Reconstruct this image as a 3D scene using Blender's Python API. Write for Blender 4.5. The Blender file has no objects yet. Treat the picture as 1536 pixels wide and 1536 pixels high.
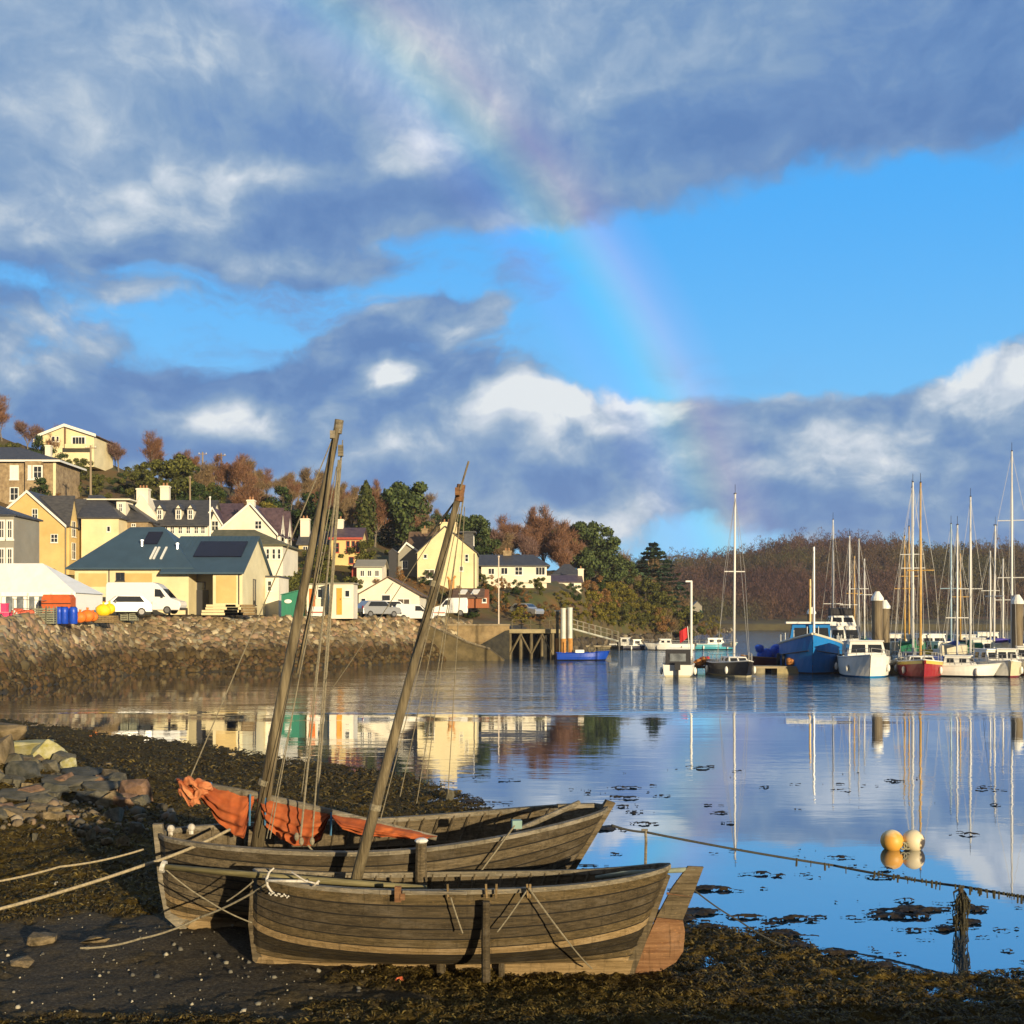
import bpy, bmesh, math, random
import numpy as np
from mathutils import Vector, Matrix, noise as mnoise
PI = math.pi
R = math.radians
sc = bpy.context.scene
col = sc.collection
rnd = random.Random(7)
F = 1700.0          # focal length in pixels of the 1536 px photograph
HZ = 930.0          # row of the horizon
CAM_H = 4.2

def at(px, py, Y):
    """point seen at photo pixel (px,py) at distance Y from the camera"""
    return Vector(((px-768)/F*Y, Y, CAM_H+(HZ-py)/F*Y))
def yw(py, z=0.0):
    """distance at which height z shows on row py"""
    return (CAM_H-z)*F/(py-HZ)

# ---------------------------------------------------------------- materials
def lin(c):
    return tuple(((v/255)/12.92 if v/255 <= .04045 else ((v/255+.055)/1.055)**2.4) for v in c)
MATS = {}
def nodes_of(m):
    m.use_nodes = True
    nt = m.node_tree
    return nt, nt.nodes, nt.links
def mat(name, c, rough=.7, var=.12, scale=6.0, bump=0.0, bscale=None, c2=None, metal=0.0, spec=.5, stretch=(1,1,1), dirt=0.0, dirtc=(.08,.06,.04), lo=.35, hi=.65, coat=0.0):
    """procedural surface: base colour varied by noise, optional second colour, grime and bump"""
    if name in MATS: return MATS[name]
    m = bpy.data.materials.new(name)
    nt, N, L = nodes_of(m)
    b = N['Principled BSDF']
    b.inputs['Roughness'].default_value = rough
    b.inputs['Metallic'].default_value = metal
    b.inputs['Specular IOR Level'].default_value = spec
    b.inputs['Coat Weight'].default_value = coat
    tc = N.new('ShaderNodeTexCoord'); mp = N.new('ShaderNodeMapping')
    mp.inputs['Scale'].default_value = stretch
    L.new(tc.outputs['Object'], mp.inputs['Vector'])
    n1 = N.new('ShaderNodeTexNoise'); n1.inputs['Scale'].default_value = scale; n1.inputs['Detail'].default_value = 6; n1.inputs['Roughness'].default_value = .6
    L.new(mp.outputs[0], n1.inputs['Vector'])
    r = N.new('ShaderNodeValToRGB')
    if c2 is None:
        c1_ = tuple(v*(1-var) for v in c); c2_ = tuple(min(1, v*(1+var)) for v in c)
    else: c1_, c2_ = c, c2
    r.color_ramp.elements[0].position = lo; r.color_ramp.elements[1].position = hi
    r.color_ramp.elements[0].color = (*c1_, 1); r.color_ramp.elements[1].color = (*c2_, 1)
    L.new(n1.outputs['Fac'], r.inputs['Fac'])
    out = r.outputs['Color']
    if dirt > 0:
        n2 = N.new('ShaderNodeTexNoise'); n2.inputs['Scale'].default_value = scale*.33; n2.inputs['Detail'].default_value = 8; n2.inputs['Roughness'].default_value = .7
        mp2 = N.new('ShaderNodeMapping'); mp2.inputs['Location'].default_value = (3.1, 7.7, 1.3); mp2.inputs['Scale'].default_value = stretch
        L.new(tc.outputs['Object'], mp2.inputs['Vector']); L.new(mp2.outputs[0], n2.inputs['Vector'])
        rr = N.new('ShaderNodeValToRGB'); rr.color_ramp.elements[0].position = .45; rr.color_ramp.elements[1].position = .75
        rr.color_ramp.elements[1].color = (dirt, dirt, dirt, 1); rr.color_ramp.elements[0].color = (0,0,0,1)
        L.new(n2.outputs['Fac'], rr.inputs['Fac'])
        mx = N.new('ShaderNodeMix'); mx.data_type = 'RGBA'; mx.inputs['B'].default_value = (*dirtc, 1)
        L.new(rr.outputs['Color'], mx.inputs['Factor']); L.new(out, mx.inputs['A'])
        out = mx.outputs['Result']
    L.new(out, b.inputs['Base Color'])
    if bump > 0:
        n3 = N.new('ShaderNodeTexNoise'); n3.inputs['Scale'].default_value = bscale or scale*4; n3.inputs['Detail'].default_value = 5
        L.new(mp.outputs[0], n3.inputs['Vector'])
        bp = N.new('ShaderNodeBump'); bp.inputs['Strength'].default_value = min(1, bump); bp.inputs['Distance'].default_value = .02 if bump <= 1 else .02*bump
        L.new(n3.outputs['Fac'], bp.inputs['Height']); L.new(bp.outputs[0], b.inputs['Normal'])
    MATS[name] = m
    return m

# ---------------------------------------------------------------- mesh builder
class MB:
    def __init__(s): s.v = []; s.f = []; s.mi = []; s.m = 0
    def add(s, vs, fs):
        o = len(s.v); s.v += [tuple(p) for p in vs]
        for f in fs: s.f.append(tuple(i+o for i in f)); s.mi.append(s.m)
        return s
    def box(s, c, d, rz=0, M=None):
        hx, hy, hz = d[0]/2, d[1]/2, d[2]/2
        cr, sr = math.cos(rz), math.sin(rz)
        P = []
        for x, y, z in ((-1,-1,-1),(1,-1,-1),(1,1,-1),(-1,1,-1),(-1,-1,1),(1,-1,1),(1,1,1),(-1,1,1)):
            X, Y_ = x*hx, y*hy
            p = Vector((X*cr-Y_*sr+c[0], X*sr+Y_*cr+c[1], z*hz+c[2]))
            P.append(M @ p if M else p)
        return s.add(P, ((0,3,2,1),(4,5,6,7),(0,1,5,4),(1,2,6,5),(2,3,7,6),(3,0,4,7)))
    def prism(s, poly, depth, axis='y', off=0.0):
        """poly: list of 2D points (x,z) for axis y, (y,z) for axis x, (x,y) for axis z; extruded from off to off+depth"""
        n = len(poly)
        def P(a, b, t):
            return (a, t, b) if axis == 'y' else ((t, a, b) if axis == 'x' else (a, b, t))
        vs = [P(a, b, off) for a, b in poly]+[P(a, b, off+depth) for a, b in poly]
        fs = [tuple(range(n)), tuple(range(2*n-1, n-1, -1))]
        for i in range(n):
            j = (i+1) % n; fs.append((i, i+n, j+n, j))
        return s.add(vs, fs)
    def tube(s, pts, r, n=8, r2=None, cap=True):
        pts = [Vector(p) for p in pts]
        k = len(pts)
        rs = r if isinstance(r, (list, tuple)) else [r+(0 if r2 is None else (r2-r)*i/(k-1)) for i in range(k)]
        vs = []; prev = None
        for i, p in enumerate(pts):
            t = (pts[min(i+1, k-1)]-pts[max(i-1, 0)])
            if t.length < 1e-9: t = Vector((0,0,1))
            t.normalize()
            if prev is None:
                a = Vector((0,0,1)) if abs(t.z) < .9 else Vector((1,0,0))
                u = t.cross(a).normalized()
            else:
                u = (prev-t*prev.dot(t)); u = u.normalized() if u.length > 1e-6 else t.orthogonal().normalized()
            prev = u; w = t.cross(u)
            for j in range(n):
                a = 2*PI*j/n
                vs.append(p+(u*math.cos(a)+w*math.sin(a))*rs[i])
        fs = []
        for i in range(k-1):
            for j in range(n):
                a = i*n+j; b = i*n+(j+1) % n
                fs.append((a, b, b+n, a+n))
        if cap: fs += [tuple(range(n-1, -1, -1)), tuple(range((k-1)*n, k*n))]
        return s.add(vs, fs)
    def ball(s, c, r, n=12, m=8, sz=(1,1,1), jit=0, rg=None):
        vs = [(c[0], c[1], c[2]+r*sz[2])]
        for i in range(1, m):
            th = PI*i/m
            for j in range(n):
                a = 2*PI*j/n; q = r*(1+(rg.uniform(-jit, jit) if rg else 0))
                vs.append((c[0]+q*sz[0]*math.sin(th)*math.cos(a), c[1]+q*sz[1]*math.sin(th)*math.sin(a), c[2]+q*sz[2]*math.cos(th)))
        vs.append((c[0], c[1], c[2]-r*sz[2]))
        fs = [(0, 1+j, 1+(j+1) % n) for j in range(n)]
        for i in range(m-2):
            for j in range(n):
                a = 1+i*n+j; b = 1+i*n+(j+1) % n
                fs.append((a, a+n, b+n, b))
        L_ = len(vs)-1; o = 1+(m-2)*n
        fs += [(L_, o+(j+1) % n, o+j) for j in range(n)]
        return s.add(vs, fs)
    def loft(s, rings, closed=False, caps=False):
        n = len(rings[0]); vs = [p for r_ in rings for p in r_]; fs = []
        for i in range(len(rings)-1):
            for j in range(n if closed else n-1):
                a = i*n+j; b = i*n+(j+1) % n
                fs.append((a, b, b+n, a+n))
        if caps: fs += [tuple(range(n-1, -1, -1)), tuple(range((len(rings)-1)*n, len(rings)*n))]
        return s.add(vs, fs)
    def sheet(s, a, b, c, d): return s.add((a, b, c, d), ((0,1,2,3),))
    def build(s, name, m, parent=None, smooth=False, loc=None, rz=0):
        me = bpy.data.meshes.new(name)
        me.from_pydata([tuple(map(float, p)) for p in s.v], [], s.f)
        ms = m if isinstance(m, (list, tuple)) else [m]
        for q in ms: me.materials.append(q)
        if len(ms) > 1: me.polygons.foreach_set('material_index', s.mi)
        if smooth: me.polygons.foreach_set('use_smooth', [True]*len(s.f))
        me.update()
        o = bpy.data.objects.new(name, me); col.objects.link(o)
        if parent: o.parent = parent
        if loc is not None: o.location = loc
        o.rotation_euler[2] = rz
        return o
def fixn(o):
    bm = bmesh.new(); bm.from_mesh(o.data); bmesh.ops.recalc_face_normals(bm, faces=bm.faces); bm.to_mesh(o.data); bm.free(); return o
def mesh_np(name, V, Fc, m, parent=None, smooth=False, kind=None):
    me = bpy.data.meshes.new(name)
    V = np.asarray(V, dtype=np.float32); Fc = np.asarray(Fc, dtype=np.int32)
    k = Fc.shape[1]
    me.vertices.add(len(V)); me.vertices.foreach_set('co', V.ravel())
    me.loops.add(Fc.size); me.loops.foreach_set('vertex_index', Fc.ravel())
    me.polygons.add(len(Fc)); me.polygons.foreach_set('loop_start', np.arange(0, Fc.size, k, dtype=np.int32))
    me.update(calc_edges=True)
    me.materials.append(m)
    if smooth: me.polygons.foreach_set('use_smooth', np.ones(len(Fc), dtype=bool))
    o = bpy.data.objects.new(name, me); col.objects.link(o)
    if parent: o.parent = parent
    if kind: o['kind'] = kind
    return o
def tag(o, label=None, cat=None, group=None, kind=None):
    if label: o['label'] = label
    if cat: o['category'] = cat
    if group: o['group'] = group
    if kind: o['kind'] = kind
    return o
def thing(name, label, cat, loc=(0,0,0), rz=0, group=None):
    o = bpy.data.objects.new(name, None); col.objects.link(o); o.empty_display_size = .3
    o.location = loc; o.rotation_euler[2] = rz
    return tag(o, label, cat, group)
def dup(root, loc, rz=0, label=None, group=None, s=None):
    r = root.copy(); col.objects.link(r); r.location = loc; r.rotation_euler[2] = rz
    if s is not None: r.scale = s if isinstance(s, (tuple, list)) else (s, s, s)
    if label: r['label'] = label
    if group: r['group'] = group
    for ch in list(root.children):
        c = ch.copy(); col.objects.link(c); c.parent = r
        for g in ch.children:
            d = g.copy(); col.objects.link(d); d.parent = c
    return r
def vnoise(x, y, seed=0.0, oct=4, rough=.5):
    v = 0; a = 1; f = 1; t = 0
    for i in range(oct):
        v += a*mnoise.noise(Vector((x*f+seed*17.3, y*f-seed*9.1, seed*3.7+i*11.1))); t += a; a *= rough; f *= 2.03
    return v/t
def fbm_grid(X, Y, seed=0, oct=5, rough=.55):
    """vectorised value noise on numpy arrays"""
    rs = np.random.RandomState(seed); T = rs.rand(256, 256)
    out = np.zeros_like(X); amp = 1.; tot = 0; f = 1.
    for i in range(oct):
        x = X*f+13.7*i; y = Y*f-7.3*i
        xi = np.floor(x).astype(int); yi = np.floor(y).astype(int); fx = x-xi; fy = y-yi
        fx = fx*fx*(3-2*fx); fy = fy*fy*(3-2*fy)
        a = T[xi & 255, yi & 255]; b = T[(xi+1) & 255, yi & 255]; c = T[xi & 255, (yi+1) & 255]; d = T[(xi+1) & 255, (yi+1) & 255]
        out += amp*((a*(1-fx)+b*fx)*(1-fy)+(c*(1-fx)+d*fx)*fy); tot += amp; amp *= rough; f *= 2.07
    return out/tot*2-1

# ---------------------------------------------------------------- camera
cam = bpy.data.cameras.new('camera'); co = bpy.data.objects.new('camera', cam); col.objects.link(co)
co.location = (0, 0, CAM_H); co.rotation_euler = (R(90), 0, 0)
cam.sensor_width = 36; cam.lens = 36*F/1536; cam.shift_y = (HZ-768)/1536
cam.clip_start = .1; cam.clip_end = 20000
sc.camera = co
sc.render.engine = 'CYCLES'
try:
    sc.cycles.use_denoising = True; sc.cycles.denoiser = 'OPENIMAGEDENOISE'
except Exception: pass
sc.cycles.max_bounces = 6; sc.cycles.diffuse_bounces = 2; sc.cycles.glossy_bounces = 3; sc.cycles.transparent_max_bounces = 8
sc.cycles.caustics_reflective = False; sc.cycles.caustics_refractive = False
sc.view_settings.view_transform = 'Standard'; sc.view_settings.look = 'None'; sc.view_settings.gamma = 1; sc.view_settings.exposure = .45
# ---------------------------------------------------------------- sun and sky
SUN_AZ, SUN_EL = 150.0, 8.5       # degrees clockwise from the viewing direction (+y), and above the horizon
SDIR = Vector((math.sin(R(SUN_AZ))*math.cos(R(SUN_EL)), math.cos(R(SUN_AZ))*math.cos(R(SUN_EL)), math.sin(R(SUN_EL))))
sl = bpy.data.lights.new('sun', 'SUN'); so = bpy.data.objects.new('sun', sl); col.objects.link(so)
sl.energy = 5.0; sl.angle = R(.5); sl.color = (1, .80, .50)
so.rotation_euler = SDIR.to_track_quat('Z', 'Y').to_euler(); so.location = (20, -40, 40)

w = bpy.data.worlds.new('World'); sc.world = w; w.use_nodes = True
nt = w.node_tree; N = nt.nodes; L = nt.links; N.clear()
SKY_STR = .12
def nd(t, **kw):
    n = N.new(t)
    for k, v in kw.items(): setattr(n, k, v)
    return n
def val(x, inp):
    if isinstance(x, (int, float)): inp.default_value = x
    else: L.new(x, inp)
def M(op, a, b=0.0, c=0.0, clamp=False):
    n = nd('ShaderNodeMath', operation=op, use_clamp=clamp)
    val(a, n.inputs[0]); val(b, n.inputs[1]); val(c, n.inputs[2]); return n.outputs[0]
def mixc(f, a, b, mode='MIX'):
    n = nd('ShaderNodeMix', data_type='RGBA', blend_type=mode)
    val(f, n.inputs['Factor'])
    for x, i in ((a, n.inputs['A']), (b, n.inputs['B'])):
        if isinstance(x, tuple): i.default_value = (*x, 1)
        else: L.new(x, i)
    return n.outputs['Result']
def sstep(x, a, b):
    n = nd('ShaderNodeMapRange', interpolation_type='SMOOTHSTEP')
    val(x, n.inputs['Value']); n.inputs['From Min'].default_value = a; n.inputs['From Max'].default_value = b
    return n.outputs['Result']
tc = nd('ShaderNodeTexCoord'); D = tc.outputs['Generated']
sp = nd('ShaderNodeSeparateXYZ'); L.new(D, sp.inputs[0])
az = M('ARCTAN2', sp.outputs[0], sp.outputs[1]); el = M('ARCSINE', sp.outputs[2])
U = M('MULTIPLY', az, 1.7); V = M('MULTIPLY', el, 1.7)
cb = nd('ShaderNodeCombineXYZ'); L.new(U, cb.inputs[0]); L.new(V, cb.inputs[1]); UV = cb.outputs[0]
def wn(scale, detail, rough, vec, off=(0,0,0), st=(1,1,1)):
    mp = nd('ShaderNodeMapping'); mp.inputs['Location'].default_value = off; mp.inputs['Scale'].default_value = st; L.new(vec, mp.inputs['Vector'])
    n = nd('ShaderNodeTexNoise'); n.inputs['Scale'].default_value = scale; n.inputs['Detail'].default_value = detail; n.inputs['Roughness'].default_value = rough
    L.new(mp.outputs[0], n.inputs['Vector']); return n
def warp(vec, scale, amt, off, st=(1,1,1)):
    n = wn(scale, 4, .55, vec, off, st)
    s_ = nd('ShaderNodeVectorMath', operation='SUBTRACT'); L.new(n.outputs['Color'], s_.inputs[0]); s_.inputs[1].default_value = (.5, .5, .5)
    m_ = nd('ShaderNodeVectorMath', operation='MULTIPLY'); L.new(s_.outputs[0], m_.inputs[0]); m_.inputs[1].default_value = (amt, amt*.8, 0)
    a_ = nd('ShaderNodeVectorMath', operation='ADD'); L.new(vec, a_.inputs[0]); L.new(m_.outputs[0], a_.inputs[1]); return a_.outputs[0]
W1 = warp(UV, 3.0, .16, (3, 1, 0)); W2 = warp(W1, 10.0, .07, (7, 2, 0))
def duv(px, py):
    a = math.atan((px-768)/F); return a*1.7, math.atan((HZ-py)/F*math.cos(a))*1.7
def blob(vec, px, py, rx, ry, rot=0):
    u, v = duv(px, py)
    mp = nd('ShaderNodeMapping', vector_type='TEXTURE'); mp.inputs['Location'].default_value = (u, v, 0)
    mp.inputs['Rotation'].default_value = (0, 0, R(rot)); mp.inputs['Scale'].default_value = (rx/1000, ry/1000, 1)
    L.new(vec, mp.inputs['Vector'])
    g = nd('ShaderNodeTexGradient', gradient_type='SPHERICAL'); L.new(mp.outputs[0], g.inputs[0]); return g.outputs['Fac']
def blobs(vec, lst):
    acc = None
    for b in lst:
        px, py, rx, ry, rot, wgt = b
        g = blob(vec, px, py, rx, ry, rot)
        acc = M('MULTIPLY', g, wgt) if acc is None else M('MULTIPLY_ADD', g, wgt, acc)
    return acc
# where the clouds stand (px, py, rx, ry, tilt, weight)
COVER = [
 (250,60,900,330,0,1.6), (1250,30,800,260,4,1.7), (700,120,420,220,0,.9), (60,260,480,190,0,1.1),
 (380,290,560,120,0,.8), (620,235,330,110,0,.7), (920,240,260,90,0,.7),(1480,90,560,120,6,1.0),
 (200,440,300,35,6,.5), (420,385,260,45,0,.5), (660,475,200,40,10,.65), (150,585,360,95,0,1.0),
 (560,560,220,130,0,1.1), (420,650,420,110,0,1.1), (100,690,420,130,0,1.0), (640,480,130,34,12,.7),(690,495,90,26,0,.4),(190,510,150,40,15,.5),(400,540,120,60,25,.3),
 (840,690,330,150,0,1.15), (770,640,150,100,0,.6), (970,610,130,60,0,.55), (1120,690,300,110,0,.95),
 (1330,680,360,140,0,1.15), (1480,600,250,130,25,1.15), (1600,680,300,200,0,1.2), (1300,790,500,80,0,.7), (640,740,420,90,0,.7),(700,560,120,90,0,.5),
 (-500,300,600,420,0,1.3), (2000,-60,600,260,0,1.3),
 (1200,370,360,120,0,-.9),(1350,450,560,150,0,-1.0),(850,430,230,110,-30,-.55),(60,425,260,46,0,-.6),(330,500,260,34,10,-.45),(330,560,140,36,20,-.35),(40,520,170,34,0,-.3),(620,340,150,34,0,-.6),(250,400,140,30,0,-.5),(230,160,150,60,0,-.5),(690,250,80,60,0,-.4),(60,560,160,30,0,-.5),(720,380,220,60,0,-.3),(1040,800,160,60,0,-.4),
]
cov = blobs(W2, COVER)
f1 = wn(6, 8, .5, W1, (1, 5, 0), (1, 1.5, 1)).outputs['Fac']; f1s = wn(6, 8, .5, W1, (1.018, 4.94, 0), (1, 1.5, 1)).outputs['Fac']
f2 = wn(2.6, 6, .55, W1, (9, 3, 0), (1, 1.6, 1)).outputs['Fac']
cvn = M('MULTIPLY_ADD', M('SUBTRACT', f1, .5), .9, M('MULTIPLY_ADD', M('SUBTRACT', f2, .5), .7, cov))
f3 = wn(17, 8, .6, W2, (4, 8, 0), (1, 1.3, 1)).outputs['Fac']
cvn = M('MULTIPLY_ADD', M('SUBTRACT', f3, .5), .9, cvn)
low = M('SUBTRACT', 1, sstep(el, .24, .40))
msoft = sstep(cvn, -.02, .82); mcrisp = sstep(cvn, .16, .70)
mask = M('ADD', M('MULTIPLY', msoft, M('SUBTRACT', 1, low)), M('MULTIPLY', mcrisp, low))
LIGHT = [
 (620,205,90,55,-10,1.25), (350,240,170,40,-6,.8), (240,235,50,25,-35,.5),(170,310,240,55,12,.6), (520,240,150,25,0,.4),
 (590,568,66,46,0,2.3), (770,610,120,70,0,1.25), (850,592,140,46,0,1.15), (975,595,84,38,-15,1.7), (900,640,220,70,0,1.0),(1190,600,110,45,0,.6),
 (1455,532,110,34,35,1.7), (1530,556,130,40,15,1.4), (1400,640,280,70,15,.7), (720,690,200,50,0,.6), (380,640,90,50,0,1.1), (940,760,200,30,15,.7),
 (100,100,800,260,0,.55), (500,60,520,160,0,.35), (800,40,320,130,0,.45), (1000,120,420,150,0,.35),(1250,690,300,60,0,.7),
 (1450,150,420,120,6,-.9), (450,170,260,70,0,-1.0), (580,300,300,60,0,-.8),(120,200,150,80,0,.3),(780,210,120,70,20,-.5),(1300,60,200,60,0,-.3), (560,520,170,90,35,-.35), (420,600,260,60,0,-.3), (1300,770,460,50,0,-.25),(1040,190,200,60,0,-.8),(650,560,120,60,0,-.4),(100,600,160,40,0,-.3),
]
lit = blobs(W2, LIGHT)
rel = M('MULTIPLY', M('SUBTRACT', f1, f1s), 1.6)
br = M('ADD', M('MULTIPLY_ADD', lit, .42, M('MULTIPLY_ADD', M('SUBTRACT', f2, .5), .60, M('MULTIPLY_ADD', M('SUBTRACT', f3, .5), .7, .33))), M('MULTIPLY', rel, M('MULTIPLY_ADD', low, .9, .35)))
cr = nd('ShaderNodeValToRGB'); L.new(br, cr.inputs['Fac'])
E = cr.color_ramp.elements
E[0].position = 0; E[0].color = (*lin((90,130,184)), 1)
E[1].position = 1; E[1].color = (*lin((226,232,236)), 1)
for p, c in ((.22, (104,142,191)), (.42, (126,158,195)), (.58, (149,174,203)), (.72, (178,195,213)), (.86, (202,213,226))):
    e = E.new(p); e.color = (*lin(c), 1)
cloud = mixc(M('MULTIPLY', sstep(wn(3.3, 3, .5, W1, (2, 11, 0)).outputs['Fac'], .40, .66), .04), cr.outputs['Color'], lin((150,158,190)))
# clear sky: Nishita, tinted towards the vivid blue of the photograph
sky = nd('ShaderNodeTexSky', sky_type='NISHITA', sun_disc=False)
sky.sun_elevation = R(SUN_EL); sky.sun_rotation = R(SUN_AZ); sky.air_density = 1.0; sky.dust_density = .5; sky.ozone_density = 2
hg = sstep(el, .02, .42)
grad = mixc(hg, lin((126,206,255)), lin((66,174,255)))
gs = nd('ShaderNodeVectorMath', operation='SCALE'); L.new(grad, gs.inputs[0]); gs.inputs['Scale'].default_value = 1/SKY_STR
clear = mixc(.88, sky.outputs[0], gs.outputs[0])
cs = nd('ShaderNodeVectorMath', operation='SCALE'); L.new(cloud, cs.inputs[0]); cs.inputs['Scale'].default_value = 1/SKY_STR
# thin veils and scraps of cloud drifting in the gaps
veil = M('MULTIPLY', sstep(wn(5, 9, .62, W2, (12, 2, 0), (1, 2.6, 1)).outputs['Fac'], .42, .72), blobs(W2, [(330,450,620,170,4,1.9), (640,500,240,90,10,1.0), (950,560,300,60,0,.6), (620,380,220,70,0,.9)]), clamp=True)
vs2 = nd('ShaderNodeVectorMath', operation='SCALE'); vs2.inputs[0].default_value = lin((112,150,202)); vs2.inputs['Scale'].default_value = 1/SKY_STR
clear = mixc(M('MULTIPLY', veil, .85), clear, vs2.outputs[0])
skyc = mixc(mask, clear, cs.outputs[0])
# rainbow: 42 degrees round the point opposite the sun
dt = nd('ShaderNodeVectorMath', operation='DOT_PRODUCT'); L.new(D, dt.inputs[0]); dt.inputs[1].default_value = tuple(-SDIR)
ang = M('MULTIPLY', M('ARCCOSINE', dt.outputs['Value']), 180/PI)
rp = M('DIVIDE', M('SUBTRACT', ang, 38.75), 6.9, clamp=True)
rb = nd('ShaderNodeValToRGB'); L.new(rp, rb.inputs['Fac']); E = rb.color_ramp.elements
E[0].position = 0; E[0].color = (.02,.02,.02,1); E[1].position = 1; E[1].color = (0,0,0,1)
for p, c in ((.12,(.05,.03,.10)), (.26,(.03,.06,.22)), (.40,(.0,.20,.22)), (.50,(.10,.22,.06)), (.60,(.26,.20,.02)), (.70,(.30,.09,.03)), (.82,(.12,.02,.02))):
    e = E.new(p); e.color = (*c, 1)
inten = M('MULTIPLY', M('MULTIPLY_ADD', mask, -.26, .80), sstep(sp.outputs[1], 0, .2))
inten = M('MULTIPLY', inten, M('MULTIPLY_ADD', f2, 1.0, .5))
inside = M('MULTIPLY', M('LESS_THAN', ang, 42), .0)
rs_ = nd('ShaderNodeVectorMath', operation='SCALE'); L.new(rb.outputs['Color'], rs_.inputs[0]); L.new(M('MULTIPLY', inten, .58/SKY_STR), rs_.inputs['Scale'])
ad = nd('ShaderNodeVectorMath', operation='ADD'); L.new(skyc, ad.inputs[0]); L.new(rs_.outputs[0], ad.inputs[1])
# unseen sky behind and overhead, greyed on purpose to cut blue ambient light
behind = M('MAXIMUM', sstep(M('MULTIPLY', sp.outputs[1], -1), -.15, .35), sstep(el, .62, .95))
dl = nd('ShaderNodeVectorMath', operation='SCALE'); dl.inputs[0].default_value = (.20,.205,.225); dl.inputs['Scale'].default_value = 1/SKY_STR
fin = mixc(behind, ad.outputs[0], dl.outputs[0])
bg = nd('ShaderNodeBackground'); L.new(fin, bg.inputs['Color']); bg.inputs['Strength'].default_value = SKY_STR*.76
wo = nd('ShaderNodeOutputWorld'); L.new(bg.outputs[0], wo.inputs['Surface'])
w.cycles.sampling_method = 'MANUAL'; w.cycles.sample_map_resolution = 512
# ---------------------------------------------------------------- far land
def fan_mesh(name, cols, kn, m, pstep=6, ysub=6, amp=.5, seed=3, smooth=True):
    """cols: photo columns where profiles are given, kn: (distance, height) knots per column"""
    K = len(kn[0]); cols = np.array(cols, float); kn = np.array(kn, float)
    P = np.arange(cols[0], cols[-1]+1, pstep)
    Yk = np.stack([np.interp(P, cols, kn[:, k, 0]) for k in range(K)], 1)
    Zk = np.stack([np.interp(P, cols, kn[:, k, 1]) for k in range(K)], 1)
    t = np.linspace(0, K-1, (K-1)*ysub+1)
    i0 = np.minimum(t.astype(int), K-2); f = t-i0
    Yg = Yk[:, i0]*(1-f)+Yk[:, i0+1]*f; Zg = Zk[:, i0]*(1-f)+Zk[:, i0+1]*f
    Xg = (P[:, None]-768)/F*Yg
    a = np.clip((t-3)/2, 0, 1)[None, :]
    Zg = Zg+fbm_grid(Xg*.08, Yg*.08, seed)*amp*3*a+fbm_grid(Xg*.4, Yg*.4, seed+1)*amp*.5*a
    n, mm = Yg.shape
    V_ = np.stack([Xg, Yg, Zg], -1).reshape(-1, 3)
    idx = np.arange(n*mm).reshape(n, mm)
    Fc = np.stack([idx[:-1, :-1], idx[1:, :-1], idx[1:, 1:], idx[:-1, 1:]], -1).reshape(-1, 4)
    o = mesh_np(name, V_, Fc, m, smooth=smooth, kind='structure')
    def zat(px, Y):
        yk = [np.interp(px, cols, kn[:, k, 0]) for k in range(K)]; zk = [np.interp(px, cols, kn[:, k, 1]) for k in range(K)]
        tt = np.interp(Y, yk, range(K)); z = np.interp(Y, yk, zk)
        aa = min(1, max(0, (tt-3)/2)); X = np.array([(px-768)/F*Y]); Yv = np.array([float(Y)])
        return float(z+(fbm_grid(X*.08, Yv*.08, seed)[0]*amp*3+fbm_grid(X*.4, Yv*.4, seed+1)[0]*amp*.5)*aa)
    return o, zat
hill_m = mat('hillside', lin((96,78,42)), .95, scale=.35, c2=lin((70,76,30)), bump=.8, bscale=1.5, dirt=.8, dirtc=lin((112,74,46)))
LC = [-350, 0, 200, 400, 550, 650, 750, 835, 870, 900, 930, 1000, 1060, 1110]
LK = [
 [(52,-1),(55,0),(63,4.1),(105,4.4),(122,7.5),(140,13),(165,22),(200,36),(300,40)],
 [(62,-1),(65,0),(73,4.1),(106,4.4),(122,8),(140,13),(165,21),(189,34),(300,37)],
 [(84,-1),(87,0),(95,4.1),(124,4.5),(134,9),(150,14),(170,21),(200,30),(300,32)],
 [(92,-1),(95,0),(103,4.1),(126,4.5),(136,9),(152,14),(175,19),(212,27),(320,29)],
 [(102,-1),(105,0),(112,4.1),(132,4.5),(140,8),(155,12.5),(180,17),(230,25),(330,27)],
 [(112,-1),(115,0),(121,4.2),(134,4.5),(142,8),(158,11),(190,15),(240,23),(340,25)],
 [(120,-1),(124,0),(128,3.6),(140,4.4),(152,7),(165,9.5),(190,12),(235,16),(340,18)],
 [(138,-1),(148,0),(152,2.5),(157,5.0),(162,8.4),(170,9.6),(192,10.5),(240,15),(350,17)],
 [(150,-1),(160,0),(164,2.2),(168,4.6),(174,8.0),(182,9.1),(204,10.2),(250,14.5),(350,16)],
 [(172,-1),(184,0),(187,2.0),(193,4.8),(201,7.8),(211,8.4),(230,10.5),(270,14),(360,16)],
 [(195,-1),(205,0),(208,1.5),(214,5),(224,7.5),(235,8),(260,9),(300,10),(400,12)],
 [(220,-1),(235,0),(240,1.2),(250,3.4),(262,4.5),(280,5),(310,5.5),(350,6),(450,6)],
 [(330,-1),(350,0),(354,1.0),(370,1.8),(400,2.2),(430,2.5),(460,2.5),(500,2),(600,0)],
 [(380,-1),(400,-.6),(404,-.5),(410,-.5),(420,-.5),(440,-.6),(470,-1),(510,-1),(600,-1)]]
hillside, zland = fan_mesh('hillside', LC, LK, hill_m, 5, 6, .5)
RC = [850, 950, 1040, 1090, 1140, 1200, 1320, 1400, 1536, 1900]
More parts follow.
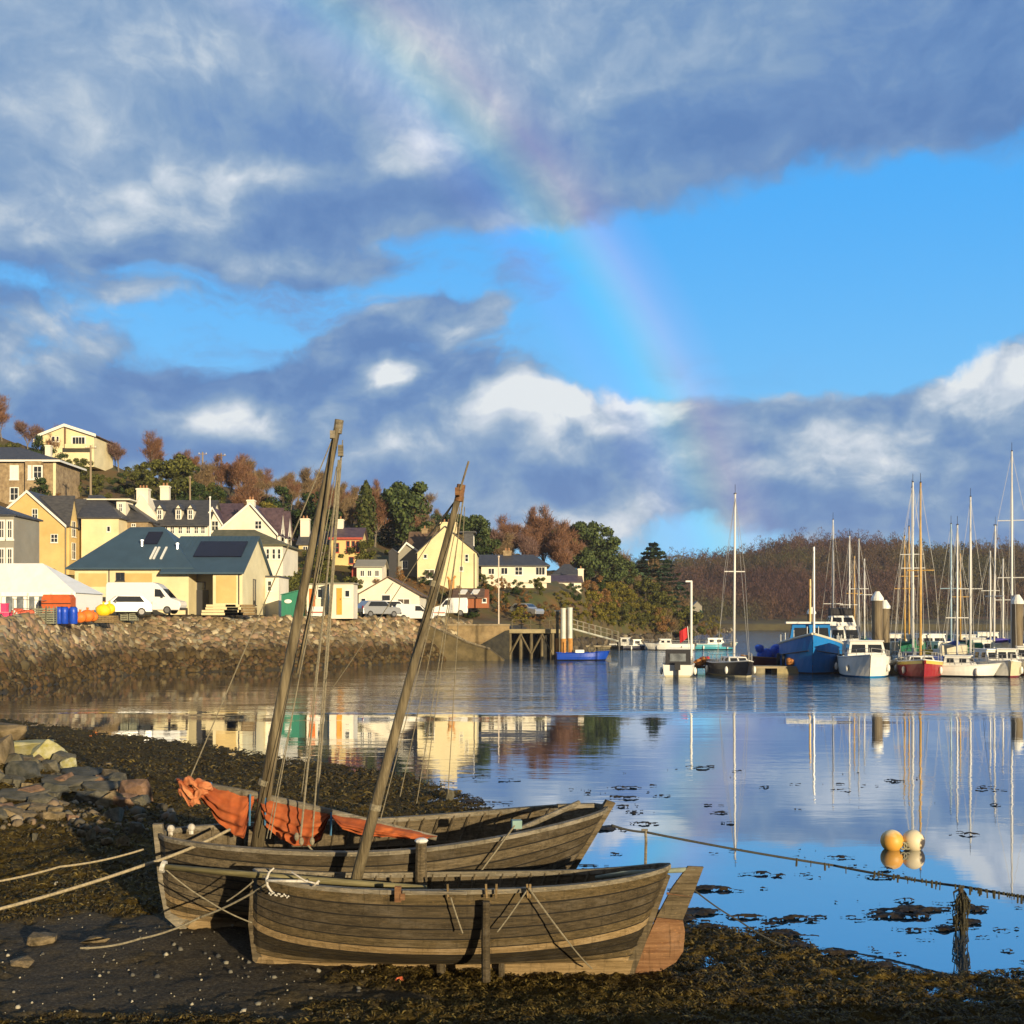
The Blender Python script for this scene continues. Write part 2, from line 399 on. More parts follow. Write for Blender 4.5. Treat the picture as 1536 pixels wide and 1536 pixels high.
def far(r): return [(430,-1),(450,0),(453,2.6),(468,4),(495,8+r*.02),(525,r*.38),(560,r*.7),(620,r),(800,r+2)]
RK = [far(v) for v in (28, 30, 33, 34, 38, 43, 42, 38, 38, 36)]
farhill_m = mat('far_hill', lin((112,78,58)), .95, scale=.06, c2=lin((88,84,44)), dirt=.7, dirtc=lin((84,52,44)))
farhill, zfar = fan_mesh('hill', RC, RK, farhill_m, 8, 6, .8, 11)

farhill.data.materials.append(mat('far_shore', (.045,.035,.018), .9, scale=.1, c2=(.11,.095,.035)))
farhill.data.polygons.foreach_set('material_index', [1 if p.center.z < 5 else 0 for p in farhill.data.polygons])

# ---------------------------------------------------------------- near shore
SHP = [(-900,1052),(-200,1066),(0,1078),(130,1096),(300,1116),(450,1141),(600,1162),(700,1197),(780,1250),(820,1300),(850,1345),(960,1375),(1030,1392),(1150,1405),(1250,1440),(1350,1462),(1430,1470),(1536,1465),(1900,1462),(2600,1455)]
SHW = np.array([((p-768)/F*yw(q), yw(q)) for p, q in SHP])
sp_, sy_ = np.array([p for p, q in SHP], float), np.array([q for p, q in SHP], float)
def shore_d(X, Y):
    """signed distance to the waterline, positive on land"""
    d = np.full(X.shape, 1e9)
    for (x0, y0), (x1, y1) in zip(SHW[:-1], SHW[1:]):
        dx, dy = x1-x0, y1-y0; t = np.clip(((X-x0)*dx+(Y-y0)*dy)/(dx*dx+dy*dy), 0, 1)
        d = np.minimum(d, np.hypot(X-x0-t*dx, Y-y0-t*dy))
    px = X/Y*F+768; ys = 7140/(np.interp(px, sp_, sy_)-HZ)
    return np.where(Y < ys, d, -d)
def beach_h(X, Y, fine=True):
    d = shore_d(X, Y)
    wob = fbm_grid(X*.5, Y*.5, 21, 4)*.9
    d2 = d+wob*np.clip(np.abs(d)/1.5, .25, 1)*.6
    h = np.where(d2 > 0, .045*np.minimum(d2, 5)+.02*np.maximum(d2-5, 0), .07*np.maximum(d2, -6))
    h = np.minimum(h, .55)
    h += .85*np.exp(-(((X+12.8)/4.2)**2+((Y-25.5)/3.2)**2))+.22*np.exp(-(((X+9.5)/3.5)**2+((Y-20.5)/2.2)**2))*np.clip(d/2, 0, 1)
    a = np.clip((d+1.2)/2.5, .12, 1)
    h += fbm_grid(X*.8, Y*.8, 22, 3)*.06*a
    if fine:
        mud = mud_mask(X, Y)
        k = 1-.86*mud
        rg = 1-np.abs(fbm_grid(X*3.2, Y*4.2, 23, 4))
        h += ((rg-.75)*.15+fbm_grid(X*9, Y*12, 24, 4)*.05)*k*np.clip((d+.9)/1.2, .15, 1)
    return h
def mud_mask(X, Y):
    m_ = np.exp(-(((X+4.4)/3.4)**2+((Y-13.9)/1.6)**2)*1.2)+np.exp(-(((X+3.6)/2.2)**2+((Y-12.0)/.9)**2))
    return np.clip(m_*1.6-.35+fbm_grid(X*1.2, Y*1.6, 31, 4)*.8, 0, 1)
gp = np.arange(-520, 2080, 2.5); gq = np.concatenate([np.arange(1056, 1250, 2.0), np.arange(1250, 1700, 2.2)])
PX, PY = np.meshgrid(gp, gq, indexing='ij'); Yg = 7140/(PY-HZ); Xg = (PX-768)/F*Yg
Zg = beach_h(Xg, Yg); MUD = mud_mask(Xg, Yg)
keep = (shore_d(Xg, Yg) > -3.5)
idx = np.arange(PX.size).reshape(PX.shape)
Fc = np.stack([idx[:-1, 1:], idx[1:, 1:], idx[1:, :-1], idx[:-1, :-1]], -1).reshape(-1, 4)
kq = (keep[:-1, 1:] & keep[1:, 1:] & keep[1:, :-1] & keep[:-1, :-1]).reshape(-1)
bm_ = bpy.data.materials.new('beach'); nt, N, L = nodes_of(bm_); b = N['Principled BSDF']
tc = N.new('ShaderNodeTexCoord'); at_ = N.new('ShaderNodeAttribute'); at_.attribute_name = 'mud'
def tn(scale, detail=6, rough=.65, st=(1,1,1)):
    mp = N.new('ShaderNodeMapping'); mp.inputs['Scale'].default_value = st; L.new(tc.outputs['Object'], mp.inputs[0])
    n = N.new('ShaderNodeTexNoise'); n.inputs['Scale'].default_value = scale; n.inputs['Detail'].default_value = detail; n.inputs['Roughness'].default_value = rough; L.new(mp.outputs[0], n.inputs['Vector']); return n.outputs['Fac']
def ramp(fac, stops):
    r = N.new('ShaderNodeValToRGB'); L.new(fac, r.inputs[0]); E = r.color_ramp.elements
    E[0].position, E[0].color = stops[0][0], (*stops[0][1], 1); E[1].position, E[1].color = stops[-1][0], (*stops[-1][1], 1)
    for p, c in stops[1:-1]: e = E.new(p); e.color = (*c, 1)
    return r.outputs['Color']
def mx(f, a, b_):
    n = N.new('ShaderNodeMix'); n.data_type = 'RGBA'
    if isinstance(f, float): n.inputs['Factor'].default_value = f
    else: L.new(f, n.inputs['Factor'])
    for q, i in ((a, 'A'), (b_, 'B')):
        if isinstance(q, tuple): n.inputs[i].default_value = (*q, 1)
        else: L.new(q, n.inputs[i])
    return n.outputs['Result']
weed = ramp(tn(9, 8, .7, (1, 1.4, 1)), [(.3, (.024,.016,.004)), (.5, (.085,.058,.014)), (.62, (.16,.112,.026)), (.78, (.25,.18,.05))])
weed = mx(ramp(tn(.9, 4), [(.4, (0,0,0)), (.62, (.5,.5,.5))]), weed, (.035,.026,.011))
peb = ramp(tn(26, 6, .75), [(.32, (.028,.024,.018)), (.55, (.085,.072,.052)), (.7, (.17,.145,.10)), (.8, (.28,.24,.17))])
vor = N.new('ShaderNodeTexVoronoi'); vor.inputs['Scale'].default_value = 7; L.new(tc.outputs['Object'], vor.inputs['Vector'])
base = mx(at_.outputs['Fac'], weed, peb)
speck = ramp(vor.outputs['Distance'], [(.0, (1,1,1)), (.07, (1,1,1)), (.10, (0,0,0))])
spm = N.new('ShaderNodeMath'); spm.operation = 'MULTIPLY'; L.new(speck, spm.inputs[0])
vs_ = N.new('ShaderNodeSeparateColor'); L.new(vor.outputs['Color'], vs_.inputs[0]); gt = N.new('ShaderNodeMath'); gt.operation = 'GREATER_THAN'; L.new(vs_.outputs[0], gt.inputs[0]); gt.inputs[1].default_value = .93
L.new(gt.outputs[0], spm.inputs[1])
base = mx(spm.outputs[0], base, (.30,.27,.19))
L.new(base, b.inputs['Base Color']); b.inputs['Roughness'].default_value = .8; b.inputs['Specular IOR Level'].default_value = .06
bp = N.new('ShaderNodeBump'); bp.inputs['Strength'].default_value = .8; bp.inputs['Distance'].default_value = .03
L.new(tn(34, 6, .75), bp.inputs['Height']); L.new(bp.outputs[0], b.inputs['Normal'])
beach = mesh_np('beach', np.stack([Xg, Yg, Zg], -1).reshape(-1, 3), Fc[kq], bm_, kind='structure', smooth=True)
am = beach.data.attributes.new('mud', 'FLOAT', 'POINT'); am.data.foreach_set('value', MUD.ravel().astype(np.float32))
# land under and behind the camera, out to the sides
ap = MB(); ap.sheet((-60,-40,.5), (60,-40,.5), (60,10.3,.42), (-60,10.3,.42))
o = ap.build('ground', bm_); tag(o, kind='structure')
def bz(x, y):
    return float(beach_h(np.array([float(x)]), np.array([float(y)]))[0])
# sea-bed, reaching the horizon
sb = MB(); sb.sheet((-1500,-60,-1.0), (1500,-60,-1.0), (1500,1200,-1.0), (-1500,1200,-1.0))
tag(sb.build('seabed', mat('seabed', (.03,.03,.02), .9)), kind='structure')

# ---------------------------------------------------------------- water
wm = bpy.data.materials.new('water'); nt, N, L = nodes_of(wm); N.clear()
tc = N.new('ShaderNodeTexCoord'); geo = N.new('ShaderNodeNewGeometry')
sep = N.new('ShaderNodeSeparateXYZ'); L.new(tc.outputs['Object'], sep.inputs[0])
def mth(op, a, b_=0., c=0., clamp=False):
    n = N.new('ShaderNodeMath'); n.operation = op; n.use_clamp = clamp
    for q, i in ((a, 0), (b_, 1), (c, 2)):
        if isinstance(q, (int, float)): n.inputs[i].default_value = q
        else: L.new(q, n.inputs[i])
    return n.outputs[0]
def smr(x, a, b_):
    n = N.new('ShaderNodeMapRange'); n.interpolation_type = 'SMOOTHSTEP'; L.new(x, n.inputs[0]); n.inputs[1].default_value = a; n.inputs[2].default_value = b_; return n.outputs[0]
Yc = sep.outputs[1]
nA = tn(.05, 4, .6, (.35, 1, 1))          # wide patches of breeze
patch = smr(nA, .42, .62)
ybn = mth('MULTIPLY_ADD', mth('SUBTRACT', tn(.12, 3, .5, (.2,1,1)), .5), 14, Yc)
band1 = mth('MULTIPLY', smr(ybn, 50, 53), mth('SUBTRACT', 1, smr(ybn, 57, 61)))     # a breeze line across the bay
farm = mth('MULTIPLY', smr(ybn, 47, 60), smr(mth('MULTIPLY_ADD', tn(.08, 3), 14, sep.outputs[0]), -9, 6)); farl = smr(Yc, 92, 125)
amp = mth('ADD', mth('ADD', mth('MULTIPLY', band1, .55), mth('MAXIMUM', mth('MULTIPLY', farm, 2.6), mth('MULTIPLY', farl, 3.0))), mth('MULTIPLY', mth('MULTIPLY_ADD', patch, .16, .05), mth('MULTIPLY_ADD', smr(Yc, 18, 34), .75, .25)))
r1 = tn(1.1, 3, .5, (.55, 1.5, 1)); r2 = tn(4.5, 3, .5, (.5, 1.3, 1)); r3 = tn(.22, 2, .5, (.5, 1.2, 1))
hgt = mth('ADD', mth('MULTIPLY', r1, .5), mth('ADD', mth('MULTIPLY', r2, .10), mth('MULTIPLY', r3, .8)))
hh = mth('MULTIPLY', hgt, amp)
bp = N.new('ShaderNodeBump'); bp.inputs['Strength'].default_value = 1; bp.inputs['Distance'].default_value = .06; L.new(hh, bp.inputs['Height'])
gl = N.new('ShaderNodeBsdfGlossy'); gl.inputs['Color'].default_value = (.92,.95,1,1); L.new(bp.outputs[0], gl.inputs['Normal'])
gl.inputs['Roughness'].default_value = .015
df = N.new('ShaderNodeBsdfDiffuse'); df.inputs['Color'].default_value = (.012,.045,.085,1)
fr = N.new('ShaderNodeFresnel'); fr.inputs['IOR'].default_value = 1.9; L.new(bp.outputs[0], fr.inputs['Normal'])
fac = mth('MULTIPLY', mth('MULTIPLY_ADD', fr.outputs[0], .75, .40, True), mth('SUBTRACT', 1, mth('MULTIPLY', farm, .22)))
ms = N.new('ShaderNodeMixShader'); L.new(fac, ms.inputs[0]); L.new(df.outputs[0], ms.inputs[1]); L.new(gl.outputs[0], ms.inputs[2])
ou = N.new('ShaderNodeOutputMaterial'); L.new(ms.outputs[0], ou.inputs[0])
wb = MB(); wb.sheet((-1490,8,0), (1490,8,0), (1490,1190,0), (-1490,1190,0))
tag(wb.build('water', wm), kind='structure')

# ragged weed floating at the edge of the tide
gp = np.arange(540, 1700, 1.2); gq = np.arange(1150, 1500, .8)
PX, PY = np.meshgrid(gp, gq, indexing='ij'); Yq = 7140/(PY-HZ); Xq = (PX-768)/F*Yq
d = -shore_d(Xq, Yq)
n1 = fbm_grid(Xq*1.1, Yq*3.0, 41, 6, .62); n2 = fbm_grid(Xq*.35, Yq*.6, 42, 3)
thr = .235+.11*np.clip(d/1.2, 0, 1)+.05*np.clip((d-2.5)/6, 0, 1)-.34*n2+.5*np.clip((d-13)/6, 0, 1)+.35*np.exp(-(((Xq-7.2)/1.2)**2+((Yq-19.6)/2.2)**2))+.05*np.clip((d-3)/3, 0, 1)
isl = np.exp(-(((Xq-1.45)/.75)**2+((Yq-17.9)/1.6)**2))*.55
on = (n1+isl > thr) & (d > -.3) & (d < 22)
zz = .012+np.clip(n1-thr, 0, .3)*.16+fbm_grid(Xq*9, Yq*12, 43, 3)*.006
idx = np.arange(PX.size).reshape(PX.shape)
Fc = np.stack([idx[:-1, 1:], idx[1:, 1:], idx[1:, :-1], idx[:-1, :-1]], -1).reshape(-1, 4)
kq = (on[:-1, 1:] & on[1:, 1:] & on[1:, :-1] & on[:-1, :-1]).reshape(-1)
weed_m = mat('wet_weed', (.014,.010,.008), .6, scale=12, c2=(.05,.036,.016), bump=.6, bscale=60, spec=.2)
Vq = np.stack([Xq, Yq, zz], -1).reshape(-1, 3); Fq = Fc[kq]
u_, inv = np.unique(Fq, return_inverse=True)
o = mesh_np('floating_seaweed', Vq[u_], inv.reshape(Fq.shape), weed_m, kind='stuff', smooth=True)
tag(o, 'dark ragged seaweed floating on the still water near the shore', 'seaweed')
# ---------------------------------------------------------------- old clinker boats
def wood(name, c, c2, sx=1.0, rough=.8, bump=.9, stain=.6, stainc=(.016,.013,.008)):
    """weathered board: long grain, blotches, run-down stains and bare grey patches"""
    if name in MATS: return MATS[name]
    m = bpy.data.materials.new(name); nt, N, L = nodes_of(m); b = N['Principled BSDF']; b.inputs['Roughness'].default_value = rough; b.inputs['Specular IOR Level'].default_value = .2
    tc = N.new('ShaderNodeTexCoord')
    def nz(sc_, st, det=6, ro=.6, off=(0,0,0)):
        mp = N.new('ShaderNodeMapping'); mp.inputs['Scale'].default_value = st; mp.inputs['Location'].default_value = off; L.new(tc.outputs['Object'], mp.inputs[0])
        n = N.new('ShaderNodeTexNoise'); n.inputs['Scale'].default_value = sc_; n.inputs['Detail'].default_value = det; n.inputs['Roughness'].default_value = ro; L.new(mp.outputs[0], n.inputs['Vector']); return n.outputs['Fac']
    def rmp(f, a0, a1, c0, c1):
        r = N.new('ShaderNodeValToRGB'); L.new(f, r.inputs[0]); E = r.color_ramp.elements; E[0].position, E[1].position = a0, a1; E[0].color, E[1].color = (*c0, 1), (*c1, 1); return r.outputs[0]
    def mxx(f, a0, b0, md='MIX'):
        n = N.new('ShaderNodeMix'); n.data_type = 'RGBA'; n.blend_type = md; L.new(f, n.inputs['Factor']); L.new(a0, n.inputs['A'])
        if isinstance(b0, tuple): n.inputs['B'].default_value = (*b0, 1)
        else: L.new(b0, n.inputs['B'])
        return n.outputs['Result']
    grain = nz(4.2, (.35, 7, 9), 8, .7); base = rmp(grain, .34, .68, c, c2)
    W1_, K0, K1 = (1,1,1), (0,0,0), (1,1,1)
    g = (c2[0]*1.25+.03, c2[1]*1.3+.03, c2[2]*1.45+.03)
    base = mxx(rmp(nz(1.7, (1, 2, 2.6), 7, .72, (5,1,2)), .52, .72, K0, (.7,.7,.7)), base, g)          # silvered patches
    base = mxx(rmp(nz(2.6, (.8, 2, 3.2), 8, .75, (1,8,3)), .50, .70, K0, (stain, stain, stain)), base, stainc)  # damp blotches
    base = mxx(rmp(nz(6.5, (2.6, 1, .35), 4, .6, (2,2,9)), .56, .72, K0, (.55,.55,.55)), base, stainc)      # runs
    base = mxx(rmp(nz(22, (1, 3, 3), 3, .5, (4,4,4)), .62, .70, K0, (.5,.5,.5)), base, (c2[0]*1.5, c2[1]*1.35, c2[2]*1.1))
    L.new(base, b.inputs['Base Color'])
    bp = N.new('ShaderNodeBump'); bp.inputs['Strength'].default_value = bump; bp.inputs['Distance'].default_value = .025; L.new(grain, bp.inputs['Height']); L.new(bp.outputs[0], b.inputs['Normal'])
    MATS[name] = m; return m
W_dark = wood('wood_dark', (.034,.026,.015), (.098,.076,.045))
W_mid = wood('wood_mid', (.062,.048,.028), (.175,.138,.085))
W_tan = wood('wood_tan', (.17,.115,.05), (.32,.23,.12), stain=.35)
W_low = wood('wood_low', (.05,.037,.017), (.15,.11,.055))
W_grey = wood('wood_grey', (.10,.088,.062), (.27,.235,.175), stain=.4)
W_mast = mat('mast_wood', (.085,.066,.038), .7, scale=2.2, c2=(.25,.205,.125), stretch=(6,6,.5), bump=.8, bscale=14, dirt=.5, dirtc=(.03,.025,.02), spec=.2)
W_seam_shade = mat('seam_shade', (.012,.010,.008), .9)  # dark strip along each lap: seam with the lap's shadow line painted in
W_shade_stain = wood('wood_shade_weed_stain', (.012,.009,.006), (.042,.032,.016))  # near-black tone paints the shade under the bilge, mixed with weed stain
W_rust = wood('wood_rust', (.13,.06,.028), (.27,.15,.075), stain=.3)
ROPE = mat('rope_pale', (.30,.25,.16), .9, scale=40, var=.3)
ROPE_G = mat('rope_grey', (.20,.175,.12), .9, scale=40, var=.3)
ROPE_D = mat('rope_dark', (.035,.035,.03), .9, scale=40, var=.3)
WEEDR = mat('rope_weed', (.03,.03,.02), .9, scale=30, c2=(.06,.05,.02))
IRON = mat('pale_iron', (.42,.40,.34), .7, scale=30, c2=(.62,.60,.55), dirt=.5, dirtc=(.2,.1,.05))

class Boat:
    """double-ended lapped hull; x runs from the stem to the stern"""
    def __init__(s, root, Mw, P): s.root = root; s.M = Mw; s.Mi = Mw.inverted(); s.P = P
    def wl(s, p): return s.Mi @ Vector(p)
    def sec(s, u, t, side, off=0.0):
        P = s.P
        zs = P['sheer'](u); zk = P['keel'](u)
        f = math.sin(PI*min(1, max(0, u)))**.5
        th = t*PI/2
        gy = (1-f)*(t**1.05)*.92+f*(math.sin(th)**.86)
        gz = (1-f)*(t**1.0)+f*((1-math.cos(th))**.92)*(.86+.14*t)
        b = P['beam']*max(0, math.sin(PI*(u**P.get('skew', 1))))**P.get('full', .55)
        fl = 1+.05*t
        y = b*gy*fl+.02
        z = zk+(zs-zk)*gz
        xs, xe = P['stem'](z), P['stern'](z)
        x = xs+(xe-xs)*u
        return Vector((x, side*(y+off), z))
    def build(s, planks, mats):
        P = s.P; NS = 56; np_ = planks
        for side, nm in ((-1, 'planking'), (1, 'planking')):
            mb = MB()
            for k in range(np_):
                mb.m = P['tone'](k)
                t0, t1 = k/np_, (k+1)/np_
                rings = []
                for i in range(NS+1):
                    u = i/NS; o = .022 if 0 < i < NS else .012
                    wv = .010*mnoise.noise(Vector((u*9, k*3.3, side*2)))
                    rings.append([s.sec(u, t0, side, .002), s.sec(u, t0+.002, side, o+wv), s.sec(u, (t0+t1)/2, side, o*.75+wv), s.sec(u, t1, side, o*.35)])
                mb.loft(rings)
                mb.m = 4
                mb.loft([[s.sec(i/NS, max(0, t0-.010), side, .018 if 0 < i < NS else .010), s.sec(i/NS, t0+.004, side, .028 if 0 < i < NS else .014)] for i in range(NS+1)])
            mb.m = 1
            rings = [[s.sec(i/NS, t, side, -.028) for t in (0, .15, .3, .45, .6, .75, .9, 1.0)] for i in range(NS+1)]
            mb.loft(rings)
            # plank butts
            o = mb.build(nm, mats, s.root)
            g = MB()
            rr = []
            for i in range(NS+1):
                p = s.sec(i/NS, 1, side, 0)
                rr.append([p+Vector((0, side*.045, -.02)), p+Vector((0, side*.045, .028)), p+Vector((0, -side*.055, .03)), p+Vector((0, -side*.055, -.03))])
            g.loft(rr, closed=True, caps=True); g.build('gunwale', W_grey, s.root)
            # inner stringer
            g = MB(); g.tube([s.sec(i/24, .78, side, -.05) for i in range(1, 24)], .022, 5); g.build('stringer', W_mid, s.root)
        for i in range(3, 26):
            u = i/28
            r_ = MB()
            r_.tube([s.sec(u, t, -1, -.045) for t in (1, .8, .6, .4, .2, .04)]+[s.sec(u, t, 1, -.045) for t in (.04, .2, .4, .6, .8, 1)], .019, 4)
            r_.build('rib', W_mid, s.root)
    def thwart(s, u, t=.72, wdt=.2):
        a = s.sec(u, t, -1, -.05); b = s.sec(u, t, 1, -.05)
        m_ = MB(); m_.box((a.x, 0, a.z), (wdt, (b.y-a.y), .035)); m_.build('thwart', W_grey, s.root)
def rope(mb, a, b, r=.008, sag=0.0, n=14, seg=5):
    a = Vector(a); b = Vector(b)
    pts = [a.lerp(b, i/n)+Vector((0, 0, -sag*4*(i/n)*(1-i/n))) for i in range(n+1)]
    return mb.tube(pts, r, seg)

# --- nearer boat
NB0 = Vector((-.62, 13.1, .07)); Mn = Matrix.Translation(NB0) @ Matrix.Rotation(R(-4.5), 4, 'X')
nb = thing('clinker_boat', 'smaller weathered clinker boat, nearest the viewer, with hanging rudder and white anchor on its bow', 'boat', NB0, 0, 'old wooden boats on the foreshore')
Pn = dict(beam=.66, full=.5,
   sheer=lambda u: 1.08+.13*(2*u-1)**4-.03*math.sin(PI*u)+.06*u,
   keel=lambda u: .17+.05*(max(0, .12-u)/.12)**2,
   stem=lambda z: -2.39+.0*z+.24*max(0, (.42-z)/.42)**2,
   stern=lambda z: 1.93+.42*(z-.0),
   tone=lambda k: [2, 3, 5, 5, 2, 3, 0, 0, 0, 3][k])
nb.rotation_euler = (R(-4.5), 0, 0)
B1 = Boat(nb, Mn, Pn)
B1.build(10, [W_dark, W_mid, W_tan, W_low, W_seam_shade, W_shade_stain])
k = MB(); k.prism([(-2.36,.10),(-2.15,.0),(-1.5,-.03),(1.95,-.03),(2.02,.20),(-2.3,.24)], .09, 'y', -.045); k.build('keel', W_tan, nb)
k = MB(); k.prism([(-2.41,1.20),(-2.31,1.20),(-2.27,.55),(-2.12,.16),(-2.2,.06),(-2.37,.2),(-2.43,.6)], .09, 'y', -.045); k.build('stem', W_mid, nb)
k = MB(); k.prism([(1.86,-.03),(2.0,-.03),(2.46,1.16),(2.38,1.19)], .085, 'y', -.0425); k.build('sternpost', W_mid, nb)
for u in (.2, .42, .63, .84): B1.thwart(u)
k = MB(); k.tube([B1.wl(at(523,1362,13.2)), B1.wl(at(575,1165,13.2)), B1.wl(at(640,925,13.2)), B1.wl(at(692,728,13.2))], [.068,.062,.048,.036], 12); ms_ = k.build('mast', W_mast, nb, smooth=True)
k = MB(); k.tube([B1.wl(at(690,735,13.14)), B1.wl(at(703,692,13.14))], .013, 6); k.build('pole', W_mast, ms_)
k = MB(); k.tube([B1.wl(at(688,752,13.2)), B1.wl(at(692,727,13.2))], .052, 10); k.box(B1.wl(at(686,738,13.1)), (.05,.1,.09)); k.build('masthead_block', W_rust, ms_)
for a, b in (((562,1215),(566,1200)), ((650,880),(654,866))):
    k = MB(); k.tube([B1.wl(at(*a, 13.2)), B1.wl(at(a[0]+2, a[1]-9, 13.2))], .070 if a[1] > 1000 else .052, 10); k.build('mast_band', ROPE_G, ms_)
# bowsprit
k = MB(); k.tube([B1.wl(at(246,1300,13.0)), B1.wl(at(400,1314,12.95)), B1.wl(at(640,1333,12.9))], [.034,.038,.036], 10); bs = k.build('bowsprit', mat('olive_pole', (.08,.068,.025), .7, scale=4, c2=(.19,.165,.075), stretch=(.5,5,5), bump=.5), nb, smooth=True)
k = MB(); k.tube([B1.wl(at(242,1299,13.0)), B1.wl(at(248,1300.5,13.0))], .07, 10); k.build('end_cap', IRON, bs)
# rudder and tiller
def poly_at(pts, Y, Bt): return [(Bt.wl(at(x, y, Y)).x, Bt.wl(at(x, y, Y)).z) for x, y in pts]
k = MB(); k.prism(poly_at([(1032,1299),(1055,1300),(1041,1335),(1023,1378),(984,1374),(1008,1330)], 13.2, B1), .055, 'y', -.0275); ru = k.build('rudder_head', W_mid, nb)
k = MB(); k.prism(poly_at([(984,1375),(1023,1379),(1026,1395),(1023,1424),(1012,1440),(992,1452),(972,1459),(946,1457)], 13.2, B1), .05, 'y', -.025)
for c_ in ((1005,1400),(990,1425)): pass
rb_ = k.build('rudder_blade', W_rust, nb)
k = MB()
for a, b in (((995,1392),(1022,1412)), ((978,1412),(1010,1436)), ((985,1440),(1000,1450))):
    p, q = B1.wl(at(*a, 13.16)), B1.wl(at(*b, 13.16)); k.tube([p, q], .007, 4)
k.build('seam', W_dark, rb_)
for a, b in (((976,1380),(1020,1384)), ((1000,1340),(1038,1345))):
    k = MB(); k.tube([B1.wl(at(*a, 13.16)), B1.wl(at(*b, 13.16))], .016, 6); k.build('iron_strap', mat('rusty_iron', (.09,.04,.02), .8, scale=20, c2=(.2,.09,.04)), nb)
k = MB(); k.tube([B1.wl(at(893,1316,13.2)), B1.wl(at(935,1311,13.2)), B1.wl(at(985,1307,13.2)), B1.wl(at(1042,1304,13.2))], [.018,.035,.028,.032], 8); k.build('tiller', mat('green_grey_paint', (.15,.19,.15), .7, scale=5, c2=(.26,.30,.24), dirt=.6), nb, smooth=True)
# anchor on the bow
an = thing('anchor', 'pale iron anchor with a curved arm lashed on the bow of the nearer boat', 'anchor', at(430,1322,12.62))
def AL(px, py, Y=12.62): return at(px, py, Y)-at(430,1322,12.62)
k = MB(); k.tube([AL(411,1302), AL(404,1308), AL(400,1318), AL(401,1328), AL(406,1336), AL(412,1341)], [.008,.013,.016,.016,.013,.009], 7); k.build('arm', IRON, an, smooth=True)
k = MB(); k.tube([AL(401,1321,12.6), AL(462,1322,12.6)], .017, 7); k.build('shank', IRON, an, smooth=True)
k = MB(); k.tube([AL(437,1308,12.58), AL(459,1322,12.58), AL(478,1326,12.58)], .010, 6); k.tube([AL(470,1329,12.58), AL(479,1321,12.58)], .014, 6); k.build('stock', IRON, an, smooth=True)
k = MB()
for i in range(14): k.ball(AL(404+i*2.2, 1340+math.sin(i*1.7)*2+i*.35, 12.46), .011, 6, 4)
k.build('chain', IRON, an)
# side leg, blocks and mooring bits
def post(root, Bt, px, y0, y1, Y, r, name='side_leg', m=W_dark):
    k = MB(); k.tube([Bt.wl(at(px, y0, Y)), Bt.wl(at(px-.6, (y0+y1)/2, Y)), Bt.wl(at(px, y1, Y))], [r*.95, r, r*1.05], 9); return k.build(name, m, root)
post(nb, B1, 729, 1352, 1472, 12.33, .048)
post(nb, B1, 661, 1434, 1462, 12.95, .06, 'chock'); post(nb, B1, 752, 1436, 1464, 12.95, .04, 'chock')
k = MB(); k.box(B1.wl(at(597,1341,12.42)), (.07,.06,.17)); k.box(B1.wl(at(604,1345,12.40)), (.05,.05,.07)); k.build('cleat', W_rust, nb)
k = MB(); k.tube([B1.wl(at(604,1338,12.42)), B1.wl(at(700,1340,12.36))], .02, 7); k.build('oar', W_grey, nb)
for a, b, Ya, Yb in (((793,1332),(858,1420),12.33,12.42), ((858,1420),(888,1453),12.42,12.9), ((676,1346),(694,1400),12.33,12.33), ((790,1336),(746,1398),12.33,12.33), ((380,1322),(340,1352),12.9,13.0)):
    k = MB(); rope(k, B1.wl(at(*a, Ya)), B1.wl(at(*b, Yb)), .009, .01); k.build('lashing_rope', ROPE_G, nb)
for px in (672, 730, 744, 792, 795):
    k = MB(); k.tube([B1.wl(at(px, 1347, 12.38)), B1.wl(at(px+rnd.uniform(-2, 2), 1326, 12.38))], .014, 5); k.build('thole_pin', W_tan, nb)
# stays of the nearer mast
for a, b, Yb in (((690,740),(478,1062),14.6), ((688,745),(640,808),13.4), ((696,745),(625,1205),13.9), ((694,750),(640,1165),13.9), ((690,760),(600,1195),13.9), ((688,760),(570,1232),12.6), ((697,760),(672,1190),14.2)):
    k = MB(); rope(k, B1.wl(at(*a, 13.2)), B1.wl(at(*b, Yb)), .0055 if b[1] > 900 else .011, .04 if b[1] > 900 else 0); k.build('stay', ROPE_D if b[1] < 900 else ROPE_G, nb)

# --- farther boat
RB0 = Vector((-1.65, 14.95, .16)); RZ = R(9.0)
Mr = Matrix.Translation(RB0) @ Matrix.Rotation(RZ, 4, 'Z') @ Matrix.Rotation(R(1.0), 4, 'X')
rbt = thing('clinker_boat', 'larger weathered clinker boat lying behind, with the taller mast and furled orange sail', 'boat', RB0, 0, 'old wooden boats on the foreshore')
rbt.rotation_euler = (R(1.0), 0, RZ)
Pr = dict(beam=.98, full=.5,
   sheer=lambda u: 1.30-.10*math.sin(PI*u)+.30*max(0, u-.45)**1.5*1.6+.0*u,
   keel=lambda u: .16+.06*(max(0, .12-u)/.12)**2,
   stem=lambda z: -2.90+.10*(1.3-z)/1.3+.28*max(0, (.45-z)/.45)**2,
   stern=lambda z: 2.05+.62*z+.0*z*z,
   tone=lambda k: [2, 2, 3, 2, 1, 1, 1, 0, 0, 1, 0][k])
B2 = Boat(rbt, Mr, Pr)
B2.build(11, [W_dark, W_mid, W_tan, W_low, W_seam_shade, W_shade_stain])
k = MB(); k.prism([(-2.62,.16),(-2.4,.0),(-1.8,-.03),(2.0,-.03),(2.15,.18),(-2.5,.22)], .1, 'y', -.05); k.build('keel', W_tan, rbt)
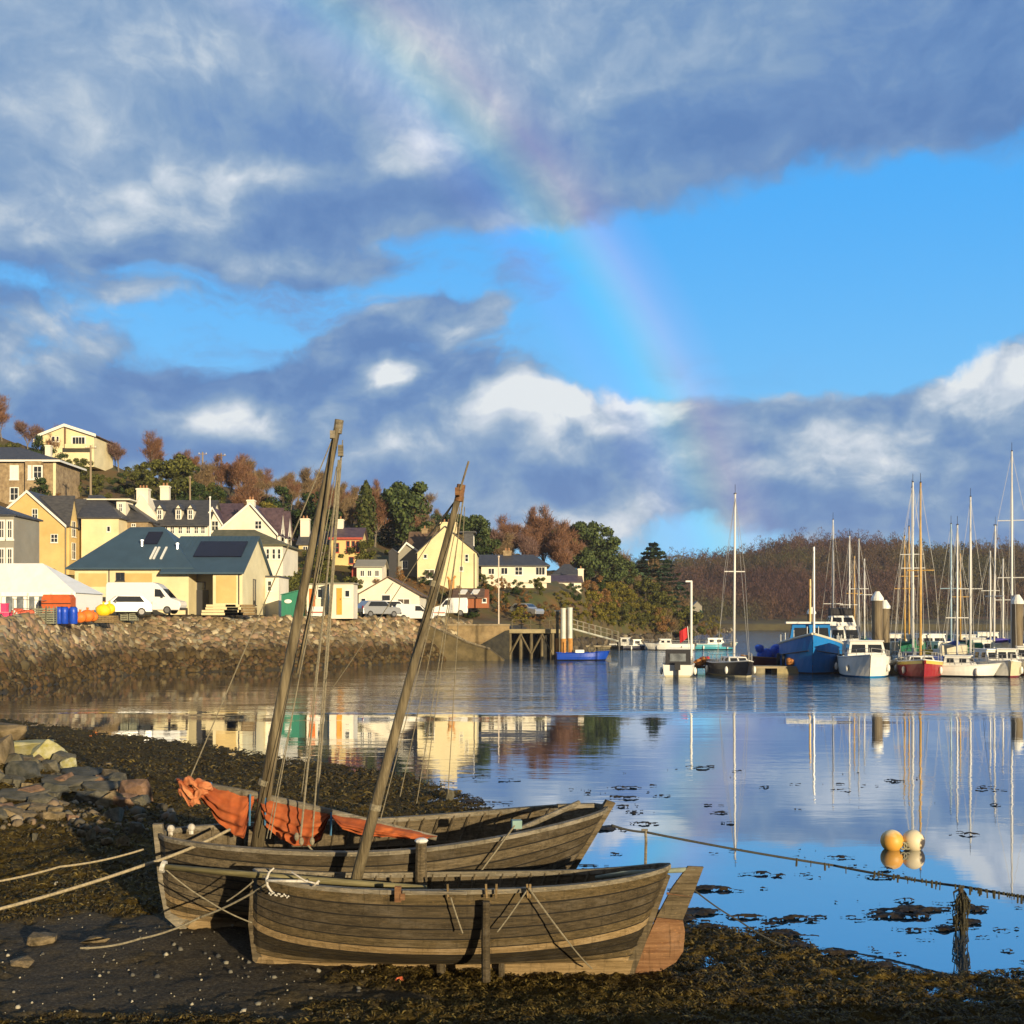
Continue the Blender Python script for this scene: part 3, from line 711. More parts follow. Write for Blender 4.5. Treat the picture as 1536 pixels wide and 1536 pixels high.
k = MB(); k.prism([(-2.97,1.44),(-2.85,1.44),(-2.74,.6),(-2.5,.16),(-2.6,.04),(-2.82,.25),(-2.9,.7)], .1, 'y', -.05); k.build('stem', W_grey, rbt)
k = MB(); k.prism([(1.95,-.03),(2.1,-.03),(3.08,1.56),(2.96,1.60)], .1, 'y', -.05); k.build('sternpost', W_mid, rbt)
for u in (.22, .42, .6, .75): B2.thwart(u)
k = MB(); a_ = B2.sec(.8, 1, -1, -.1); b_ = B2.sec(.97, 1, 1, -.1); k.tube([(a_.x-.1, a_.y+.15, a_.z-.02), (b_.x-.2, 0, b_.z+.1)], .035, 6); k.box((b_.x-.25, 0, b_.z+.06), (.5,.09,.05)); k.build('oar', W_grey, rbt)
k = MB(); k.tube([B2.wl(at(383,1285,14.7)), B2.wl(at(412,1105,14.7)), B2.wl(at(456,880,14.7)), B2.wl(at(508,634,14.7))], [.085,.078,.06,.042], 12); mr_ = k.build('mast', W_mast, rbt, smooth=True)
k = MB(); k.tube([B2.wl(at(506,650,14.7)), B2.wl(at(509,630,14.7))], .06, 10); k.box(B2.wl(at(511,676,14.6)), (.07,.08,.14)); k.box(B2.wl(at(499,652,14.62)), (.07,.08,.1)); k.build('masthead_block', W_grey, mr_)
k = MB(); k.tube([B2.wl(at(505,642,14.62)), B2.wl(at(470,890,14.58)), B2.wl(at(446,1010,14.56))], [.03,.025,.02], 7); k.build('pole', W_mast, mr_)
k = MB(); k.tube([B2.wl(at(397,1178,14.7)), B2.wl(at(399,1170,14.7))], .092, 10); k.build('mast_band', ROPE_G, mr_)
# yard with furled sail
YA, YB = at(264,1170,14.95), at(655,1257,14.35)
k = MB(); k.tube([B2.wl(YA), B2.wl(YA.lerp(YB, .3)+Vector((0,0,.03))), B2.wl(YA.lerp(YB, .6)+Vector((0,0,.02))), B2.wl(YB)], [.04,.055,.055,.035], 9); yd = k.build('yard', W_grey, rbt, smooth=True)
sail_m = mat('tan_sail', lin((140,66,30)), .9, scale=3, c2=lin((176,94,46)), bump=.4, bscale=18, dirt=.5, dirtc=lin((104,50,30)))
prof = [(0,.10),(.03,.22),(.07,.24),(.10,.22),(.13,.30),(.18,.52),(.24,.66),(.28,.66),(.305,.40),(.34,.36),(.40,.52),(.47,.60),(.53,.56),(.58,.40),(.61,.18),(.66,.22),(.74,.21),(.86,.15),(.96,.10),(1,.03)]
def sailpart(u0, u1, nm, amp=1.0):
    NU = int(260*(u1-u0)); NV = 40; rings = []
    for i in range(NU+1):
        u = u0+(u1-u0)*i/NU; dep = np.interp(u, [p[0] for p in prof], [p[1] for p in prof])*amp*.88
        c = YA.lerp(YB, u); ring = []
        e_ = min(1, 6*min(i, NU-i)/NU+.25)
        for j in range(NV):
            a = 2*PI*j/NV; hh_ = (1-math.cos(a))/2         # 0 at the yard, 1 at the foot
            wd = (.05+.10*math.sin(PI*min(1, hh_*.95+.05)))*e_
            sw = (u-u0)/(u1-u0)
            lvl = hh_*3.6+1.9*(sw-.55)**2*hh_+.5*mnoise.noise(Vector((u*5, hh_*1.2, 3)))
            fr_ = lvl-math.floor(lvl); fold = ((1-abs(2*fr_-1))**1.5-.4)*.13*min(1, hh_*2.2)*min(1, dep*2.6)*e_+.022*math.sin(u*110+hh_*7+4*mnoise.noise(Vector((u*9, hh_*2, 7))))*min(1, hh_*1.5)*e_
            wr = mnoise.noise(Vector((u*16, hh_*3, a*.3)))*.030+mnoise.noise(Vector((u*55, hh_*6, 2)))*.012
            y = math.sin(a)*(-1)
            z = -hh_*dep*e_+.03
            ring.append(B2.wl(c+Vector((wr*.5, -.02+y*wd+(fold+wr)*(-1 if y < 0 else 1)*(1 if abs(y) > .05 else 0)+wr*.3, z+wr*.4))))
        rings.append(ring)
    k = MB(); k.loft(rings, closed=True, caps=True); return k.build(nm, sail_m, rbt, smooth=True)
sailpart(.005, .31, 'sail'); sailpart(.325, .605, 'sail'); sailpart(.60, 1.0, 'sail')
# crumpled peak of the sail
k = MB(); rg = random.Random(5)
for (p0, p1, r_) in (((269,1178),(290,1192),.075), ((276,1170),(300,1180),.06), ((268,1185),(284,1204),.06), ((290,1180),(318,1176),.07), ((292,1196),(312,1184),.06), ((284,1200),(300,1206),.045)):
    A_, B_ = at(*p0, 14.74), at(*p1, 14.70); rr = []
    for i in range(25):
        f_ = i/24; c = A_.lerp(B_, f_)+Vector((0,0,.03*math.sin(f_*5+r_*90))); ring = []
        for j in range(22):
            a = 2*PI*j/22; q = r_*(.35+.65*math.sin(PI*min(1,max(0,f_*.9+.05)))**.6)*(1+.32*math.sin(a*4+f_*7+r_*50)*math.sin(f_*4+1)+.35*mnoise.noise(Vector((math.cos(a)*1.5, math.sin(a)*1.5, f_*5+r_*40))))
            ring.append(B2.wl(c+Vector((-.35*math.cos(a)*q, -math.sin(a)*q, math.cos(a)*q))))
        rr.append(ring)
    k.loft(rr, closed=True, caps=True)
k.build('sail', mat('faded_sail', lin((152,78,42)), .9, scale=5, c2=lin((200,136,92)), bump=.4, bscale=20), rbt, smooth=True)
k = MB(); k.tube([B2.wl(at(283,1172,14.83)), B2.wl(at(297,1180,14.76)), B2.wl(at(318,1178,14.82))], .045, 8); k.build('sail_tie', mat('blue_cloth', lin((60,105,140)), .9, scale=20), rbt, smooth=True)
for u, dd in ((.36,.3),(.61,.24),(.30,.35)):
    c = YA.lerp(YB, u); k = MB(); k.tube([B2.wl(c+Vector((0,-.1,.05))), B2.wl(c+Vector((0,-.14,-dd)))], .013, 5); k.build('sail_tie', mat('blue_cloth', lin((60,105,140))), rbt)
post(rbt, B2, 632, 1262, 1335, 13.78, .07, 'side_leg', W_mid)
k = MB(); k.ball(B2.wl(at(632,1261,13.78)), .085, 10, 6, (1,1,.4)); k.build('leg_cap', mat('white_paint', (.7,.69,.64), .5, scale=8), rbt)
for px, py in ((256,1243),(287,1241)):
    k = MB(); k.ball(B2.wl(at(px, py, 14.55)), .05, 8, 6); k.tube([B2.wl(at(px, py+2, 14.55)), B2.wl(at(px, py+10, 14.55))], .03, 6); k.build('fairlead', IRON, rbt)
for a, b, Ya, Yb in (((772,1238),(703,1330),14.15,14.1), ((462,1268),(520,1332),13.98,13.85), ((256,1252),(262,1300),14.5,14.4)):
    k = MB(); rope(k, B2.wl(at(*a, Ya)), B2.wl(at(*b, Yb)), .013, .01); k.build('lashing_rope', ROPE_G, rbt)
for a, b, Yb, r_ in (((500,655),(283,1172),14.75,.010), ((512,680),(475,1215),14.9,.014), ((510,690),(468,1262),14.0,.012), ((508,690),(450,1264),14.05,.016), ((514,660),(478,1190),14.9,.009), ((505,700),(405,1258),14.2,.009), ((512,700),(400,1258),14.1,.006), ((507,720),(448,1230),15.4,.008), ((503,655),(478,745),14.7,.016)):
    k = MB(); rope(k, B2.wl(at(*a, 14.66)), B2.wl(at(*b, Yb)), r_*.8, .03); k.build('stay', ROPE_G if rnd.random() < .7 else ROPE_D, rbt)
for px, py in ((452,1262),(468,1262),(445,1255)):
    k = MB(); k.ball(B2.wl(at(px, py, 14.0)), .04, 8, 6, (.8,.8,1.3)); k.build('block', ROPE_G, rbt)
k = MB(); k.box(B2.wl(at(775,1236,14.2)), (.12,.1,.1)); k.build('cloth_scrap', mat('pale_teal', lin((120,150,145))), rbt)

# --- mooring ropes
def rope_thing(label, segs, m, r, sag=.05, name='mooring_rope', group=None):
    a0 = at(*segs[0]); t = thing(name, label, 'rope', a0, 0, group); k = MB()
    for a, b in zip(segs[:-1], segs[1:]): rope(k, at(*a)-a0, at(*b)-a0, r, sag, 24, 6)
    k.build('rope', m, t, smooth=True); return t
rope_thing('thick pale rope from the bow of the larger boat, sweeping down past the frame edge', [(345,1244,14.3),(215,1298,13.6),(-60,1378,12.6)], ROPE, .020, .03)
rope_thing('thinner pale rope lying just above the thick pale one', [(215,1274,14.9),(90,1300,14.2),(-60,1330,13.6)], ROPE, .014, .03)
rope_thing('slack brown rope from the nearer boat stem lying down on the dark mud', [(400,1326,12.9),(300,1376,13.2),(210,1408,13.1),(120,1422,12.9)], ROPE_G, .013, .03)
rope_thing('thin rope from the pole end back to the stem foot of the nearer boat', [(248,1304,13.0),(310,1350,13.1),(378,1384,13.1)], ROPE_G, .009, .02)
rope_thing('short dark rope from the rudder down to the weedy shore', [(1040,1334,13.2),(1110,1382,13.4),(1178,1420,13.3)], ROPE_D, .010, .02)
rt = rope_thing('long weed-hung rope stretched low over the water past the two buoys', [(918,1238,15.6),(968,1248,16.2),(1250,1298,16.6),(1445,1330,15.2),(1700,1368,14.2)], ROPE_D, .018, .02)
k = MB(); rg = random.Random(3); a0 = at(918,1238,15.6)
for i in range(60):
    f_ = rg.random()**.6; p = at(1180+f_*380, 1287+f_*62, 16.2-f_*1.5); l_ = rg.uniform(.02,.10)
    k.tube([p-a0+Vector((0,0,.02)), p-a0-Vector((rg.uniform(-.01,.01), 0, l_))], rg.uniform(.006,.016), 5)
k.build('hanging_weed', WEEDR, rt)['kind'] = 'stuff'
st = thing('stake', 'short weathered stake holding up the rope beyond the larger boat stern', 'stake', at(968,1266,16.2)+Vector((0,0,-.25)))
k = MB(); k.tube([(0,0,-.1), (.01,0,.30), (0,0,.46)], .022, 6); k.box((-.01,0,.45), (.09,.03,.03)); k.build('post', W_grey, st)
wp = thing('weed_hung_post', 'dark post standing in the shallow water, thickly hung with weed', 'post', at(1442,1399,15.2))
k = MB(); k.tube([(0,0,-.3), (.015,0,.25), (-.01,0,.6)], .035, 7); k.build('post', W_dark, wp)
k = MB()
for i in range(150):
    h_ = rg.uniform(.06,.6); a = rg.uniform(0, 2*PI); rr = rg.uniform(.03,.085)*(1.2-abs(h_-.35)); p = Vector((math.cos(a)*.03, math.sin(a)*.03, h_))
    k.tube([p, p+Vector((math.cos(a)*rr, math.sin(a)*rr, -.05)), p+Vector((math.cos(a)*rr*.8, math.sin(a)*rr, -.16))], [.007,.008,.003], 4)
k.build('weed', WEEDR, wp)['kind'] = 'stuff'
# buoys
for (px, c, c2, lab) in ((1338, (.70,.36,.06), (.80,.68,.42), 'round orange and cream mooring buoy floating beside its twin, chained to it'), (1370, (.70,.62,.45), (.72,.62,.42), 'round cream buoy with a dark patch, touching the orange one')):
    b0 = at(px, 1274, 20.75); t = thing('mooring_buoy', lab, 'buoy', (b0.x, b0.y, 0), 0, 'pair of mooring buoys')
    m_ = bpy.data.materials.new('buoy_paint'); nt, N, L = nodes_of(m_); tcn = N.new('ShaderNodeTexCoord'); s_ = N.new('ShaderNodeSeparateXYZ'); L.new(tcn.outputs['Object'], s_.inputs[0])
    nn = N.new('ShaderNodeTexNoise'); nn.inputs['Scale'].default_value = 6; L.new(tcn.outputs['Object'], nn.inputs[0])
    ma = N.new('ShaderNodeMath'); ma.operation = 'MULTIPLY_ADD'; L.new(nn.outputs[0], ma.inputs[0]); ma.inputs[1].default_value = .35; L.new(s_.outputs[2 if px < 1350 else 0], ma.inputs[2])
    rp_ = N.new('ShaderNodeValToRGB'); L.new(ma.outputs[0], rp_.inputs[0]); E = rp_.color_ramp.elements
    if px < 1350: E[0].position, E[0].color, E[1].position, E[1].color = .42, (*c, 1), .56, (*c2, 1)
    else: E[0].position, E[0].color, E[1].position, E[1].color = .26, (*c2, 1), .30, (.06,.05,.045,1)
    L.new(rp_.outputs[0], N['Principled BSDF'].inputs['Base Color']); N['Principled BSDF'].inputs['Roughness'].default_value = .5
    k = MB(); k.ball((0,0,.155), .205, 28, 18); k.build('float', m_, t, smooth=True)
    k = MB(); sx = 1 if px < 1350 else -1
    ring = [(sx*.16+math.cos(a)*.06, -.13, .09+math.sin(a)*.06) for a in np.linspace(0, 2*PI, 13)]
    k.tube(ring, .02, 6, cap=False); k.build('ring', mat('tarnished_metal', (.10,.09,.06), .5, scale=20, c2=(.28,.26,.16)), t, smooth=True)
# ---------------------------------------------------------------- boulders and stones
def rock_mesh(seed, flat=.7, m=None):
    rg = random.Random(seed); bm = bmesh.new()
    for i in range(15):
        v = Vector((rg.uniform(-1,1), rg.uniform(-1,1), rg.uniform(-1,1))); v.normalize(); v *= rg.uniform(.82, 1.12); bm.verts.new((v.x, v.y*.85, v.z*flat))
    r_ = bmesh.ops.convex_hull(bm, input=bm.verts); bmesh.ops.delete(bm, geom=[g for g in r_['geom_interior'] if isinstance(g, bmesh.types.BMVert)], context='VERTS')
    bmesh.ops.dissolve_limit(bm, angle_limit=R(14), verts=bm.verts, edges=bm.edges)
    bmesh.ops.bevel(bm, geom=bm.edges[:], offset=.045, segments=2, affect='EDGES', profile=.6)
    bmesh.ops.triangulate(bm, faces=bm.faces); bmesh.ops.subdivide_edges(bm, edges=bm.edges, cuts=1)
    for v in bm.verts: v.co += v.co.normalized()*(.05*mnoise.noise(v.co*2.4+Vector((seed,0,0)))+.022*mnoise.noise(v.co*8))
    me = bpy.data.meshes.new('boulder'); bm.to_mesh(me); bm.free(); me.materials.append(m)
    return me
def rockmat(name, c, c2, dirtc=(.05,.045,.02)):
    return mat(name, c, .85, scale=2.5, c2=c2, bump=1, bscale=9, dirt=.6, dirtc=dirtc, spec=.2)
RM = {'grey': rockmat('stone_grey', (.07,.068,.052), (.16,.145,.11)), 'tan': rockmat('stone_tan', (.12,.09,.05), (.26,.20,.12)), 'pink': rockmat('stone_pink', (.15,.09,.055), (.29,.18,.12)),
      'lichen': rockmat('stone_lichen', (.30,.27,.07), (.46,.44,.30), (.20,.19,.12)), 'dark': rockmat('stone_dark', (.035,.04,.04), (.10,.10,.09))}
RME = {(c, i): rock_mesh(i*7+len(c)*3+1, (.75,.5,.9)[i], m) for c, m in RM.items() for i in range(3)}
words = {'grey': 'grey', 'tan': 'tan', 'pink': 'pinkish', 'lichen': 'yellow lichened', 'dark': 'dark slate'}
# px, py of centre, distance, half width px, half height px, colour, shape, turn, label
BO = [
 (12,1098,26.5,36,20,'tan',0,.3,'pale angular boulder on the very top of the rock pile'),
 (40,1122,26,40,20,'lichen',1,.9,'largest lichen-yellow slab near the top of the rock pile'),
 (70,1132,25.6,26,18,'lichen',2,.2,'lichen-yellow block just below the largest yellow slab'),
 (104,1148,25,16,11,'lichen',0,1.2,'lowest lichen-yellow stone on the pile'),
 (8,1135,25.5,26,24,'tan',2,2,'brown boulder at the frame edge under the pile top'),
 (34,1158,24.6,24,18,'dark',0,.1,'dark slate block with a flat face in the middle of the pile'),
 (-20,1165,24.5,30,22,'grey',0,1.1,'grey boulder cut by the frame edge'),
 (78,1150,24.9,20,12,'grey',0,2.2,'small grey stone between the yellow blocks and the flat slabs'),
 (120,1160,25.2,36,12,'dark',1,.5,'dark flat slab behind the long slabs'),
 (100,1172,23.6,46,12,'grey',1,0,'long flat grey slab across the pile'),
 (150,1180,23.2,34,12,'grey',1,.3,'long flat slab beside the pointed boulder'),
 (30,1192,23,42,12,'grey',1,.15,'low flat slab by the frame edge'),
 (60,1180,23.4,20,9,'tan',1,1.7,'small tan stone wedged between the flat slabs'),
 (205,1188,22.8,27,22,'pink',0,2.6,'pointed pinkish boulder at the seaward end of the pile'),
 (182,1198,22.3,24,12,'pink',1,.2,'low pink slab in front of the pointed boulder'),
 (176,1172,23.4,16,10,'dark',0,1,'small dark stone behind the pink slab'),
 (45,1210,22.1,28,10,'tan',1,.9,'tan stone under the flat slab'),
 (84,1215,21.8,14,9,'tan',0,.2,'rounded tan stone at the foot of the pile'),
 (8,1215,22,20,11,'pink',0,.7,'pink stone at the frame edge, foot of the pile'),
 (106,1226,21.5,14,8,'pink',1,2.1,'small pink stone in the weed'),
 (204,1247,20.5,13,13,'grey',2,.3,'upright grey stone alone in the weed'),
 (122,1250,20.3,8,8,'tan',0,.3,'pale stone, first of four in a row in the weed'),
 (136,1257,20.1,8,11,'tan',2,1.3,'pale upright stone, second in the row in the weed'),
 (160,1262,19.9,11,8,'tan',0,2.3,'pale stone, third in the row in the weed'),
 (185,1266,19.8,10,10,'tan',2,.8,'pale stone, last in the row in the weed'),
 (52,1259,20.2,6,9,'grey',2,1.8,'small pale stone left of the row in the weed'),
 (160,1147,30,8,5,'tan',0,1.8,'single pale stone out on the far weed'),
 (240,1208,24,6,5,'tan',0,.8,'tiny stone beside the pointed boulder'),
 (675,1196,26.2,7,11,'grey',2,.8,'upright pale stone standing at the water edge behind the boats'),
 (64,1410,13.2,26,14,'tan',0,.2,'tan block on the dark mud, larger of the two side by side'),
 (143,1410,13.3,18,9,'tan',1,.7,'flat tan stone on the mud beside the larger block'),
 (34,1443,12.5,22,11,'tan',1,2.7,'flat tan stone lying nearest in the mud'),
 (600,1470,12.3,7,5,'pink',0,.4,'small orange-red stone in front of the keel'),
]
def hit(px, py, Y0=11.0, Y1=48.0):
    """where the line of sight through a photo pixel meets the shore"""
    Ya = np.arange(Y0, Y1, .08); Xa = (px-768)/F*Ya; ray = CAM_H-(py-HZ)/F*Ya; h_ = beach_h(Xa, Ya); w_ = np.nonzero(ray <= h_)[0]
    return float(Ya[w_[0]]) if len(w_) else None
for px, py, Y, a, b_, c, i, rz, lab in BO:
    me = RME[(c, i)]; o = bpy.data.objects.new('boulder' if a > 12 else 'stone', me); col.objects.link(o)
    Yh = hit(px, py+b_*.45); Y = Yh if Yh and py > 1090 else Y; p = at(px, py, Y); k_ = Y/F
    if Yh is None or py <= 1090: p.z = min(p.z, bz(p.x, p.y)+b_*k_*.8)
    if px == 600: o.data = me.copy(); o.data.materials[0] = mat('red_stone', (.5,.10,.04), .7)
    o.location = p; o.rotation_euler = (0, 0, rz); o.scale = (a*k_*1.22, a*k_*1.1, b_*k_*1.5)
    tag(o, lab, 'rock', 'rocks on the near shore')
rg = random.Random(41)
for i in range(84):
    px = rg.uniform(-70, 222); f_ = rg.random(); top_ = 1106+max(0, px)*.34; py = top_+(1225-top_)*f_; Y = hit(px, py+6) or 26.5
    c = rg.choice(['grey','grey','tan','dark','pink','tan']); a = rg.uniform(9, 27); me = RME[(c, rg.choice([0,1,2]))]; o = bpy.data.objects.new('boulder', me); col.objects.link(o)
    k_ = Y/F; o.location = at(px, py+6, Y); o.rotation_euler = (rg.uniform(-.4,.4), rg.uniform(-.3,.3), rg.uniform(0,6)); o.scale = (a*k_*1.2, a*k_*1.1, a*k_*.9)
    tag(o, {'grey':'grey','tan':'tan','pink':'pinkish','dark':'dark slate'}[c]+' angular rock packed into the shore rock pile', 'rock', c+' rocks of the shore pile')
# filler stones and seaweed fronds
def scatter_np(name, centres, sizes, m, verts, faces, rots=None, seed=0, kind='stuff', squash=None, colidx=None):
    rs = np.random.RandomState(seed); n = len(centres); vb = np.array(verts, float); fb = np.array(faces, int)
    a = rs.rand(n)*2*PI if rots is None else rots; ca, sa = np.cos(a), np.sin(a)
    V_ = np.repeat(vb[None], n, 0)*(1+rs.uniform(-.34,.34,(n, len(vb), 3)))
    if squash is not None: V_[:, :, 2] *= squash[:, None]
    x = V_[..., 0]*ca[:, None]-V_[..., 1]*sa[:, None]; y = V_[..., 0]*sa[:, None]+V_[..., 1]*ca[:, None]
    V_ = np.stack([x, y, V_[..., 2]], -1)*np.asarray(sizes)[:, None, None]+np.asarray(centres)[:, None, :]
    Fc = (fb[None]+(np.arange(n)*len(vb))[:, None, None]).reshape(-1, fb.shape[1])
    return mesh_np(name, V_.reshape(-1, 3), Fc, m, kind=kind)
t_ = (1+5**.5)/2
ICO_V = [tuple(np.array(v)/1.9) for v in [(-1,t_,0),(1,t_,0),(-1,-t_,0),(1,-t_,0),(0,-1,t_),(0,1,t_),(0,-1,-t_),(0,1,-t_),(t_,0,-1),(t_,0,1),(-t_,0,-1),(-t_,0,1)]]
ICO_F = [(0,11,5),(0,5,1),(0,1,7),(0,7,10),(0,10,11),(1,5,9),(5,11,4),(11,10,2),(10,7,6),(7,1,8),(3,9,4),(3,4,2),(3,2,6),(3,6,8),(3,8,9),(4,9,5),(2,4,11),(6,2,10),(8,6,7),(9,8,1)]
def island_mat(name, stops, rough=.85, zweed=None, spec=.25, bump=.0):
    m_ = bpy.data.materials.new(name); nt, N, L = nodes_of(m_); g_ = N.new('ShaderNodeNewGeometry'); rp_ = N.new('ShaderNodeValToRGB'); L.new(g_.outputs['Random Per Island'], rp_.inputs[0])
    E = rp_.color_ramp.elements; rp_.color_ramp.interpolation = 'LINEAR'
    E[0].position, E[0].color = stops[0][0], (*stops[0][1], 1); E[1].position, E[1].color = stops[-1][0], (*stops[-1][1], 1)
    for p, c in stops[1:-1]: e = E.new(p); e.color = (*c, 1)
    out = rp_.outputs[0]; bs_ = N['Principled BSDF']
    if zweed:
        s_ = N.new('ShaderNodeSeparateXYZ'); L.new(g_.outputs['Position'], s_.inputs[0]); nn = N.new('ShaderNodeTexNoise'); nn.inputs['Scale'].default_value = .5; L.new(g_.outputs['Position'], nn.inputs['Vector'])
        ad_ = N.new('ShaderNodeMath'); ad_.operation = 'MULTIPLY_ADD'; L.new(nn.outputs[0], ad_.inputs[0]); ad_.inputs[1].default_value = -1.4; L.new(s_.outputs[2], ad_.inputs[2])
        mr_ = N.new('ShaderNodeMapRange'); L.new(ad_.outputs[0], mr_.inputs[0]); mr_.inputs[1].default_value = zweed[0]; mr_.inputs[2].default_value = zweed[1]
        mm = N.new('ShaderNodeMix'); mm.data_type = 'RGBA'; L.new(mr_.outputs[0], mm.inputs['Factor']); mm.inputs['A'].default_value = (.028,.022,.010,1); vv = N.new('ShaderNodeVectorMath'); vv.operation = 'MULTIPLY'; L.new(out, vv.inputs[0]); vv.inputs[1].default_value = (.30,.27,.20); L.new(vv.outputs[0], mm.inputs['A']); L.new(out, mm.inputs['B']); out = mm.outputs['Result']
    L.new(out, bs_.inputs['Base Color']); bs_.inputs['Roughness'].default_value = rough; bs_.inputs['Specular IOR Level'].default_value = spec
    return m_
rs = np.random.RandomState(8)
n = 130; px = rs.uniform(-40, 260, n); py = 1205+rs.rand(n)*75-(np.clip(px, 0, 240)/240)*10; Y = 22.5-(py-1205)*.038; X = (px-768)/F*Y
C_ = np.stack([X, Y, beach_h(X, Y)+.02], -1)
scatter_np('shingle', C_, .03+.09*rs.rand(n)**2.2, island_mat('shingle', [(0,(.05,.045,.035)), (.5,(.13,.11,.075)), (.8,(.2,.14,.09)), (1,(.38,.34,.25))]), ICO_V, ICO_F, seed=2)
n = 420; px = rs.uniform(-60, 560, n); py = 1290+rs.rand(n)*250; Y = yw(py, .3); X = (px-768)/F*Y
C_ = np.stack([X, Y, beach_h(X, Y)+.005], -1)
scatter_np('pebbles', C_, .008+.028*rs.rand(n)**4, island_mat('pebbles', [(0,(.05,.05,.05)), (.6,(.16,.15,.12)), (.85,(.35,.32,.24)), (1,(.42,.38,.30))]), ICO_V, ICO_F, seed=4)
# weed fronds: bent ribbons lying on the shore
n = 210000; px = rs.uniform(-150, 1750, n); py = 1075+(rs.rand(n)**.8)*500
Y = yw(py, .15); X = (px-768)/F*Y; d = shore_d(X, Y); md = mud_mask(X, Y)
ok = (d > -.25) & (md < .55) & (rs.rand(n) < .3+.7*np.clip(fbm_grid(X*1.5, Y*2, 51, 4)*2+.6, 0, 1)); X, Y = X[ok], Y[ok]; n = len(X)
Z = np.maximum(beach_h(X, Y), 0)+.004
RV = [(-.5,-.07,.0),(-.5,.07,.02),(-.12,-.10,.20),(-.12,.10,.22),(.22,-.09,.16),(.22,.09,.18),(.55,-.03,-.05),(.55,.03,-.03)]
RF = [(0,2,3,1),(2,4,5,3),(4,6,7,5)]
frond = island_mat('weed_fronds', [(0,(.022,.015,.005)), (.45,(.075,.052,.015)), (.8,(.13,.095,.028)), (1,(.21,.155,.045))], .6, spec=.12)
o = scatter_np('seaweed', np.stack([X, Y, Z], -1), (.03+.085*rs.rand(n)**1.5)*np.clip(Y/14, .8, 2.2), frond, RV, RF, seed=6)
tag(o, 'brown bladder wrack covering the whole shore around the boats', 'seaweed')
# ---------------------------------------------------------------- village
SM = {}
def stucco(name, c, stain=.35, sc_=.35):
    return mat(name, c, .85, var=.10, scale=.5, dirt=stain, dirtc=(c[0]*.82, c[1]*.62, c[2]*.38), bump=.3, bscale=9, spec=.2)
CREAM = stucco('render_cream', (.66,.52,.24)); CREAM2 = stucco('render_pale_cream', (.74,.66,.42), .38); OCHRE = stucco('render_ochre', (.62,.46,.20), .55)
WHITE = stucco('render_white', (.78,.73,.60), .12); STONE = mat('sandstone', (.22,.16,.09), .9, scale=1.8, c2=(.42,.32,.19), bump=.8, bscale=4, dirt=.5, dirtc=(.16,.10,.06))
GREYW = stucco('render_grey', (.30,.29,.25), .3)
SLATE = mat('slate', (.035,.037,.045), .55, scale=2, c2=(.075,.075,.082), stretch=(1,1,3), bump=.4, bscale=6)
PURPLE = mat('purple_slate', (.055,.035,.048), .55, scale=2, c2=(.11,.07,.085), bump=.4, bscale=6)
BLUER = mat('zinc_roof', lin((58,80,97)), .55, var=.10, scale=.8, spec=.4)
BROWNR = mat('brown_tile', (.09,.055,.035), .7, scale=2, c2=(.16,.10,.06), bump=.4)
OLIVER = mat('mossy_roof', (.09,.09,.045), .8, scale=1.5, c2=(.15,.14,.08), bump=.4)
WHITEP = mat('white_gloss', (.80,.79,.74), .45, var=.03); GLASS = mat('window_glass', (.02,.025,.03), .12, var=.2, scale=3, spec=.8)
GLASSR = mat('window_curtained', (.10,.08,.06), .2, var=.4, scale=1.5, spec=.7)
DARK = mat('dark_metal', (.03,.03,.035), .5); REDP = mat('red_paint', (.36,.06,.035), .6, scale=4); TERRA = mat('clay_pot', (.34,.17,.08), .8)
def wx(px, Y): return (px-768)/F*Y
def wz(py, Y): return CAM_H+(HZ-py)/F*Y
class House:
    def __init__(s, name, label, px, py, Y, cat='house', group='village buildings'):
        s.o = Vector((wx(px, Y), Y, wz(py, Y))); s.r = thing(name, label, cat, s.o, 0, group); s.Y = Y
    def part(s, name, mb, m, parent=None, fix=False):
        mb.v = [(v[0]-s.o.x, v[1]-s.o.y, v[2]-s.o.z) for v in mb.v]
        o = mb.build(name, m, parent or s.r); fixn(o); return o
    def window(s, x0, x1, z0, z1, y, face='S', fm=None, gm=None, parent=None, bars=(1,1), t=.07, name='window', sill=True, xw=None):
        """face S: in the plane y; face E: in the plane x=xw, spanning y0..y1 given as x0..x1"""
        k = MB()
        def bx(a0, a1, c0, c1, p0, p1):
            if face == 'S': k.box(((a0+a1)/2, y-(p0+p1)/2, (c0+c1)/2), (a1-a0, p1-p0, c1-c0))
            else: k.box((xw+(p0+p1)/2, (a0+a1)/2, (c0+c1)/2), (p1-p0, a1-a0, c1-c0))
        bx(x0-t, x0, z0-t, z1+t, -.02, .05); bx(x1, x1+t, z0-t, z1+t, -.02, .05); bx(x0, x1, z1, z1+t, -.02, .05); bx(x0, x1, z0-t, z0, -.02, .05)
        for i in range(bars[0]):
            xx = x0+(x1-x0)*(i+1)/(bars[0]+1); bx(xx-.03, xx+.03, z0, z1, -.02, .035)
        for i in range(bars[1]):
            zz = z0+(z1-z0)*(i+1)/(bars[1]+1); bx(x0, x1, zz-.03, zz+.03, -.02, .036)
        if sill: bx(x0-t*1.6, x1+t*1.6, z0-t*2.2, z0-t, -.02, .12)
        w_ = s.part(name, k, fm or WHITEP, parent)
        k = MB(); bx(x0, x1, z0, z1, -.02, .012)
        s.part('pane', k, gm or GLASS, w_); return w_
    def win_px(s, a, b, c, d, Y=None, **kw):
        Y = Y or s.Y; return s.window(wx(a, Y), wx(b, Y), wz(d, Y), wz(c, Y), Y, **kw)
def walls(mb, x0, x1, y0, y1, z0, z1): mb.box(((x0+x1)/2, (y0+y1)/2, (z0+z1)/2), (x1-x0, y1-y0, z1-z0))
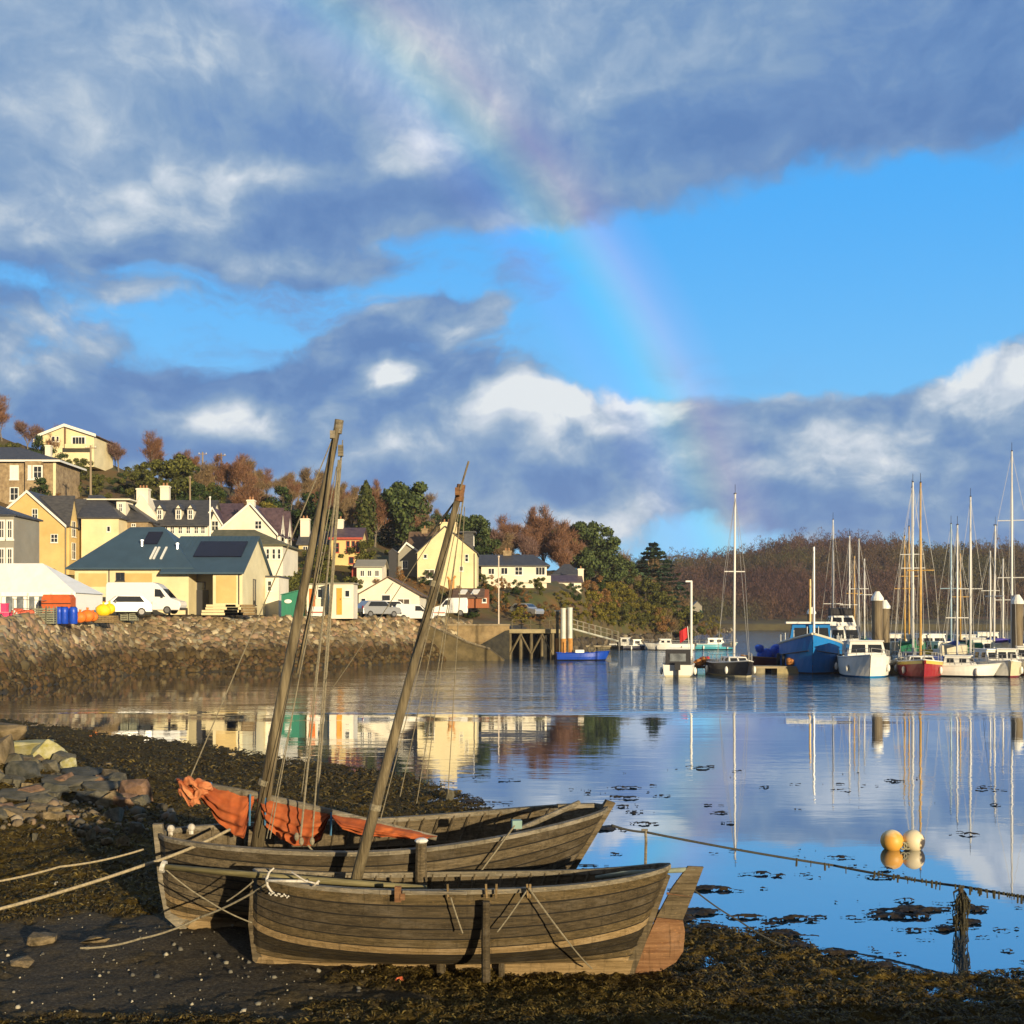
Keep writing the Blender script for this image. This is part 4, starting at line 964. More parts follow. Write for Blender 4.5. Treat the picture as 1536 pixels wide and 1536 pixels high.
def gable_y(mb, x0, x1, y0, y1, z0, ze, zr, xr=None):
    xr = (x0+x1)/2 if xr is None else xr
    mb.prism([(x0,z0),(x1,z0),(x1,ze),(xr,zr),(x0,ze)], y1-y0, 'y', y0)
def gable_x(mb, x0, x1, y0, y1, z0, ze, zr, yr=None):
    yr = (y0+y1)/2 if yr is None else yr
    mb.prism([(y0,z0),(y1,z0),(y1,ze),(yr,zr),(y0,ze)], x1-x0, 'x', x0)
def roof_y(mb, x0, x1, y0, y1, ze, zr, xr=None, oh=.3, t=.14):
    """two slopes, ridge along y"""
    xr = (x0+x1)/2 if xr is None else xr
    for xe, sg in ((x0, -1), (x1, 1)):
        sl_ = (zr-ze)/abs(xr-xe); a = (xe+sg*oh, ze-sl_*oh)
        mb.prism([a, (xr, zr), (xr, zr+t), (a[0], a[1]+t)], y1-y0+2*oh, 'y', y0-oh)
def roof_x(mb, x0, x1, y0, y1, ze, zr, yr=None, oh=.3, t=.14, ohx=None):
    yr = (y0+y1)/2 if yr is None else yr; ohx = oh if ohx is None else ohx
    for ye, sg in ((y0, -1), (y1, 1)):
        sl_ = (zr-ze)/abs(yr-ye); a = (ye+sg*oh, ze-sl_*oh)
        mb.prism([a, (yr, zr), (yr, zr+t), (a[0], a[1]+t)], x1-x0+2*ohx, 'x', x0-ohx)
def roof_hip(mb, x0, x1, y0, y1, ze, xa, xb, zr, oh=.35, yr=None):
    yr = (y0+y1)/2 if yr is None else yr
    X0, X1, Y0, Y1 = x0-oh, x1+oh, y0-oh, y1+oh
    vs = [(X0,Y0,ze),(X1,Y0,ze),(X1,Y1,ze),(X0,Y1,ze),(xa,yr,zr),(xb,yr,zr),(X0,Y0,ze-.15),(X1,Y0,ze-.15),(X1,Y1,ze-.15),(X0,Y1,ze-.15)]
    mb.add(vs, [(0,1,5,4),(1,2,5),(2,3,4,5),(3,0,4),(9,8,7,6),(0,6,7,1),(1,7,8,2),(2,8,9,3),(3,9,6,0)])
def bargeboards(mb, x0, x1, y, ze, zr, xr=None, w_=.28, oh=.32):
    xr = (x0+x1)/2 if xr is None else xr
    for xe, sg in ((x0,-1),(x1,1)):
        sl_ = (zr-ze)/abs(xr-xe); a = (xe+sg*oh, ze-sl_*oh)
        mb.prism([(a[0], a[1]-w_*.4), (xr, zr-w_*.4), (xr, zr+w_*.75), (a[0], a[1]+w_*.75)], .07, 'y', y-oh-.075)
def chimney(h, x, y, z0, z1, w_=.9, d_=.7, pots=2, m=None, parent=None):
    k = MB(); k.box((x, y, (z0+z1)/2), (w_, d_, z1-z0)); k.box((x, y, z1-.12), (w_+.16, d_+.16, .16))
    c = h.part('chimney', k, m or WHITE, parent)
    for i in range(pots):
        k = MB(); px_ = x+(i-(pots-1)/2)*w_/max(1, pots)*.8; k.tube([(px_, y, z1), (px_, y, z1+.4)], .12, 8, r2=.10); h.part('chimney_pot', k, TERRA, c)
    return c
def downpipe(h, x, y, z0, z1): k = MB(); k.tube([(x, y-.07, z0), (x, y-.07, z1)], .05, 6); return h.part('downpipe', k, DARK)

# --- low cream harbour building with the slate-blue metal roof
Y = 103; h = House('harbour_building', 'low cream harbour building with a slate-blue metal hipped roof and rooflights', 262, 920, Y, 'building')
zb, ze = wz(922, Y), wz(852, Y); zr = 13.1
x0, x1, xs, xe = wx(112, Y), wx(283, Y), wx(322, Y), wx(366, Y); D = 11
k = MB(); walls(k, x0, x1, Y, Y+D, zb, ze); wl_ = h.part('wall', k, CREAM2)
k = MB(); gable_x(k, xs, xe, Y-.6, Y+D, zb, wz(857, Y), 12.05); h.part('wall', k, CREAM2)
k = MB(); walls(k, x1, xs, Y+2.6, Y+D, zb, ze); h.part('porch_wall', k, GREYW)
k = MB(); roof_hip(k, x0, x1, Y, Y+D, ze, wx(196, Y+5.5), wx(246, Y+5.5), zr, .6); rf = h.part('roof', k, BLUER)
k = MB(); roof_x(k, wx(250, Y), xe, Y-.6, Y+D, wz(856, Y), 12.05, None, .6, .16, .25); rf2 = h.part('roof', k, BLUER)
# ochre panels of bare render, one on each front
for a, b, c, d in ((118,160,860,880), (186,228,860,876)):
    k = MB(); k.box(((wx(a,Y)+wx(b,Y))/2, Y-.012, (wz(c,Y)+wz(d,Y))/2), (wx(b,Y)-wx(a,Y), .03, wz(c,Y)-wz(d,Y))); h.part('wall_panel', k, OCHRE)
k = MB(); k.box(((wx(327,Y)+wx(357,Y))/2, Y-.62, (wz(864,Y)+wz(905,Y))/2), (wx(357,Y)-wx(327,Y), .05, wz(864,Y)-wz(905,Y))); h.part('wall_panel', k, OCHRE)
h.win_px(175, 186, 860, 870, fm=DARK, bars=(1,0))
k = MB(); k.box(((wx(292,Y)), Y+2.55, zb+1.15), (1.1, .08, 2.3)); dr = h.part('door', k, DARK)
h.window(wx(277,Y+2.6)+.3, wx(286,Y+2.6), zb+.9, zb+2.6, Y+2.6, fm=DARK, bars=(0,0)); h.window(wx(297,Y+2.6), wx(307,Y+2.6), zb+.3, zb+3.0, Y+2.6, fm=DARK, bars=(0,1), sill=False)
for a, b in ((Y+3.6, Y+4.6),): h.window(a, b, zb+1.0, zb+3.3, 0, face='E', xw=xe, fm=DARK, bars=(0,0))
downpipe(h, wx(361, Y), Y-.6, zb, wz(857, Y)); downpipe(h, wx(164, Y), Y, zb, ze)
def on_slope(ye, z_e, yr, z_r, f): return ye+(yr-ye)*f, z_e+(z_r-z_e)*f
def slope_panel(h, px0, px1, f0, f1, ye, z_e, yr, z_r, m, name, parent, skew=0., lift=.06):
    (ya, za), (yb, zb_) = on_slope(ye, z_e, yr, z_r, f0), on_slope(ye, z_e, yr, z_r, f1)
    xa0, xa1, xb0, xb1 = wx(px0, ya), wx(px1, ya), wx(px0, ya)+skew, wx(px1, ya)+skew
    n_ = Vector((0, -(z_r-z_e), yr-ye)).normalized()*lift
    P = [Vector((xa0,ya,za)), Vector((xa1,ya,za)), Vector((xb1,yb,zb_)), Vector((xb0,yb,zb_))]
    k = MB(); k.add([p+n_*.2-n_*1.0 for p in P]+[p+n_ for p in P], ((0,3,2,1),(4,5,6,7),(0,1,5,4),(1,2,6,5),(2,3,7,6),(3,0,4,7))); return h.part(name, k, m, parent)
PV = mat('solar_glass', (.008,.009,.022), .25, spec=.6, var=.2, scale=1)
slope_panel(h, 290, 362, .34, .80, Y-.6, wz(856,Y)+.16, Y+5.2, 12.21, PV, 'solar_panel', rf2, 0, .12)
slope_panel(h, 214, 236, .56, .86, Y-.6, ze, Y+5.5, zr, PV, 'solar_panel', rf, 0, .09)
for a in (224, 229, 240): slope_panel(h, a, a+3, .20, .48, Y-.6, ze, Y+5.5, zr, WHITEP, 'rooflight', rf, 0, .10)
for a, rr_, Yv in ((213, rf, 0), (266, rf2, 0)):
    k = MB(); yv, zv = (Y+2.6, ze+(zr-ze)*.56) if a == 213 else (Y+2.2, wz(857,Y)+2.3)
    k.tube([(wx(a, yv), yv, zv-.2), (wx(a, yv), yv, zv+.3)], .12, 8); k.tube([(wx(a, yv), yv, zv+.28), (wx(a, yv), yv, zv+.42)], .18, 8); h.part('roof_vent', k, mat('bright_steel', (.75,.78,.8), .3, metal=.3), rr_)
k = MB()
for i in range(26):
    xx = x0+(x1-x0)*i/25
# standing seams of the metal roof
k = MB()
for i in range(17):
    xx = wx(262, Y)+(xe-wx(262, Y))*i/16
    ya, za = Y-1.2, wz(856,Y)-.52; k.tube([(xx, ya, za+.17), (xx, Y+5.1, 12.22)], .022, 3)
h.part('roof_seam', k, BLUER, rf2)

def gabled_villa(label, pxl, pxr, pxa, py_b, py_e, py_a, Y, depth, wallm, roofm, gablets, winds, chim=None, base_extra=1.5, name='house', gw=2.6, py_r=None, trim=WHITEP):
    """gable end to the camera, cross gables on the side facing the sea"""
    h = House(name, label, (pxl+pxr)/2, py_b, Y); z0, ze, za = wz(py_b, Y)-base_extra, wz(py_e, Y), wz(py_a, Y)
    x0, x1, xa = wx(pxl, Y), wx(pxr, Y), wx(pxa, Y)
    k = MB(); gable_y(k, x0, x1, Y, Y+depth, z0, ze, za, xa)
    rk = MB(); roof_y(rk, x0, x1, Y, Y+depth, ze+.02, za+.05, xa)
    tr = MB(); bargeboards(tr, x0, x1, Y, ze, za, xa)
    gz = za-.35
    for y0 in gablets:
        gable_x(k, xa+.3, x1+.25, y0, y0+gw, z0, ze+.25, gz)
        roof_x(rk, xa+.3, x1+.25, y0, y0+gw, ze+.27, gz+.04, None, .22, .12, .15)
    h.part('wall', k, wallm); r_ = h.part('roof', rk, roofm); h.part('bargeboard', tr, trim, r_)
    for wdw in winds: h.win_px(*wdw)
    for y0 in gablets:
        yc = y0+gw/2; h.window(yc-.5, yc+.5, ze-1.2, ze+.5, 0, face='E', xw=x1+.25)
        h.window(yc-.5, yc+.5, z0+base_extra+.4, z0+base_extra+2.2, 0, face='E', xw=x1+.25)
    if chim: 
        for c_ in chim: chimney(h, wx(c_[0], Y+c_[2]), Y+c_[2], za-1.2, wz(c_[1], Y+c_[2]), .9, .8, 2, WHITE, r_)
    downpipe(h, x1+.1, Y, z0, ze)
    return h
gabled_villa('ochre gable-ended house with two narrow cross gables on its seaward side, above the marquee', -14, 97, 42, 842, 787, 738, 130, 7.6, OCHRE, SLATE, (130.7, 134.3), ((49,56,764,779), (77,86,802,813)))
gabled_villa('white gabled villa with purple roof and chimney on the gable peak, above the blue-roofed building', 326, 414, 376, 826, 799, 756, 139, 9.5, WHITE, PURPLE, (140.2, 144.6), ((383,392,782,793), (352,360,800,812)), ((377,750,.5),), gw=3.0)
# left wing of the white villa
Y = 143; h = House('house', 'purple-roofed wing with a small white porch gable, joined to the white villa', 318, 800, Y)
k = MB(); x0, x1 = wx(283,Y), wx(352,Y); gable_x(k, x0, x1, Y, Y+7, wz(815,Y), wz(786,Y), wz(756,Y+3)); gable_y(k, wx(308,Y), wx(338,Y), Y-1.3, Y+2, wz(815,Y), wz(788,Y), wz(764,Y)); h.part('wall', k, WHITE)
k = MB(); roof_x(k, x0, x1, Y, Y+7, wz(786,Y), wz(756,Y+3)); roof_y(k, wx(308,Y), wx(338,Y), Y-1.3, Y+3, wz(788,Y), wz(764,Y), None, .2); r_ = h.part('roof', k, PURPLE)
k = MB(); bargeboards(k, wx(308,Y), wx(338,Y), Y-1.3, wz(788,Y), wz(764,Y), None, .26, .22); h.part('bargeboard', k, WHITEP, r_)
h.win_px(318, 327, 782, 796, Y-1.3)
# hipped cream house beside the ochre one
Y = 133; h = House('house', 'cream house with dark hipped roof and white box dormer, between ochre gable and terrace', 150, 835, Y)
x0, x1 = wx(122,Y), wx(178,Y); z0 = wz(848,Y)
k = MB(); walls(k, x0, x1, Y, Y+9, z0, wz(776,Y)); h.part('wall', k, CREAM2)
k = MB(); roof_hip(k, x0, x1, Y, Y+9, wz(776,Y), wx(131,Y+4), wx(150,Y+4), wz(742,Y+4)); r_ = h.part('roof', k, SLATE)
k = MB(); walls(k, x1, wx(210,Y), Y+3, Y+11, z0, wz(778,Y)); h.part('wall', k, STONE)
k = MB(); roof_hip(k, x1-2, wx(210,Y), Y+3, Y+11, wz(778,Y), wx(150,Y+6), wx(184,Y+6), wz(748,Y+6)); h.part('roof', k, SLATE)
k = MB(); walls(k, wx(173,Y+3), wx(187,Y+3), Y+3.4, Y+6, wz(775,Y+3), wz(752,Y+3)); k.box((wx(166,Y+4.5), Y+4.6, wz(750,Y+4)), (5.6, 2.9, .15)); dm = h.part('dormer', k, WHITE, r_)
h.window(wx(179,Y+3.4), wx(183,Y+3.4), wz(767,Y+3.4), wz(756,Y+3.4), Y+3.4, parent=dm, sill=False)
k = MB(); roof_y_ = None; k.prism([(wx(119,Y),wz(779,Y)),(wx(131,Y+1),wz(742,Y+1)),(wx(131,Y+1)+.3,wz(742,Y+1)+.3),(wx(119,Y)-.4,wz(779,Y))], .1, 'y', Y-.5)
h.win_px(161, 165, 790, 797, bars=(0,0)); h.win_px(183, 188, 786, 794, Y+3); h.win_px(198, 203, 786, 794, Y+3)
# the terrace with dormers behind
Y = 140; h = House('terrace_house', 'white terrace with slate roof, tall white gable chimney and a row of dormers', 250, 800, Y)
x0, x1 = wx(194,Y), wx(312,Y); z0, ze = wz(825,Y), wz(787,Y); zr = wz(752,Y+4)
k = MB(); gable_x(k, x0, x1, Y, Y+8, z0, ze, zr); gable_y(k, wx(196,Y), wx(236,Y), Y-.3, Y+8, z0, wz(775,Y), wz(742,Y), wx(212,Y)); h.part('wall', k, WHITE)
k = MB(); roof_x(k, x0, x1, Y-.4, Y+8, ze, zr); r_ = h.part('roof', k, SLATE)
k = MB(); roof_y(k, wx(198,Y), wx(243,Y), Y-2.6, Y-.35, wz(791,Y), wz(758,Y), wx(200,Y), .15); h.part('roof', k, SLATE)
chimney(h, wx(213,Y), Y+.6, wz(765,Y), wz(732,Y), 1.45, 1.0, 3, WHITE, r_); chimney(h, wx(248,Y+6), Y+6, zr-1, wz(729,Y+6), 1.1, .8, 2, WHITE, r_)
for a in (234, 262, 280):
    k = MB(); walls(k, wx(a,Y), wx(a+9,Y), Y+.3, Y+3.4, wz(782,Y), wz(762,Y)); gable_y(k, wx(a,Y), wx(a+9,Y), Y+.3, Y+3.6, wz(764,Y), wz(763,Y), wz(757,Y)); dm = h.part('dormer', k, WHITE, r_)
    h.window(wx(a+2,Y), wx(a+7,Y), wz(778,Y), wz(765,Y), Y+.3, parent=dm, sill=False)
    k = MB(); roof_y(k, wx(a,Y), wx(a+9,Y), Y+.3, Y+3.8, wz(763,Y), wz(756,Y), None, .12, .08); h.part('dormer_roof', k, SLATE, dm)
for a in (246, 256, 268, 280, 292, 302): h.win_px(a, a+5, 790, 800, Y)
# low hall with mossy roof
Y = 127; h = House('hall', 'low white hall with mossy green roof tucked behind the blue-roofed building', 390, 840, Y, 'building')
x0, x1 = wx(312,Y), wx(424,Y)
k = MB(); walls(k, x0, x1, Y, Y+9, wz(858,Y)-4, wz(817,Y)); h.part('wall', k, WHITE)
k = MB(); roof_hip(k, x0, x1, Y, Y+9, wz(817,Y), wx(320,Y+4), wx(380,Y+4), wz(794,Y+4), .4); h.part('roof', k, OLIVER)
for a in (392, 400, 409, 417): h.win_px(a, a+3.5, 824, 838, Y, bars=(0,1))
# building cut by the frame edge
Y = 112; h = House('house', 'grey stone house with white window surrounds, cut by the frame edge beside the marquee', 0, 850, Y)
k = MB(); walls(k, wx(-90,Y), wx(21,Y), Y, Y+6, wz(905,Y)-1, wz(772,Y)); h.part('wall', k, GREYW)
k = MB(); roof_hip(k, wx(-90,Y), wx(21,Y), Y, Y+6, wz(772,Y), wx(-60,Y+3), wx(-5,Y+3), wz(757,Y+3), .3); h.part('roof', k, SLATE)
for a in (-20, 0, 12):
    for c, d in ((782,806), (824,850)):
        h.win_px(a, a+5.5, c, d, Y, t=.16)
# stone villa upper left
Y = 164; h = House('stone_villa', 'brown stone villa with white bay window and shallow slate roof on the upper slope', 30, 755, Y)
x0, x1 = wx(-90,Y), wx(84,Y); z0 = wz(775,Y)
k = MB(); walls(k, x0, x1, Y, Y+9, z0, wz(692,Y)); walls(k, wx(42,Y), wx(66,Y), Y-1, Y, z0, wz(693,Y)); h.part('wall', k, STONE)
k = MB(); roof_hip(k, x0, x1, Y, Y+9, wz(690,Y), wx(-40,Y+4), wx(28,Y+4), wz(670,Y+4), .7); r_ = h.part('roof', k, SLATE)
k = MB(); k.box(((x0+x1)/2, Y-.72, wz(692,Y)), (x1-x0+1.5, .12, .28)); k.box((x1+.75, Y+4.5, wz(692,Y)), (.12, 10.4, .28)); h.part('fascia', k, WHITEP, r_)
chimney(h, wx(73,Y+4), Y+4, wz(690,Y+4), wz(668,Y+4), .8, .7, 1, WHITE, r_)
k = MB(); k.box((x1-.2, Y-.03, (z0+wz(692,Y))/2), (.4, .08, wz(692,Y)-z0)); h.part('quoin', k, CREAM2)
h.win_px(16, 27, 699, 718, Y, gm=WHITEP, t=.12); h.win_px(51, 62, 700, 716, Y-1, t=.2, bars=(1,1)); h.win_px(43, 46, 699, 718, Y-1, t=.12, gm=WHITEP); h.win_px(16, 27, 732, 750, Y, t=.12)
# bungalow on the ridge
Y = 188; h = House('bungalow', 'pale bungalow with a wide low gable standing alone on the ridge', 100, 672, Y)
x0, x1, xa = wx(63,Y), wx(141,Y), wx(98,Y)
k = MB(); gable_y(k, x0, x1, Y, Y+9, wz(700,Y), wz(653,Y), wz(639,Y), xa); h.part('wall', k, CREAM2)
k = MB(); roof_y(k, x0, x1, Y, Y+9, wz(653,Y), wz(639,Y), xa, .5); r_ = h.part('roof', k, BROWNR)
k = MB(); bargeboards(k, x0, x1, Y, wz(653,Y), wz(639,Y), xa, .42, .5); h.part('bargeboard', k, WHITEP, r_)
k = MB(); k.tube([(xa, Y-.12, wz(641,Y)), (xa, Y-.12, wz(672,Y))], .14, 6); h.part('downpipe', k, mat('brown_pipe', (.16,.08,.04)))
h.win_px(78, 82, 655, 662, Y, bars=(0,0)); h.win_px(85, 88, 655, 662, Y, bars=(0,0)); h.win_px(109, 127, 656, 667, Y, bars=(3,0), t=.2)
k = MB(); k.box((wx(60,Y), Y-.6, wz(664,Y)), (1.2,1.2,.9)); k.box((wx(125,Y), Y-2, wz(672,Y)), (4.5,.3,.7)); h.part('terrace_wall', k, CREAM2)
# yellow house with red-framed bay
Y = 150; h = House('house', 'yellow house with red-framed tall windows and red roof edge, above the cabins', 520, 840, Y)
x0, x1 = wx(497,Y), wx(541,Y)
k = MB(); gable_x(k, x0, x1, Y, Y+6, wz(852,Y)-3, wz(808,Y), wz(793,Y+3)); h.part('wall', k, CREAM)
k = MB(); roof_x(k, x0, x1, Y, Y+6, wz(808,Y), wz(793,Y+3)); r_ = h.part('roof', k, PURPLE)
k = MB(); k.box(((x0+x1)/2, Y-.36, wz(808,Y)), (x1-x0+.6, .1, .3)); h.part('fascia', k, REDP, r_)
chimney(h, wx(511,Y+3), Y+3, wz(800,Y), wz(779,Y+3), .8, .7, 1, WHITE, r_)
for a in (520, 528, 535): h.win_px(a, a+4, 812, 828, Y, fm=REDP, bars=(0,1))
h.win_px(503, 508, 815, 828, Y, fm=REDP, bars=(0,1)); h.win_px(524, 530, 836, 845, Y, fm=REDP, bars=(0,0))
Y = 153; h = House('cottage', 'small dark-roofed cottage with a tall white chimney, half hidden behind the taller mast', 472, 835, Y)
x0, x1 = wx(448,Y), wx(492,Y)
k = MB(); gable_x(k, x0, x1, Y, Y+6, wz(845,Y), wz(816,Y), wz(798,Y+3)); h.part('wall', k, CREAM)
k = MB(); roof_x(k, x0, x1, Y, Y+6, wz(816,Y), wz(798,Y+3)); r_ = h.part('roof', k, SLATE)
chimney(h, wx(458,Y+2), Y+2, wz(806,Y), wz(778,Y+2), 1.2, .9, 2, WHITE, r_); h.win_px(478, 487, 820, 828, Y, bars=(1,0)); h.win_px(455, 461, 820, 829, Y, bars=(1,0))
# little white building below
Y = 138; h = House('cottage', 'little white cottage with grey roof and red lean-to, under the yellow house', 552, 872, Y)
x0, x1 = wx(535,Y), wx(573,Y)
k = MB(); gable_x(k, x0, x1, Y, Y+5, wz(880,Y)-3, wz(850,Y), wz(841,Y+2.5)); h.part('wall', k, WHITE)
k = MB(); roof_x(k, x0, x1, Y, Y+5, wz(850,Y), wz(841,Y+2.5)); h.part('roof', k, GREYW)
k = MB(); gable_x(k, wx(526,Y), x0-.02, Y+1, Y+4, wz(880,Y), wz(851,Y), wz(843,Y)); h.part('lean_to', k, REDP)
for a in (541, 552, 563): h.win_px(a, a+5, 856, 864, Y, bars=(1,0))
# white gabled shed
Y = 122; h = House('boat_shed', 'low wide white-gabled shed with dark roof edge behind the parked vans', 584, 922, Y, 'shed')
x0, x1, xa = wx(538,Y), wx(629,Y), wx(583,Y)
k = MB(); gable_y(k, x0, x1, Y, Y+10, wz(926,Y), wz(892,Y), wz(866,Y), xa); walls(k, wx(528,Y), x0, Y+1, Y+6, wz(926,Y), wz(889,Y)); h.part('wall', k, WHITE)
k = MB(); roof_y(k, x0, x1, Y, Y+10, wz(892,Y), wz(866,Y), xa, .35); h.part('roof', k, BROWNR)
h.win_px(573, 585, 893, 901, Y, bars=(0,0)); h.win_px(597, 614, 899, 907, Y, bars=(1,0), gm=GLASSR); h.win_px(542, 548, 898, 906, Y, bars=(0,0))
k = MB(); k.box((wx(585,Y), Y-.5, wz(884,Y)), (.06,.06,.06)); k.tube([(wx(590,Y), Y-.06, wz(874,Y)), (wx(578,Y), Y-.06, wz(890,Y))], .05, 5); h.part('pipe', k, GREYW)
# tall pale house
Y = 145; h = House('house', 'tall pale cream gable-ended house with a white chimney on its peak near the slipway', 670, 872, Y)
x0, x1, xa = wx(626,Y), wx(715,Y), wx(668,Y)
k = MB(); gable_y(k, x0, x1, Y, Y+8, wz(885,Y), wz(829,Y), wz(790,Y), xa); h.part('wall', k, CREAM2)
k = MB(); roof_y(k, x0, x1, Y, Y+8, wz(829,Y), wz(790,Y), xa, .22); r_ = h.part('roof', k, SLATE)
chimney(h, wx(673,Y+.6), Y+.6, wz(800,Y), wz(783,Y), 2.1, .9, 3, CREAM2, r_)
k = MB(); walls(k, wx(696,Y+2), wx(710,Y+2), Y+2.2, Y+5, wz(825,Y), wz(797,Y)); k.box((wx(702,Y+3.4), Y+3.5, wz(796,Y)), (2.2,3.2,.2)); dm = h.part('dormer', k, SLATE, r_); h.window(Y+2.8, Y+4.2, wz(815,Y), wz(802,Y), 0, face='E', xw=wx(710,Y+2), parent=dm)
h.win_px(636, 640, 832, 837, Y, bars=(0,0)); h.win_px(698, 702, 832, 842, Y, bars=(0,1)); h.win_px(638, 651, 855, 868, Y, bars=(1,0), gm=GLASSR); h.win_px(690, 694, 850, 856, Y, bars=(0,0))
downpipe(h, x1-.3, Y, wz(885,Y), wz(830,Y))
Y = 149; h = House('house', 'grey stone house with brown roof slope, leaning against the tall cream house', 618, 860, Y)
x0, x1 = wx(596,Y), wx(634,Y)
k = MB(); gable_y(k, x0, x1, Y, Y+7, wz(876,Y), wz(832,Y), wz(815,Y), wx(610,Y)); gable_x(k, wx(612,Y), wx(660,Y), Y+2, Y+8, wz(876,Y), wz(822,Y), wz(799,Y+5)); h.part('wall', k, GREYW)
k = MB(); roof_y(k, x0, x1, Y, Y+7, wz(832,Y), wz(815,Y), wx(610,Y), .3); roof_x(k, wx(612,Y), wx(660,Y), Y+2, Y+8, wz(822,Y), wz(799,Y+5)); r_ = h.part('roof', k, BROWNR)
k = MB(); bargeboards(k, x0, x1, Y, wz(832,Y), wz(815,Y), wx(610,Y), .25, .3); h.part('bargeboard', k, WHITEP, r_); chimney(h, wx(637,Y+5), Y+5, wz(803,Y), wz(793,Y+5), .8, .7, 1, STONE, r_)
h.win_px(604, 611, 842, 852, Y, bars=(1,0))
Y = 147; h = House('shed', 'tall black weatherboard shed beside the grey stone house', 589, 864, Y, 'shed')
k = MB(); gable_y(k, wx(583,Y), wx(595,Y), Y, Y+4, wz(872,Y), wz(829,Y), wz(824,Y)); h.part('wall', k, DARK)
k = MB(); roof_y(k, wx(583,Y), wx(595,Y), Y, Y+4, wz(829,Y), wz(824,Y), None, .1); h.part('roof', k, SLATE)
# long bungalow
Y = 165; h = House('bungalow', 'long white bungalow with grey hipped roof beyond the flagpole', 772, 872, Y)
x0, x1 = wx(722,Y), wx(820,Y)
k = MB(); walls(k, x0, x1, Y, Y+8, wz(882,Y), wz(849,Y)); h.part('wall', k, WHITE)
k = MB(); roof_hip(k, x0, x1, Y, Y+8, wz(848,Y), wx(712,Y+4), wx(800,Y+4), wz(832,Y+4), .5); r_ = h.part('roof', k, SLATE)
chimney(h, wx(761,Y+4), Y+4, wz(836,Y), wz(826,Y+4), 1.2, .8, 2, STONE, r_)
h.win_px(752, 761, 852, 861, Y, bars=(1,0)); h.win_px(773, 783, 851, 862, Y, bars=(1,1), t=.12); h.win_px(804, 817, 851, 862, Y, bars=(2,0)); h.win_px(733, 741, 853, 861, Y, bars=(1,0))
k = MB(); k.box((wx(790,Y), Y-.3, wz(869,Y)), (7,.2,1.0)); h.part('garden_wall', k, WHITE)
# low cottages
Y = 178; h = House('cottage', 'low white cottage with dark roof, half sunk in gorse beyond the long bungalow', 838, 882, Y)
x0, x1 = wx(806,Y), wx(872,Y)
k = MB(); gable_x(k, x0, x1, Y, Y+6, wz(890,Y), wz(873,Y), wz(864,Y+3)); h.part('wall', k, WHITE)
k = MB(); roof_x(k, x0, x1, Y, Y+6, wz(873,Y), wz(864,Y+3)); r_ = h.part('roof', k, PURPLE); chimney(h, wx(871,Y+3), Y+3, wz(872,Y), wz(853,Y+3), .9, .8, 1, WHITE, r_)
for a in (822, 838, 855): h.win_px(a, a+6, 875, 880, Y, bars=(0,0))
Y = 186; h = House('barn', 'dark hipped barn roof behind the low white cottage', 850, 870, Y, 'building')
k = MB(); walls(k, wx(829,Y), wx(871,Y), Y, Y+6, wz(885,Y)-4, wz(862,Y)); h.part('wall', k, DARK)
k = MB(); roof_hip(k, wx(829,Y), wx(871,Y), Y, Y+6, wz(862,Y), wx(846,Y+3), wx(855,Y+3), wz(846,Y+3), .3); h.part('roof', k, SLATE)
Y = 440; h = House('cottage', 'tiny lone cottage on the low far shore', 1045, 917, Y)
k = MB(); gable_y(k, wx(1039,Y), wx(1053,Y), Y, Y+5, wz(921,Y), wz(909,Y), wz(902,Y)); h.part('wall', k, GREYW)
k = MB(); roof_y(k, wx(1039,Y), wx(1053,Y), Y, Y+5, wz(909,Y), wz(902,Y), None, .2); h.part('roof', k, SLATE)
# red shed
Y = 135; h = House('red_shed', 'long low red timber shed with two white rooflights', 707, 905, Y, 'shed')
x0, x1 = wx(682,Y), wx(733,Y)
k = MB(); gable_x(k, x0, x1, Y, Y+4.5, wz(912,Y), wz(896,Y), wz(884,Y+2)); h.part('wall', k, mat('red_boards', (.30,.10,.04), .8, scale=3, stretch=(4,4,.3)))
k = MB(); roof_x(k, x0, x1-.8, Y, Y+4.5, wz(896,Y), wz(884,Y+2)); r_ = h.part('roof', k, BROWNR)
for a in (688, 706): slope_panel(h, a, a+10, .25, .8, Y, wz(896,Y), Y+2.2, wz(884,Y+2), WHITEP, 'rooflight', r_, .3, .2)
h.win_px(724, 729, 898, 903, Y, bars=(0,0))
# cabins with orange doors, green shed
def cabin(label, a, b, py0, py1, Y, m, doors, dm_, name='cabin'):
    h = House(name, label, (a+b)/2, py1, Y, 'cabin', 'harbour cabins'); x0, x1 = wx(a,Y), wx(b,Y)
    k = MB(); walls(k, x0, x1, Y, Y+3, wz(py1+6,Y), wz(py0,Y)); h.part('wall', k, m)
    k = MB(); k.box(((x0+x1)/2, Y+1.5, wz(py0,Y)+.06), (x1-x0+.3, 3.3, .12)); h.part('roof', k, GREYW)
    for (d0, d1) in doors:
        k = MB(); k.box(((wx(d0,Y)+wx(d1,Y))/2, Y-.03, (wz(py0+6,Y)+wz(py1,Y))/2), (wx(d1,Y)-wx(d0,Y), .07, wz(py0+6,Y)-wz(py1,Y))); d_ = h.part('door', k, dm_)
        k = MB(); k.box((wx(d1,Y)-.15, Y-.09, wz((py0+py1)/2,Y)), (.05,.05,.2)); h.part('handle', k, DARK, d_)
    return h
ORANGE = mat('orange_paint', (.66,.17,.02), .6, scale=3)
h = cabin('white cabin with a deep orange door, partly behind the taller mast', 460, 491, 877, 921, 110, WHITE, ((464,473),), ORANGE); h.win_px(477, 483, 884, 896, 110, bars=(0,0))
